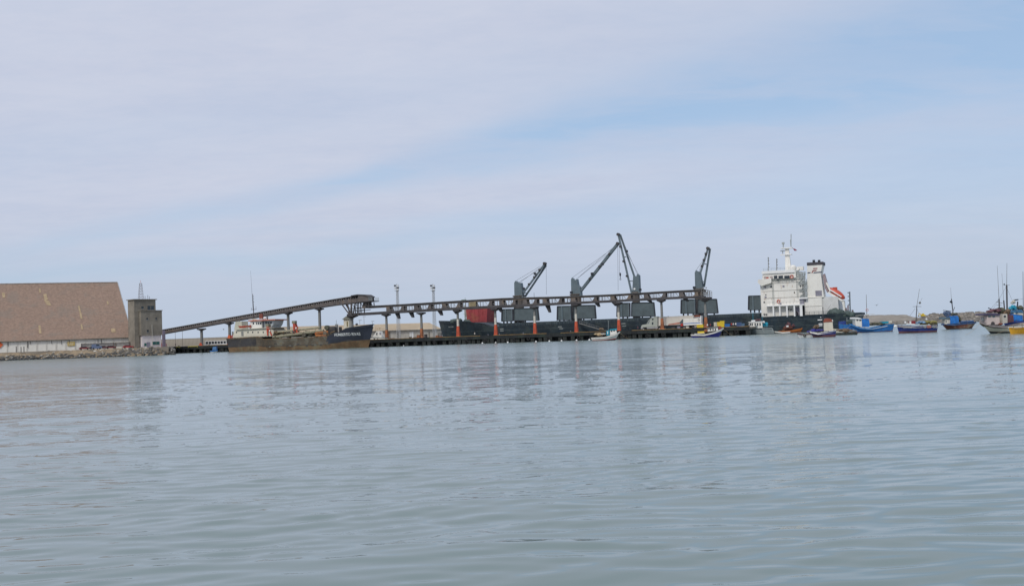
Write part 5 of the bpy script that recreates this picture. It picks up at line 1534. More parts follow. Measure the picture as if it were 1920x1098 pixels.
    for (p, q, nn) in (((438, 630), (500, 626.5), -5.9), ((447, 613), (468, 612), -5.7), ((466, 598), (515, 596), -4.9)):
        a, c = DF.at(*p, nn), DF.at(*q, nn)
        for k in range(13): t = k / 12; mb.tube((a[0] + (c[0] - a[0]) * t, nn, a[1] + (c[1] - a[1]) * t - 1), (a[0] + (c[0] - a[0]) * t, nn, a[1] + (c[1] - a[1]) * t), .05, n=3)
        for s in (0, -.5): mb.tube((a[0], nn, a[1] + s), (c[0], nn, c[1] + s), .05, n=3)
    mb.build('railing', M_CREAM, sp)
    # lifeboat
    a, c = DF.at(447.5, 611.3, -5), DF.at(470.5, 609.8, -5)
    Hl = Hull(0, c[0] - a[0] - .6, 2.2, [(0, .9), (.5, .75), (1, 1.0)], .4, .4, .35, .6, .7)
    lr = MB(); us = np.linspace(0, 1, 16); ts = [0, .35, .7, 1.0]
    for side in (-1, 1):
        vs = [Hl.pt(u, t, side) + Vector((a[0] + .3, -4.9, a[1] - .75)) for u in us for t in ts]
        lr.add(vs, [(i * 4 + j, (i + 1) * 4 + j, (i + 1) * 4 + j + 1, i * 4 + j + 1) for i in range(15) for j in range(3)])
    top = [Hl.pt(u, 1, -1) + Vector((a[0] + .3, -4.9, a[1] - .75)) for u in us] + [Hl.pt(u, 1, 1) + Vector((a[0] + .3, -4.9, a[1] - .75)) for u in us[::-1]]
    lr.ngon(top); lr.ngon([Hl.pt(u, 0, -1) + Vector((a[0] + .3, -4.9, a[1] - .75)) for u in us] + [Hl.pt(u, 0, 1) + Vector((a[0] + .3, -4.9, a[1] - .75)) for u in us[::-1]])
    lr.build('lifeboat', M_ORED, rt)
    mb = MB()
    for px in (450, 468): x, z = DF.at(px, 613, -4.9); mb.tube((x, -4.0, z - .8), (x, -5.2, z + .5), .1, n=4); mb.tube((x, -5.2, z + .5), (x, -4.9, z + 1.3), .1, n=4)
    mb.build('davit', M_CREAM, rt)
    # masts
    mb = MB(); a, c = DF.at(476.5, 600, 0), DF.at(473.8, 551, 0); mb.tube((a[0], 0, a[1] - 1), (c[0], 0, c[1]), .2, .1, n=6)
    mb.tube((c[0] - 1, 0, DF.at(475, 580, 0)[1]), (c[0] + 1.6, 0, DF.at(475, 580, 0)[1]), .09, n=4)
    mb.tube((c[0] + 1.4, 0, DF.at(475, 580, 0)[1]), (c[0] + 1.4, 0, DF.at(475, 574, 0)[1]), .06, n=4); mb.tube((c[0] - .8, 0, DF.at(475, 580, 0)[1]), (c[0] - .8, 0, DF.at(475, 576, 0)[1]), .06, n=4)
    for yy in (556, 560, 566): z = DF.at(474, yy, 0)[1]; mb.box(c[0], c[0] + .5, -.1, .1, z, z + .15)
    ms = mb.build('mast', M_CONVD, rt)
    mb = MB(); a, c = DF.at(474, 581, 0), DF.at(469.3, 507, 0); mb.tube((a[0], 0.2, a[1]), (c[0], 0.2, c[1]), .07, .03, n=4); mb.build('whip_aerial', M_CONVD, ms)
    # bridge roof clutter: rusty radar, domes
    mb = MB(); x, z = DF.at(489.5, 597, -1); mb.box(x - .6, x + .8, -1.4, -.6, z - .2, z + 2.0); mb.build('radar_housing', mat('rust_brown_box', (.22, .07, .05), .8, .3, 1), sp)
    mb = MB(); x, z = DF.at(497, 596, -2); mb.blob((x, -2, z), .6, .6, .6, 1, .05); mb.build('radome', M_WHITEC, sp)
    mb = MB(); x, z = DF.at(501.5, 599, -2); mb.tube((x, -2, z - .4), (x, -2, z + 1.2), .3, n=6); x, z = DF.at(494, 616, -4.6); mb.tube((x, -4.6, z - 1.5), (x, -4.6, z + 4.0), .22, n=6); mb.build('roof_post', M_SLATED, sp)
    mb = MB(); x, z = DF.at(478, 599.5, -4); mb.prism([(x - 1.4, z - .1), (x + 1.4, z - .1), (x + .2, z + .5), (x - .3, z + .5)], -4.6, -3.8); mb.build('canvas_cover', M_CREAM, sp)
    # stern gear
    for px, lab in ((430.3, 0), (436.5, 1)):
        x, z = DF.at(px, 633, -4); mb = MB(); mb.frustum((x, -4, z - .4), 1.4, 1.2, (x, -4, z + 1.1), .8, .8); mb.build('stern_bitt', M_ORANGE if lab == 0 else M_REDC, rt)
        mb = MB(); mb.tube((x, -4, z + 1.1), (x, -4, z + 2.6), .33, n=7); mb.build('stern_winch', M_POST, rt)
    # gantries (orange A frames)
    for px, yt, yb, lean in ((502, 610, 628, 6), (551.5, 604, 624, 5)):
        a, c, e = DF.at(px, yt, -5), DF.at(px + 1.5, yb + 1, -5), DF.at(px + lean + 3, yb + 1, -5)
        mb = MB()
        for y in (-5.6, -4.2): mb.bar((a[0], y, a[1]), (c[0], y, c[1]), .35, .5); mb.bar((a[0] + .2, y, a[1]), (e[0], y, e[1]), .35, .45)
        mb.bar(((a[0] + c[0]) / 2, -5.3, (a[1] + c[1]) / 2), ((a[0] + e[0]) / 2, -5.3, (a[1] + e[1]) / 2), .3, .5); gt = mb.build('gantry', M_ORED, rt)
        mb = MB(); mb.box(a[0] - .6, a[0] + .7, -5.8, -4.0, a[1] - .5, a[1] + .6); mb.build('gantry_head', mat('olive_grey_head', (.24, .22, .15), .8, .2, 1), gt)
        mb = MB(); x, z = DF.at(px + 3.4, (yt + yb) / 2 + 1, -5.9); mb.blob((x, -5.9, z), .28, .2, .4, 1, .05); mb.build('gantry_lamp', M_WHITEC, gt)
    # suction pipe lying along the side, hopper coaming, clutter
    mb = MB(); a, b = DF.at(512, 632, -5.2), DF.at(607, 619.5, -5.2); mb.tube((a[0], -5.2, a[1]), (b[0], -5.2, b[1]), .62, n=10)
    for t in np.linspace(.05, .95, 9): mb.tube((a[0] + (b[0] - a[0]) * t - .15, -5.2, a[1] + (b[1] - a[1]) * t), (a[0] + (b[0] - a[0]) * t + .15, -5.2, a[1] + (b[1] - a[1]) * t + .02), .78, n=10)
    mb.build('suction_pipe', mat('khaki_pipe', (.27, .25, .17), .8, .25, .8, streak=RUST, sk=.35), rt)
    mb = MB(); a, b = DF.at(510, 623.5, -4.4), DF.at(600, 613.8, -4.4)
    mb.tube((a[0], -4.4, a[1]), (b[0], -4.4, b[1]), .42, n=8); mb.build('upper_pipe', mat('khaki_pipe2', (.32, .29, .20), .8, .25, .8), rt)
    blk('hopper_coaming', [(514, 632), (520, 624), (612, 619.5), (618, 630)], -3.8, 3.8, mat('hopper_brown', (.16, .13, .09), .85, .4, .5, patch=(.3, .15, .06), pk=.5))
    for i in range(46):
        px = rnd.uniform(512, 628); py = rnd.uniform(621, 633); n = rnd.uniform(-6.0, -4); x, z = DF.at(px, py, n); s = rnd.uniform(.25, .75)
        m = rnd.choice([M_DSTERN, M_DMID, M_GREENR, M_ORANGE if 590 < px < 615 else M_DRUST, M_DRUST, M_POST])
        mb = MB()
        if rnd.random() < .5: mb.box(x - s, x + s, n - s * .5, n + s * .5, z - s, z + s * .8)
        elif rnd.random() < .6: mb.tube((x - s * 1.5, n, z - s * .5), (x + s * 1.5, n, z + s * .4), s * .35, n=6)
        else: mb.blob((x, n, z), s, s, s, i, .2, n=8, m=5)
        mb.build('deck_fitting', m, rt)
    for a, b in (((592, 624), (615, 621.5)), ((592, 628.5), (612, 627.5))):
        A, B = DF.at(*a, -5.9), DF.at(*b, -5.9); mb = MB(); mb.bar((A[0], -5.9, A[1]), (B[0], -5.9, B[1]), .6, .75); mb.build('drag_head', mat('rusty_orange_gear', (.40, .15, .05), .8, .35, 1, patch=(.2, .08, .04), pk=.5), rt)
    # machinery lump before the forecastle
    blk('fore_machinery', [(612, 629), (611, 613.5), (614, 611.5), (620, 614), (627, 612.5), (628.5, 626), (624, 633)], -3.5, 3, M_DSTERN)
    mb = MB(); x, z = DF.at(613.5, 614, -3); mb.tube((x, -3.8, z), (x, -2.2, z), .95, n=12); mb.build('winch_drum', M_GREENR, rt)
    mb = MB(); a = DF.at(631.5, 620, -1); mb.frustum((a[0], -1, a[1] - .5), 1.3, 1.2, (a[0] - .1, -1, DF.at(631, 607.5, -1)[1]), .8, .8); mb.tube((a[0] - .1, -1, DF.at(631, 607.5, -1)[1]), (a[0] - .1, -1, DF.at(631, 600, -1)[1]), .08, n=4); mb.build('fore_mast', M_POST, rt)
    mb = MB(); a = DF.at(635, 620, -1); mb.tube((a[0], -1, a[1] - .5), (a[0], -1, a[1] + 2.8), .12, n=5); mb.tube((a[0] - .8, -1, a[1] - .5), (a[0] - .8, -1, a[1] + 1.5), .3, n=6); mb.build('fore_vent', M_WHITE, rt)
    # windlass on fo'c'sle, bow rail
    mb = MB(); x, z = DF.at(672, 611.5, -1); mb.box(x - 1.4, x + 1.4, -1.6, 0, z - .6, z + .3); mb.build('fore_hatch', M_CREAM, rt)
    mb = MB(); x, z = DF.at(669, 607, -1); mb.blob((x, -1, z - .2), .55, .5, .45, 2, .2); mb.build('windlass', M_CONVD, rt)
    mb = MB(); x, z = DF.at(695.5, 610.5, -2.3); y = H.surf_y(x, z) - .05; mb.prism([(x - .5, z + .3), (x + .6, z + .3), (x, z - .5)], y - .05, y + .2); mb.build('anchor', M_WHITEC, rt)
    # rails mast-stays
    return DF


dredger()

# ---------------------------------------------------------------- boats
def boat(px, py, px_len, label, bow, zk, beam, bands, deck, rake=.9, rake_s=.3, yaw=0.0, name='fishing_boat', cat='boat', group=None, tr=.7, fl=.75, bul=.45, ub=.5):
    """px,py: pixel of the middle of the waterline; zk keeps heights in pixels of the photograph scale"""
    g = G(px, py); s = g[1] / F_PX; B = beam
    F = Fr(g[0], g[1] + B / 2 * .9, yaw, 0)
    rt = F.root(name, label, cat, group)
    L = px_len * s
    H = Hull(-L / 2 + rake_s * .3, L / 2 - rake, B, [(u, z * s) for u, z in zk], rake, rake_s, tr, ub, fl, flip=(bow < 0))
    H.build(rt, bands, deck, bul, n=26, thick=.1)
    F.rt, F.H, F.s, F.B = rt, H, s, B
    def blk(nm, pts, y0, y1, m, par=None):
        mb = MB(); mb.prism([F.at(*p, y0) for p in pts], y0, y1); return mb.build(nm, m, par or rt)
    def tube(nm, p, q, r, m, n=0, par=None, r2=None):
        mb = MB(); a, b = F.at(*p, n), F.at(*q, n); mb.tube((a[0], n, a[1]), (b[0], n, b[1]), r, r2, n=6); return mb.build(nm, m, par or rt)
    def win(x0, x1, y0, y1, n, m=M_GLASS, par=None, nm='window'):
        X0, X1, z0, z1 = F.rect(x0, x1, y0, y1, n); mb = MB(); mb.box(X0, X1, n - .05, n + .1, z0, z1); return mb.build(nm, m, par or rt)
    def heap(nm, px, py, w, h, n, m, seed=1, d=None):
        x, z = F.at(px, py, n); mb = MB()
        rr = random.Random(seed)
        for k in range(7): mb.blob((x + rr.uniform(-.5, .5) * w * s, n + rr.uniform(-.3, .3), z + rr.uniform(-.2, .25) * h * s), w * s * rr.uniform(.25, .4), rr.uniform(.4, .7), h * s * rr.uniform(.35, .55), seed + k, .25, n=8, m=5)
        return mb.build(nm, m, rt)
    F.blk, F.tube, F.win, F.heap = blk, tube, win, heap
    rr = random.Random(int(px)); us = (.06, .3, .5, .72, .9)
    for u in us[:5 if px_len > 35 else 2]:      # timber heads and stains along the gunwale
        p = H.pt(u, 1.0, -1); mb = MB(); mb.box(p.x - .05, p.x + .05, p.y, p.y + .12, p.z - .1, p.z + .16); mb.build('cleat', M_WOOD, rt)
    if px_len > 40:
        e = H.pt(.985, .95, -1); q = Vector((e.x + (4.0 if bow > 0 else -4.0), e.y - .6, 0)); mb = MB(); pts = []
        for k in range(7): t = k / 6; v = e.lerp(q, t); v.z = e.z * (1 - t) ** 1.6 - .02; pts.append(v)
        mb.path(pts, .02, 4); mb.build('mooring_rope', M_ROPE, rt)
    return F


# white and teal boat at the pier
f = boat(1137.5, 638.0, 53, 'small white boat with teal cabin lying against the pier', 1, [(0, 6.2), (.45, 6.8), (.8, 11), (1, 16)], 3.6, [(.12, M_BOOT), (.22, M_REDP), (1, M_WHITE)], M_WOOD, rake=1.8, rake_s=.3, yaw=R(-8), group='working boats in the harbour')
c = f.blk('cabin', [(1144, 629), (1144, 618.5), (1155, 617.5), (1156.5, 624), (1156, 628)], -.9, .9, M_WHITE)
f.blk('cabin_roof', [(1142.5, 619), (1143, 616.8), (1156.5, 615.5), (1157, 618)], -1.1, 1.1, M_TEAL, c)
f.win(1150, 1153, 618.2, 620.6, -.92, par=c); f.win(1145.5, 1148, 619, 621.5, -.92, par=c)
f.blk('deck_locker', [(1137, 628.5), (1137, 619.5), (1142.5, 619), (1143, 628.5)], -.8, .8, M_TEAL)
f.blk('white_lid', [(1138.5, 626), (1138.5, 621), (1140, 621), (1140, 626)], -.86, -.8, M_WHITEC)
f.tube('mast', (1140.5, 619), (1140.7, 600), .06, M_RAIL); f.heap('net_heap', 1122, 627, 10, 5, -.4, M_ROPE, 5)
f.heap('rope_heap', 1131, 626, 7, 3, -.2, M_POSTW, 9); f.tube('boom', (1128, 618), (1141, 620), .05, M_POST)
f.heap('fishing_gear', 1129, 616.5, 8, 4, .6, M_NETB, 12)

# blue and white trawler right end of the pier
f = boat(1329, 631.9, 60, 'white and violet boat with yellow crate lying at the right end of the pier', 1, [(0, 6.5), (.4, 5.5), (.7, 9.5), (1, 17)], 3.8, [(.25, M_BLUEP), (.62, M_BLUEP), (1, M_WHITE)], M_WOOD, rake=1.6, yaw=R(-6), group='working boats in the harbour')
c = f.blk('wheelhouse', [(1327, 621.5), (1327, 616.2), (1346, 613.2), (1346.5, 619)], -1.1, 1.1, M_WHITE)
f.blk('wheelhouse_roof', [(1326, 615.8), (1326.2, 614.3), (1347, 611), (1347.5, 612.6)], -1.4, 1.4, M_POST, c)
for p in (1331.2, 1336, 1340.5): f.win(p, p + 1.9, 615.6, 619.2, -1.12, par=c)
f.blk('rust_housing', [(1321, 622.5), (1321.5, 617.5), (1326.5, 616.5), (1327, 621.5)], -1, 1, M_POSTO); f.blk('bow_bulkhead', [(1346, 617), (1346, 611), (1352, 611.5), (1353, 616)], -.8, .8, M_REDC)
f.tube('mast', (1341, 613), (1341, 606), .06, M_POST)
f.blk('deck_edge_line', [(1302, 626), (1302, 625), (1322, 624.3), (1322, 625)], -1.75, -1.7, M_WHITEC)
fy_ = f

# patrol boat
f = boat(1424.5, 626.3, 55, 'grey hulled patrol boat with white cabin and pale diagonal stripe', -1, [(0, 8.5), (.5, 9.5), (.8, 10.5), (1, 12.5)], 3.6, [(.08, M_BOOT), (1, M_GREYH)], M_POST, rake=1.2, rake_s=-.7, yaw=R(-8), name='patrol_boat', tr=.9, bul=.2, group='working boats in the harbour')
c = f.blk('cabin', [(1397.5, 616), (1398, 613), (1404, 611.5), (1406, 604.2), (1429, 603), (1430, 614.5)], -1.3, 1.3, M_WHITE)
f.blk('cabin_roof', [(1404, 604.5), (1404.5, 603.2), (1430, 601.8), (1430.5, 603.2)], -1.45, 1.45, M_WHITEC, c)
for p in (1405.8, 1409.2, 1414.8, 1419.2, 1424): f.win(p, p + 2.3, 605.5, 610, -1.33, par=c)
f.blk('roof_locker', [(1409, 602.5), (1409.2, 600), (1416, 599.7), (1416, 602)], -.8, .8, M_WHITEC, c)
f.win(1416, 1420.5, 609.5, 614.5, -1.32, m=M_GREYH, par=c, nm='door')
f.tube('mast', (1412, 600), (1411.5, 583), .07, M_TEAL); f.tube('radio_aerial', (1429, 603), (1429, 590), .06, M_TEAL); 
f.heap('radar_gear', 1421, 599.5, 8, 3, 0, M_MAROON, 4); f.heap('equipment', 1434.5, 608, 7, 8, 0, M_TEAL, 8)
f.heap('white_equipment', 1432, 604, 3, 4, -.3, M_WHITEC, 3)
mb = MB(); X = f.H
for (a, b) in (((1398.7, 618), (1401.2, 625.0)), ((1429, 615.8), (1433.5, 623.8)), ((1447.5, 615), (1451.5, 622.5)), ((1430, 615.6), (1447.5, 615))):
    A = f.at(*a, -1.8); B_ = f.at(*b, -1.75); ya = X.surf_y(A[0], max(A[1], .1)) - .04; yb = X.surf_y(B_[0], max(B_[1], .1)) - .04
    mb.bar((A[0], ya, A[1]), (B_[0], yb, B_[1]), .05, .22)
mb.build('hull_stripe', M_RAIL, f.rt)
f.tube('stern_rail', (1432, 612), (1449, 611), .04, M_RAIL, -1.4)

# orange boat + skiff behind
f = boat(1488, 623.2, 50, 'orange wooden boat with rusty brown deck gear in front of the ship stern', 1, [(0, 4), (.4, 4.5), (.8, 7.5), (1, 11)], 3.2, [(.15, M_MAROON), (1, mat('orange_brown_hull', (.50, .15, .03), .6, .25, .6))], M_WOOD, rake=.8, yaw=R(-8), group='working boats in the harbour')
f.heap('net_heap', 1482, 609, 14, 10, 0, M_MAROON, 3); f.heap('net_heap', 1479, 614, 16, 6, -.3, M_BROWNH, 7)
f.tube('mast', (1482, 612), (1481.5, 594), .07, M_WOOD); f.blk('white_box', [(1474.5, 613), (1474.5, 610), (1478.5, 609.7), (1478.5, 612.5)], -1, -.4, M_WHITEC); f.tube('frame', (1473, 604), (1487, 601.5), .06, M_ROPE); f.tube('frame_leg', (1473, 604), (1472.5, 615), .06, M_ROPE); f.tube('frame_leg', (1487, 601.5), (1488, 613), .06, M_ROPE)
f.tube('fish_bin', (1495.6, 613), (1495.8, 610), .3, M_WHITEC, -.4)
f = boat(1467.5, 624.8, 27, 'low white skiff lying left of the orange boat', -1, [(0, 3.2), (.5, 2.6), (1, 5)], 1.7, [(.25, M_MAROON), (1, M_WHITE)], M_WOOD, rake=.7, yaw=R(-8), name='skiff', group='working boats in the harbour')
f.tube('bench', (1466, 618.8), (1471, 618.5), .1, M_WOOD)

# white skiff with blue cover, front
f = boat(1511, 632.3, 27, 'white skiff with red brown gunwale and a tyre in front of the blue boat', -1, [(0, 7.2), (.5, 6), (1, 8.5)], 1.9, [(.75, M_WHITEC), (1, M_MAROON)], M_WOOD, rake=.35, yaw=R(-10), name='skiff', group='working boats in the harbour', bul=.3)
mb = MB(); x, z = f.at(1508.8, 628.6, -.95); mb.torus((x, -1.02, z), .27, .1); mb.build('tyre_fender', M_RUBBER, f.rt)
f.heap('blue_cover', 1520, 622.5, 9, 5, 0, M_BLUEP, 6)
# blue boat with cream cabin
f = boat(1546, 631.6, 46, 'blue boat with tall cream cabin, red roof and maroon bottom', -1, [(0, 12.5), (.3, 11), (.7, 8.5), (1, 12)], 3.0, [(.42, M_MAROON), (.88, M_BLUED), (1, M_WHITE)], M_WOOD, rake=.7, yaw=R(-14), rake_s=.15, group='working boats in the harbour')
c = f.blk('cabin', [(1545, 620.5), (1544.5, 604), (1561, 603), (1562.5, 619.5)], -.95, .95, M_CREAM)
f.blk('cabin_roof', [(1543.8, 604), (1546, 597.5), (1551, 596.3), (1558, 597.5), (1561.5, 602.8)], -1.05, 1.05, mat('red_brown_roof', (.28, .07, .04), .7, .2, 1), c)
f.blk('roof_rim', [(1560.3, 603.5), (1559.8, 599), (1561.5, 599), (1562, 603)], -1.0, 1.0, M_WHITEC, c)
f.tube('mast', (1543.5, 618), (1542.8, 575), .09, M_CONVD, -.2); f.heap('violet_cover', 1532, 619.5, 17, 5, 0, M_BLUEP, 14)
for yy, x0, x1 in ((599.8, 1533, 1541.5), (607.3, 1535, 1542), (610.3, 1535.5, 1542)): f.tube('cross_board', (x0, yy), (x1, yy - .4), .13, M_WHITEC, -.5)
f.tube('mast_ball', (1538.5, 594.8), (1539.5, 594.5), .16, M_WHITEC, -.5); f.tube('boom', (1540, 600), (1558, 570), .02, M_CONVD)
f.heap('deck_gear', 1530, 613, 8, 7, .5, M_NETB, 4)
# grey raft with dinghy and blue bins
f = boat(1589, 627.6, 46, 'low dark grey barge loaded with gear right of the blue boat', 1, [(0, 4.6), (.5, 4.2), (1, 3.6)], 3.2, [(1, mat('dark_olive_barge', (.09, .10, .09), .8, .3, .8))], M_CONC, rake=.3, yaw=R(-8), name='work_barge', cat='barge', tr=.95, bul=.05, ub=.85, group='working boats in the harbour')
f.heap('gear_heap', 1583, 619.5, 18, 6, 0, M_NETB, 5); f.heap('gear_heap', 1596, 621.5, 14, 5, .3, mat('grey_gear', (.16, .17, .17), .9, .4, 2), 15)
f = boat(1573.5, 622.5, 20, 'white dinghy resting on the grey barge', -1, [(0, 6.5), (.5, 5.4), (1, 7.5)], 1.5, [(1, M_CREAM)], M_WOOD, rake=.6, yaw=R(-12), name='dinghy', group='working boats in the harbour')
f = boat(1590, 621.5, 26, 'bright blue hulled boat behind the grey barge', 1, [(0, 15), (.5, 13), (1, 16)], 3.0, [(.3, M_BOOT), (1, M_BLUE)], M_WOOD, rake=.4, yaw=R(-8), group='working boats in the harbour')
f.blk('blue_housing', [(1573, 612), (1573, 602.5), (1586, 601.5), (1586, 611)], -.8, .8, M_BLUED); f.tube('post', (1588, 612), (1588, 595), .08, M_RAIL)
f.heap('deck_gear', 1595, 603, 12, 8, .3, mat('green_grey_gear', (0.07, 0.10, 0.09)), 9)
# white buoy by it
g = G(1600.5, 620.8); mb = MB(); mb.blob((0, 0, .25), .45, .45, .45, 3, .03, n=12, m=8); mb.tube((0, 0, .6), (0, 0, 1.0), .08, n=6)
o = mb.build('mooring_buoy', M_WHITEC, smooth=True); o.location = (g[0], g[1], 0); tag(o, 'white round buoy under the stem of the bright blue boat', 'buoy')

# bright blue boat
f = boat(1637, 622.4, 80, 'bright blue fishing boat with white wheelhouse and blue tarpaulin', -1, [(0, 14), (.15, 12.8), (.55, 7.2), (.8, 9.5), (1, 17.5)], 4.2, [(.1, M_MAROON), (.78, M_BLUE), (1, mat('blue_top', (.03, .20, .50), .5, .2, .5))], M_WOOD, rake=1.6, rake_s=.4, yaw=R(4), group='fishing boats moored at the right')
f.H.rail(f.rt, .80, .90, M_WHITEC, 'rub_rail', u0=.18, u1=.92)
c = f.blk('wheelhouse', [(1604.5, 611), (1603.5, 597.5), (1615.5, 597.8), (1616.3, 612.5)], -1.1, 1.1, M_WHITE)
f.blk('wheelhouse_roof', [(1599.8, 597.3), (1600.5, 594.6), (1608, 594.8), (1615.5, 597.0), (1615.5, 598.6)], -1.35, 1.35, M_WHITEC, c)
f.win(1606, 1609, 598.6, 601, -1.13, par=c); f.win(1611.3, 1614.3, 598.8, 601.3, -1.13, par=c)
f.blk('tarpaulin_shelter', [(1617, 612.5), (1616.5, 598.5), (1622, 597), (1629, 597.5), (1630.5, 606), (1630, 612.5)], -1.3, 1.3, M_TARP)
f.tube('mast', (1625.5, 600), (1624.2, 552), .11, M_POST, r2=.06); mb = MB(); x, z = f.at(1625.6, 581, -.1); mb.torus((x, -.15, z), .38, .09); mb.build('lifebuoy', mat('pinkish_buoy', (.6, .35, .35), .6, .1, 1), f.rt)
f.tube('boom', (1604, 591.5), (1640, 588), .06, M_POSTW); f.tube('mast_step', (1623, 590.5), (1629, 590), .25, M_POSTW)
f.heap('net_heap', 1644, 607, 24, 5, 0, M_GREENR, 3); f.blk('blue_fish_box', [(1655, 606), (1655, 602.5), (1666, 602), (1666, 606)], -1, 1, M_TEAL); f.blk('cream_box', [(1667, 605), (1667, 601.3), (1672.5, 601), (1672.5, 605)], -.6, .6, M_CREAM)
# dark blue boat with tyres
f = boat(1723, 623.5, 74, 'dark blue fishing boat with painted tyres along its stern and white lettering', -1, [(0, 13.5), (.2, 13), (.6, 12.5), (1, 16)], 3.9, [(.26, M_MAROON), (.97, M_BLUED), (1, M_POSTW)], M_WOOD, rake=.5, rake_s=.2, yaw=R(3), group='fishing boats moored at the right')
for p, m in ((1733.5, M_TYREW), (1739.5, M_PINKY), (1743.3, M_PINKY), (1750.5, M_TYREW), (1756, M_TYREW)):
    x, z = f.at(p, 612.3, -1.8); y = f.H.surf_y(x, z) - .1; mb = MB(); mb.torus((x, y, z), .26, .09, n=12); mb.build('tyre_fender', m, f.rt)
mb = MB(); rnd = random.Random(3)
for k in range(8):
    x, z = f.at(1696.5 + k * 1.7, 614.3, -1.8); y = f.H.surf_y(x, z) - .03
    mb.box(x, x + .13, y - .02, y, z - .12, z + .12)
    if k % 2: mb.box(x + .13, x + .2, y - .02, y, z - .03, z + .05)
mb.build('name_lettering', M_WHITEC, f.rt)
f.tube('mast', (1717.5, 603), (1719, 573), .13, M_CONVD, r2=.09); f.tube('mast_top', (1719, 574), (1724, 541.5), .06, M_POST, r2=.04); f.tube('crossbar', (1711.5, 574.5), (1727.5, 574.3), .05, M_CONVD)
mb = MB(); x, z = f.at(1724.8, 567.5, 0); mb.tube((x, -.12, z), (x, .12, z), .28, n=12); mb.build('radar', M_POST, f.rt); f.tube('aerial', (1725, 567), (1729, 558.5), .03, M_POST)
f.tube('stay', (1716, 578), (1706, 592), .025, M_CONVD); f.tube('stay', (1718.5, 575), (1726, 600), .025, M_CONVD)
f.blk('red_housing', [(1709.5, 607), (1709, 602), (1716, 601), (1717, 607)], -.9, .9, mat('deep_red', (.22, .02, .03), .6, .2, 1)); f.blk('white_post', [(1706.5, 606.5), (1706.5, 602), (1709, 601.8), (1709, 606.5)], -.7, -.2, M_WHITEC)
f.blk('white_post', [(1697, 605.5), (1697, 602), (1699.2, 602), (1699.2, 605.5)], -.7, -.2, M_WHITEC); f.blk('white_gunwale_board', [(1700, 607.5), (1700, 606), (1715, 606.8), (1715, 608.3)], -1.75, -1.6, M_WHITEC)
f.heap('tarpaulin', 1726.5, 604.5, 14, 4.5, 0, mat('pale_blue_tarp', (.16, .28, .42), .7, .3, 2), 3); f.heap('net_heap', 1740, 604.5, 22, 7, 0, M_NET, 8); f.heap('net_heap', 1752, 607, 12, 4, 0, M_GREENR, 18)
# brown and blue boat
f = boat(1798, 616.6, 58, 'worn brown hulled fishing boat with bright blue tarpaulin shelter', -1, [(0, 12.5), (.3, 11.5), (.7, 10), (1, 11.5)], 4.0, [(.12, M_BOOT), (.82, M_BROWNH), (1, mat('blue_sheer', (.04, .10, .24), .6, .3, 1))], M_WOOD, rake=1.6, rake_s=1.4, yaw=R(3), group='fishing boats moored at the right')
c = f.blk('wheelhouse', [(1772, 607.5), (1772, 598.5), (1781.5, 598.3), (1782, 607.5)], -1.1, 1.1, M_POSTW); f.win(1773.2, 1774.6, 600.5, 604, -1.13, par=c)
f.blk('wheelhouse_roof', [(1767.5, 597.8), (1767.5, 594.5), (1781, 594.3), (1782, 598)], -1.3, 1.3, mat('grey_blue_roof', (.10, .16, .20), .7, .3, 1), c)
f.blk('tarpaulin_shelter', [(1782, 607), (1782, 592), (1795, 591.5), (1797.5, 595), (1798, 605)], -1.3, 1.3, M_TARP)
f.heap('dark_net', 1797.5, 598, 5, 10, .2, M_GREENR, 3); f.heap('roof_gear', 1775, 587.5, 10, 9, 0, mat('slate_blue_gear', (.08, .12, .2), .8, .3, 2), 9); f.heap('roof_gear', 1785, 589, 12, 5, 0, M_GREENR, 10)
f.tube('canopy_pole', (1768.5, 581.5), (1784, 583.5), .1, M_SLATED); f.tube('mast', (1787.5, 592), (1784, 560), .14, M_CONVD); f.tube('mast_top', (1784, 562), (1782.3, 539), .05, M_POST, r2=.03); f.tube('davit', (1786, 586), (1790, 575.5), .08, M_CONVD)
f.heap('mast_lamp', 1783.8, 566, 2, 4, 0, M_SLATED, 5)
f.tube('stern_cover', (1800, 603.8), (1825, 602), .35, mat('blue_sheer', (.04, .10, .24)), -.2)
# large white boat at the right edge
f = boat(1893, 624.2, 100, 'white wooden fishing boat with pink cabin at the right edge of the picture', -1, [(0, 20), (.3, 15), (.6, 14), (.85, 17), (1, 24.5)], 4.4, [(.2, M_BOOT), (.62, M_CREAM), (.72, M_BOOT), (.86, M_CREAM), (1, mat('dark_mauve_top', (.24, .22, .22), .7, .3, 1))], M_WOOD, rake=2.3, rake_s=.6, yaw=R(6), group='fishing boats moored at the right')
f.H.rail(f.rt, .74, .84, M_WHITEC, 'rub_rail', u0=.05, u1=.9)
c = f.blk('wheelhouse', [(1851, 609), (1850.5, 592), (1874, 590), (1874.5, 608)], -1.2, 1.2, mat('pinkish_cream', (.58, .48, .44), .7, .12, .8))
f.blk('wheelhouse_roof', [(1843.5, 590.5), (1845, 587.5), (1866, 586.5), (1875, 588.5), (1875, 591)], -1.5, 1.5, mat('dark_violet_roof', (.07, .06, .11), .7, .3, 1), c)
for x0, x1 in ((1853, 1857.5), (1861, 1865.5)): f.win(x0, x1, 590.8, 594.5, -1.23, par=c, m=mat('grey_green_glass', (.12, .17, .18), .2, .2, 1))
mb = MB(); x, z = f.at(1861.5, 606.5, -1.2); mb.tube((x, -1.26, z), (x, -1.1, z), .42, n=12); mb.build('porthole', M_CONVD, c)
f.blk('second_cabin', [(1880, 606), (1880, 588.5), (1888.5, 588), (1889.5, 605)], -1, 1, M_POSTW); f.blk('dark_housing', [(1889, 605), (1889, 590), (1900, 590), (1901, 603)], -1, 1, M_MAROON)
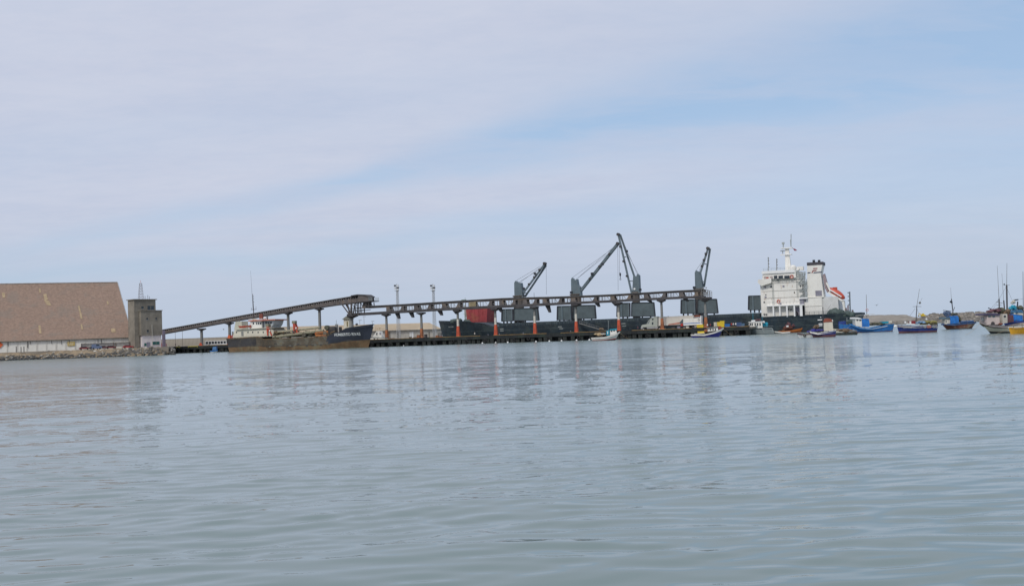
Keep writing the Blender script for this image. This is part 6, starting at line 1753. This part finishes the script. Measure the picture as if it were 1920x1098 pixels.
f.win(1882, 1886, 591, 594.5, -1.02); f.heap('roof_gear', 1862, 582.5, 20, 6, 0, M_MAROON, 4); f.heap('roof_gear', 1876, 583, 14, 10, .2, M_GREENR, 6); f.heap('roof_gear', 1886, 585, 12, 10, 0, M_NETB, 16)
f.tube('roof_pipe', (1853, 577), (1862, 581), .1, M_SLATED); f.heap('bow_gear', 1846, 600, 6, 9, 0, mat('grey_white_gear', (.4, .43, .42), .8, .3, 2), 6)
f.tube('mast', (1874, 590), (1873.2, 560), .12, M_CONVD); f.tube('mast_top', (1873.2, 562), (1869.8, 498), .05, M_POST, r2=.025)
f.tube('mast', (1884, 588), (1882, 563), .12, M_CONVD, .4); f.tube('mast_top', (1882, 565), (1878.5, 512), .04, M_POST, .4, r2=.02)
f.tube('main_mast', (1888.5, 590), (1887.5, 534), .15, M_CONVD); f.tube('mast_top', (1887.5, 535), (1888, 493), .05, M_POST, r2=.03); f.tube('crossbar', (1884, 534.8), (1893, 534.2), .04, M_POST)
mb = MB(); x, z = f.at(1882.8, 533, 0); mb.blob((x, 0, z), .15, .12, .18, 2, .1, n=8, m=5); mb.build('mast_lamp', M_SLATED, f.rt)
f.tube('yard', (1868, 566), (1880, 568), .05, M_POST); f.tube('yard', (1868, 572), (1878, 571.5), .05, M_POST)
f.heap('red_net', 1872, 608, 12, 4, -.9, mat('dark_red_net', (.22, .06, .04), .9, .3, 2), 6)
for a, b in (((1888, 540), (1910, 590)), ((1887.5, 536), (1862, 580)), ((1873.5, 560), (1850, 588))): f.tube('stay', a, b, .018, M_CONVD)
# yellow hull
f = boat(1932, 625.0, 74, 'ochre yellow boat hull in front of the white boat at the right edge', -1, [(0, 15), (.5, 12.5), (1, 14.0)], 2.4, [(.92, M_OCHRE), (1, M_WHITEC)], M_WOOD, rake=.4, yaw=R(4), group='fishing boats moored at the right', bul=.3)
# blue cabin boat behind
f = boat(1922, 613.5, 74, 'blue cabined fishing boat behind the large white boat at the right edge', -1, [(0, 16), (.5, 12), (1, 14)], 4.4, [(.2, M_BOOT), (1, M_BLUED)], M_WOOD, rake=1.2, yaw=R(3), group='fishing boats moored at the right')
c = f.blk('wheelhouse', [(1896, 604), (1896, 588.5), (1917, 588.5), (1918, 603)], -1.4, 1.4, M_TARP)
f.blk('window_band', [(1901, 588.8), (1901, 585), (1918, 586.5), (1919, 590.5)], -1.5, 1.5, M_CREAM, c); f.win(1904.5, 1908, 585.8, 588, -1.53, par=c)
f.blk('wheelhouse_roof', [(1893, 586), (1895, 581), (1916, 580), (1919, 586.3)], -1.6, 1.6, mat('steel_blue_roof', (.06, .17, .30), .6, .3, 1), c)
f.heap('roof_gear', 1899, 577, 10, 8, 0, M_TEAL, 3); f.heap('roof_gear', 1910, 577.5, 13, 7, 0, M_GREENR, 13); f.heap('white_roof_gear', 1900, 566, 7, 6, 0, M_POSTW, 7)
f.tube('funnel', (1908, 574), (1908, 565), .18, M_SLATED); f.tube('canopy_fin', (1901, 562.5), (1909, 561.5), .2, M_SLATED); f.tube('mast', (1919, 604), (1918, 509), .1, M_CONVD, r2=.05); f.tube('boom', (1900, 562), (1919, 560), .03, M_CONVD)

# small boats at the left end
f = boat(401, 660.6, 14, 'small blue and white boat between the quay and the dredger stern', 1, [(0, 4), (.5, 3.5), (1, 5)], 1.8, [(.5, M_WHITEC), (1, M_BLUE)], M_WOOD, rake=.4, yaw=R(-10), name='small_boat', group='working boats in the harbour')
f.blk('cabin', [(398, 656.5), (399, 650), (405, 649.5), (406, 656)], -.5, .5, mat('steel_blue_cabin', (.08, .2, .4), .6, .2, 1)); f.tube('mast', (407, 657), (406.5, 648), .07, M_BLUED)

# white launch behind the pier
F = PF.sub(708, 3.0, z=PZ)
rt = F.root('white_launch', 'white launch with stacked cabin hauled on the pier beside the dredger bow', 'boat')
def pb(nm, pts, y0, y1, m, par=rt, F=F):
    mb = MB(); mb.prism([F.at(*p, y0) for p in pts], y0, y1); return mb.build(nm, m, par)
pb('hull', [(693, 636.5), (695.5, 632.5), (714, 632), (722, 633.5), (721, 637.2), (694, 638)], -1.2, 1.4, M_WHITE)
pb('hull_stripe', [(695, 632.8), (695.5, 631.6), (722, 632.6), (722, 633.4)], -1.3, 1.45, M_SLATE)
c = pb('cabin', [(698, 631.8), (703, 625), (706, 620.5), (712, 620.5), (715, 628), (716, 632)], -1, 1, M_WHITE)
pb('window', [(705, 627.5), (706, 622.8), (707.6, 622.8), (707.6, 628)], -1.05, -.9, M_SLATED, c); pb('window', [(711.5, 627), (711.5, 623), (713, 623), (714.4, 627)], -1.05, -.9, M_GREYSH, c)
pb('doorway', [(707, 637), (707, 634.5), (709, 634.5), (709, 637)], -1.25, -1.1, M_SLATED)
mb = MB()
for p, q in (((703, 621), (705, 611)), ((708, 620), (708, 615)), ((711, 620), (712, 614)), ((704, 616), (714, 614.5))):
    a, b = F.at(*p), F.at(*q); mb.tube((a[0], 0, a[1]), (b[0], 0, b[1]), .07, n=4)
mb.build('mast_frame', M_ROPE, rt)


# ---------------------------------------------------------------- truck, trailers and cargo on the pier
def truck():
    F = PF.sub(1230, 11.0, z=PZ)
    rt = F.root('truck', 'long nosed pale truck with a white box trailer on the pier', 'truck')
    zx = lambda px, py, n=-1.3: F.at(px, py, n)
    def b(nm, pts, y0, y1, m, par=rt): mb = MB(); mb.prism([F.at(*p, y0) for p in pts], y0, y1); return mb.build(nm, m, par)
    c = b('cab', [(1202, 613.5), (1202.3, 610.5), (1205, 608.5), (1212, 607.5), (1216, 600.5), (1221, 596), (1228, 593), (1232.5, 592.7), (1232.5, 612)], -1.25, 1.25, M_CABG)
    b('sleeper_fairing', [(1232.6, 612), (1232.6, 593), (1235.5, 594.5), (1235.5, 611.5)], -1.2, 1.2, M_POST, c)
    b('windscreen', [(1213, 607), (1216.6, 601.2), (1219.5, 598.8), (1216.5, 606.6)], -1.28, 1.28, mat('hazy_screen', (.2, .23, .24), .3, .1, 1), c)
    for p in ([(1222.3, 608.3), (1222.3, 603.8), (1225, 603.4), (1225, 608)], [(1222.2, 600), (1222.2, 597.2), (1225.3, 596.8), (1225.3, 599.5)]): b('window', p, -1.3, -1.2, M_GLASS, c)
    b('fuel_tank', [(1213, 616), (1213, 613.4), (1233.5, 612.4), (1233.5, 615)], -1.35, 1.35, M_CHROME)
    b('bumper', [(1201.5, 616), (1201.5, 613.4), (1205, 613.2), (1205, 616)], -1.25, 1.25, M_CHROME)
    z0, z1 = F.at(1270, 612.5)[1], F.at(1270, 592.0)[1]
    t = b('trailer', [(1235, 610.5), (1235, 594.2), (1300, 590.6), (1300, 607.0)], -1.3, 1.3, M_DUSTY)
    b('trailer_stripe', [(1253, 609.2), (1253, 607.6), (1276, 603.5), (1279, 603.3), (1279, 606.3)], -1.33, -1.3, M_PINKY, t)
    b('trailer_arrow', [(1274, 604.5), (1279, 598.5), (1281, 598), (1281, 608), (1276, 608)], -1.335, -1.305, M_SLATE, t)
    b('trailer_mark', [(1276, 611.5), (1276, 606.5), (1280.5, 606), (1280.5, 611)], -1.345, -1.31, M_REDP, t)
    b('chassis', [(1234, 613.6), (1234, 611.4), (1299, 608.5), (1299, 610.5)], -.8, .8, M_BLACK)
    src = None
    for px in (1206.5, 1230, 1236.5, 1283, 1289.5):
        x = F.at(px, 615, -1.1)[0]
        for y in (-1.05, 1.05):
            if src is None:
                m = MB(); m.tube((0, -.18, 0), (0, .18, 0), .52, n=14); src = m.build('wheel', M_RUBBER, rt); src.location = (x, y, .52); rim = MB(); rim.tube((0, -.2, 0), (0, .2, 0), .26, n=8); rim.build('rim', M_CHROME, src)
            else:
                w = share('wheel', src, rt, (x, y, .52)); rim = MB(); rim.tube((0, -.2, 0), (0, .2, 0), .26, n=8); rim.build('rim', M_CHROME, w)
    # lorry with white box and blue stripe
    F2 = PF.sub(1300, 7.0, z=PZ); r2 = F2.root('box_trailer', 'white box trailer with a blue stripe and round mark parked before the truck', 'trailer')
    def b2(nm, pts, y0, y1, m, par=r2): mb = MB(); mb.prism([F2.at(*p, y0) for p in pts], y0, y1); return mb.build(nm, m, par)
    bx = b2('box', [(1281.5, 609.3), (1281.5, 597.5), (1312.5, 595.7), (1312.5, 607.2)], -1.3, 1.3, M_WHITE)
    b2('stripe', [(1281.7, 607.3), (1281.7, 606), (1312.3, 604.0), (1312.3, 605.4)], -1.33, -1.3, M_BLUE, bx)
    b2('skirt', [(1281.5, 610.2), (1281.5, 608.4), (1317, 606.4), (1317, 607.8)], -1.36, -1.2, M_WHITEC)
    b2('frame_post', [(1313, 607.2), (1313, 592), (1314.8, 591.8), (1314.8, 607)], -1.3, 1.3, M_WHITEC)
    x, z = F2.at(1310, 599.3, -1.33); mb = MB(); mb.torus((x, -1.34, z), .30, .07); mb.build('round_mark', M_SLATE, bx)
    for px in (1288, 1292, 1308):
        x = F2.at(px, 612, -1)[0]
        for y in (-1.05, 1.05): mb = MB(); mb.tube((x, y - .17, .5), (x, y + .17, .5), .5, n=12); mb.build('wheel', M_RUBBER, r2)
    b2('chassis', [(1283, 611.5), (1283, 610.3), (1312, 608.3), (1312, 609.8)], -.8, .8, M_BLACK)
    F3 = PF.sub(1304, 12.5, z=PZ); r3 = F3.root('orange_container', 'small orange roofed cabin showing above the white box trailer', 'cabin')
    mb = MB(); x0, x1, z0, z1 = F3.rect(1297.5, 1312, 591.8, 612); mb.box(x0, x1, -1.2, 1.2, 0, z1 - .3); mb.build('body', M_PALE, r3)
    mb = MB(); mb.box(x0 - .1, x1 + .1, -1.3, 1.3, z1 - .3, z1 + .15); mb.build('roof', M_ORANGE, r3)
    F4 = F3
    mb = MB(); mb.box(x0 + .5, x1 - .6, -.6, .6, z1 + .152, z1 + .7); mb.build('roof_tank', M_POST, r3)


truck()


def crate(px, py0, py1, w, n, label, m, nm='crate', cat='crate', base=PZ, frame=PF, d=1.0, lid=None, group='crates and bins on the pier'):
    F = frame.sub(px, n, z=base); x0, x1, z0, z1 = F.rect(px - w / 2, px + w / 2, py0, py1)
    rt = F.root(nm, label, cat, group); F2 = F
    h = max(.4, z1); mb = MB(); t = .06
    mb.box(x0, x1, -d / 2, d / 2, 0.08, h); mb.build('box', m, rt)
    mb = MB()
    for z in (h * .35, h * .7): mb.box(x0 - .04, x1 + .04, -d / 2 - .04, d / 2 + .04, z, z + .07)
    mb.box(x0 - .06, x1 + .06, -d / 2 - .06, d / 2 + .06, h, h + .08); mb.build('rim', m, rt)
    mb = MB()
    for x in (x0 + .1, (x0 + x1) / 2, x1 - .1): mb.box(x - .06, x + .06, -d / 2, d / 2, 0, .08)
    mb.build('skid', M_WOOD, rt)


crate(1313, 608.5, 614.5, 12, .8, 'low yellow fish crate on the pier edge below the box trailer', M_YEL, d=1.2)
crate(1348, 603.5, 612, 5.5, 2.0, 'yellow bin left of the tall yellow bin at the pier end', M_YEL)
crate(1354.5, 601.5, 613, 7.5, 2.0, 'tall yellow bin at the pier end', M_YEL, d=1.4)
crate(1341.5, 604, 610, 5, 4.0, 'pale box beside the yellow bins', M_CREAM)
crate(1364, 607, 613, 9, 1.5, 'bright blue bin right of the yellow bins', M_BLUE)
crate(1386, 604.5, 609, 9, 6.0, 'dull blue bin at the far right of the pier', mat('dull_blue', (.06, .11, .24), .7, .2, 1))
crate(1393, 606, 611, 6, 3.0, 'steel blue box left of the patrol boat', mat('steel_blue', (.08, .16, .26), .7, .2, 1))
crate(785, 628, 635, 5, 3.0, 'orange brown bin left of the orange footed post', M_POSTO)
crate(798.5, 626.5, 635, 4, 5.0, 'dark box right of the orange footed post', M_CONVD)
crate(778, 632, 635.5, 4, 4.0, 'small rusty box left of the orange footed post', M_MAROON)
crate(824.5, 624, 634, 6, 9.0, 'grey cabinet by the cargo ship bow', M_POST)
crate(820, 629, 635, 4.5, 2.0, 'small orange drum shaped bin by the cargo ship bow', M_POSTO)
crate(827, 630.5, 635, 4.5, 3.0, 'red bin by the foot of the cargo ship bow', M_REDC)
crate(769.5, 631.5, 635.5, 3, 3.5, 'small dark brown box before the white shed', M_CONVD)
crate(735, 634, 637, 7, 4, 'low brown box right of the white launch', M_MAROON)
crate(1263, 612, 616.5, 6, 2.2, 'small dark crate under the trailer', M_CONVD)
crate(1273, 611.5, 615.5, 5, 2.4, 'small grey crate under the trailer stripe', M_GREYSH)
crate(1289, 611.5, 614.8, 5, 1.6, 'pale crate under the box trailer', M_POSTW)
# crate lying on the violet boat
F = Fr(*fy_.world(fy_.at(1314, 622, -.2)[0], -.2).xy, fy_.yaw, fy_.at(1314, 624.5, -.2)[1])
rt = F.root('crate', 'yellow crate lying on the stern of the violet and white boat', 'crate', 'crates and bins on the pier')
mb = MB(); mb.box(-1.05, 1.05, -.7, .6, 0, .6); mb.build('box', M_YEL, rt); mb = MB(); mb.box(-1.1, 1.1, -.75, .65, .6, .68); mb.build('rim', M_YEL, rt)

# left quay bits: yellow kerb plates, red foot
for x0, x1, lab in ((330, 338, 'short yellow barrier on the left quay'), (352, 371, 'long yellow barrier on the left quay')):
    F = PF.sub(x0, -.4, z=PZ - .1); X = F.at(x1, 655)[0]
    mb = MB(); mb.box(0, X, -.05, .12, 0, .35); mb.box(.2, .35, -.05, .12, -.4, 0); mb.box(X - .35, X - .2, -.05, .12, -.4, 0)
    tag(place(mb.build('barrier', mat('dull_yellow', (.42, .36, .08), .8, .3, 1)), F), lab, 'barrier', 'barriers on the left quay')
crate(302, 643, 650, 7, 4, 'red brown box at the foot of the silo', M_REDC, base=3.15)
crate(309, 644, 650, 5, 5, 'pinkish box right of the silo foot', mat('faded_pink', (.55, .3, .28), .8, .2, 1), base=3.15)


# excavator on the breakwater
# ---------------------------------------------------------------- breakwater on the right
def breakwater():
    rnd = random.Random(21)
    # earth mound behind
    mb = MB(); xs = np.linspace(1560, 2080, 90); vs = []; rows = 6
    rg = np.random.default_rng(4)
    for px in xs:
        top = np.interp(px, [1560, 1604, 1650, 1700, 1712, 1722, 1740, 1760, 1800, 1850, 2080], [594.5, 592.3, 590.0, 590.0, 594.0, 596.5, 594, 591, 589.5, 588.0, 581.0])
        d0, d1 = 742, 775
        for j in range(rows):
            a = j / (rows - 1); d = d0 + (d1 - d0) * a; f_ = at_depth(px, d); z1 = f_.at(px, top)[1]
            z = -1 + (z1 + 1) * min(1, (a * 1.25)) ** .7 + (rg.uniform(-.25, .25) if 0 < j else 0)
            vs.append((f_.o.x, d, z))
        f_ = at_depth(px, 830); vs.append((f_.o.x, 830, -1))
    rows += 1
    mb.add(vs, [(i * rows + j, (i + 1) * rows + j, (i + 1) * rows + j + 1, i * rows + j + 1) for i in range(len(xs) - 1) for j in range(rows - 1)])
    mb.build('breakwater_mound', M_HILL, kind='structure')
    mb = MB()
    for k in range(3400):
        px = rnd.uniform(1570, 2060)
        top = np.interp(px, [1560, 1604, 1650, 1705, 1716, 1730, 1745, 1752, 1760, 1800, 1850, 2080], [602, 602, 600, 599, 597, 594, 590, 586.5, 589, 586.3, 584.8, 577])
        d = 722 + 24 * rnd.random(); a = (d - 722) / 24
        f_ = at_depth(px, d); zt = max(.8, f_.at(px, top)[1])
        z = -.3 + zt * a ** .8
        if px < 1716: z = min(z, 1.6)
        s = rnd.uniform(.6, 1.5); u = rnd.random(); mb.cur = 1 if u < .2 else (2 if u < .30 else 0)
        mb.blob((f_.o.x, d, z), s * rnd.uniform(.8, 1.4), s, s * rnd.uniform(.6, .95), k, .33, n=6, m=4)
    o = mb.build('rocks', [M_BWROCK, M_ROCKM, mat('warm_pale_rock', (.34, .30, .25), .9, .3, .4)])
    tag(o, 'grey boulders of the long breakwater behind the fishing boats', 'rocks', kind='stuff')
    # yellow digger
    F = at_depth(1731, 735, 0, at_depth(1731, 735).at(1731, 594.5)[1]); rt = F.root('excavator', 'small yellow excavator working on the breakwater top', 'excavator')
    mb = MB(); mb.box(-1.7, 1.3, -1, 1, .2, .8); mb.build('track', M_CONVD, rt)
    mb = MB(); mb.box(-1.5, 1.4, -1, 1, .85, 1.8); mb.box(-.6, .6, -.9, .9, 1.8, 2.7); mb.build('body', M_YEL, rt)
    mb = MB(); mb.bar((-1, 0, 1.6), (-2.6, 0, 3.0), .4, .4); mb.bar((-2.6, 0, 3.0), (-3.3, 0, 1.2), .3, .3); mb.build('boom', M_YEL, rt)
    mb = MB(); mb.box(-3.7, -3.0, -.4, .4, .6, 1.2); mb.build('bucket', M_CONVD, rt)
    mb = MB(); F2 = at_depth(1737, 718, 0, at_depth(1737, 718).at(1737, 599)[1]); mb.box(-.5, .5, -.4, .4, 0, .8); mb.box(-.4, .4, -.3, .3, .8, 1.1)
    tag(place(mb.build('marker_block', M_WHITEC), F2), 'small white marker block low on the breakwater rocks', 'marker')
    # white buoys between the boats
    for px, py, lab in ((1679, 611.5, 'white float on the line between the bright and the dark blue boats'),):
        g = G(px, 612.5); mb = MB(); mb.blob((0, 0, .3), 1.0, .6, .5, 2, .05, n=12, m=6); mb.tube((0, 0, .6), (0, 0, 1.1), .1, n=6); o = mb.build('mooring_buoy', M_WHITEC, smooth=True); o.location = (g[0], g[1], 0); tag(o, lab, 'buoy')


breakwater()


# ---------------------------------------------------------------- people
def person_mesh():
    J = {'pel': ((0, 0, .95), .13), 'sp': ((0, 0, 1.15), .12), 'ch': ((0, 0, 1.36), .14), 'nk': ((0, 0, 1.5), .055), 'hd': ((0, -.02, 1.62), .10), 'ht': ((0, -.02, 1.72), .08),
         'ls': ((-.17, 0, 1.42), .06), 'le': ((-.24, -.03, 1.15), .045), 'lh': ((-.22, -.12, .92), .04), 'rs': ((.17, 0, 1.42), .06), 're': ((.25, .02, 1.16), .045), 'rh': ((.24, -.08, .93), .04),
         'lk': ((-.1, -.02, .5), .07), 'la': ((-.12, 0, .08), .05), 'lt': ((-.13, -.16, .04), .04), 'rk': ((.1, .02, .5), .07), 'ra': ((.13, .05, .08), .05), 'rt': ((.14, -.11, .04), .04), 'lp': ((-.09, 0, .88), .09), 'rp': ((.09, 0, .88), .09)}
    E = [('pel', 'sp'), ('sp', 'ch'), ('ch', 'nk'), ('nk', 'hd'), ('hd', 'ht'), ('ch', 'ls'), ('ls', 'le'), ('le', 'lh'), ('ch', 'rs'), ('rs', 're'), ('re', 'rh'), ('pel', 'lp'), ('lp', 'lk'), ('lk', 'la'), ('la', 'lt'), ('pel', 'rp'), ('rp', 'rk'), ('rk', 'ra'), ('ra', 'rt')]
    ks = list(J); me = bpy.data.meshes.new('person_skeleton'); me.from_pydata([J[k][0] for k in ks], [(ks.index(a), ks.index(b)) for a, b in E], [])
    o = bpy.data.objects.new('person_tmp', me); COL.objects.link(o)
    o.modifiers.new('skin', 'SKIN'); sk = me.skin_vertices[0].data
    for i, k in enumerate(ks): sk[i].radius = (J[k][1], J[k][1] * .85); sk[i].use_root = (k == 'pel')
    o.modifiers.new('sub', 'SUBSURF').levels = 1
    dg = bpy.context.evaluated_depsgraph_get(); dg.update(); m2 = bpy.data.meshes.new_from_object(o.evaluated_get(dg))
    bpy.data.objects.remove(o)
    return m2


PM = person_mesh()


def person(fr, label, top, trousers):
    me = PM.copy(); me.name = 'person'; me.materials.clear()
    for m in (top, trousers, M_SKIN, M_CONVD): me.materials.append(m)
    for p in me.polygons:
        z = p.center.z; x = abs(p.center.x)
        p.material_index = 3 if z > 1.68 or z < .1 else (2 if z > 1.49 or (z < 1.0 and x > .2) else (0 if z > .93 else 1))
    me.polygons.foreach_set('use_smooth', [True] * len(me.polygons))
    o = bpy.data.objects.new('person', me); COL.objects.link(o); place(o, fr); tag(o, label, 'person')


person(PF.sub(1326.5, 2.0, z=PZ), 'person in a white top standing by the last conveyor post', M_WHITEC, M_NAVY)
person(PF.sub(1332, 3.0, z=PZ), 'person in a red brown top near the last conveyor post', M_REDC, M_NAVY)
person(PF.sub(1371.5, 2.5, z=PZ), 'person in a red top at the right end of the pier', M_REDP, M_NAVY)
person(PF.sub(1375, 2.0, z=PZ), 'person in a pinkish top beside the one in red', M_PALE, M_CONVD)
person(PF.sub(1379.5, 2.6, z=PZ), 'person in a white top, rightmost of the three on the pier end', M_WHITEC, M_NAVY)
person(PF.sub(890, 2.0, z=PZ), 'person in a pale shirt on the pier between two red footed posts', M_POSTW, M_CONVD)
person(PF.sub(329, 3.0, z=PZ + .1), 'person in dark clothes walking on the left quay', M_CONVD, M_CONVD)
person(PF.sub(1196, 2.0, z=PZ), 'person in a dark red top left of the truck nose', M_MAROON, M_NAVY)

# gulls
for px, py, d, lab in ((420, 617.5, 420, 'dark gull flying left of the dredger masts'), (1645, 572, 330, 'gull gliding right of the bright blue boat mast')):
    F = at_depth(px, d); x, z = F.at(px, py)
    mb = MB(); mb.blob((0, 0, 0), .35, .12, .12, 1, .05, n=8, m=5)
    mb.add([(.1, 0, .05), (-.15, 0, .05), (-.25, .75, .3), (-.05, .8, .3)], [(0, 1, 2, 3)]); mb.add([(.1, 0, .05), (-.15, 0, .05), (-.25, -.75, .3), (-.05, -.8, .3)], [(0, 1, 2, 3)])
    mb.add([(-.3, -.08, 0), (-.3, .08, 0), (-.55, 0, 0)], [(0, 1, 2)])
    o = mb.build('gull', M_POST); o.location = (F.o.x, F.o.y, z); o.rotation_euler = (0, 0, R(35)); tag(o, lab, 'bird')
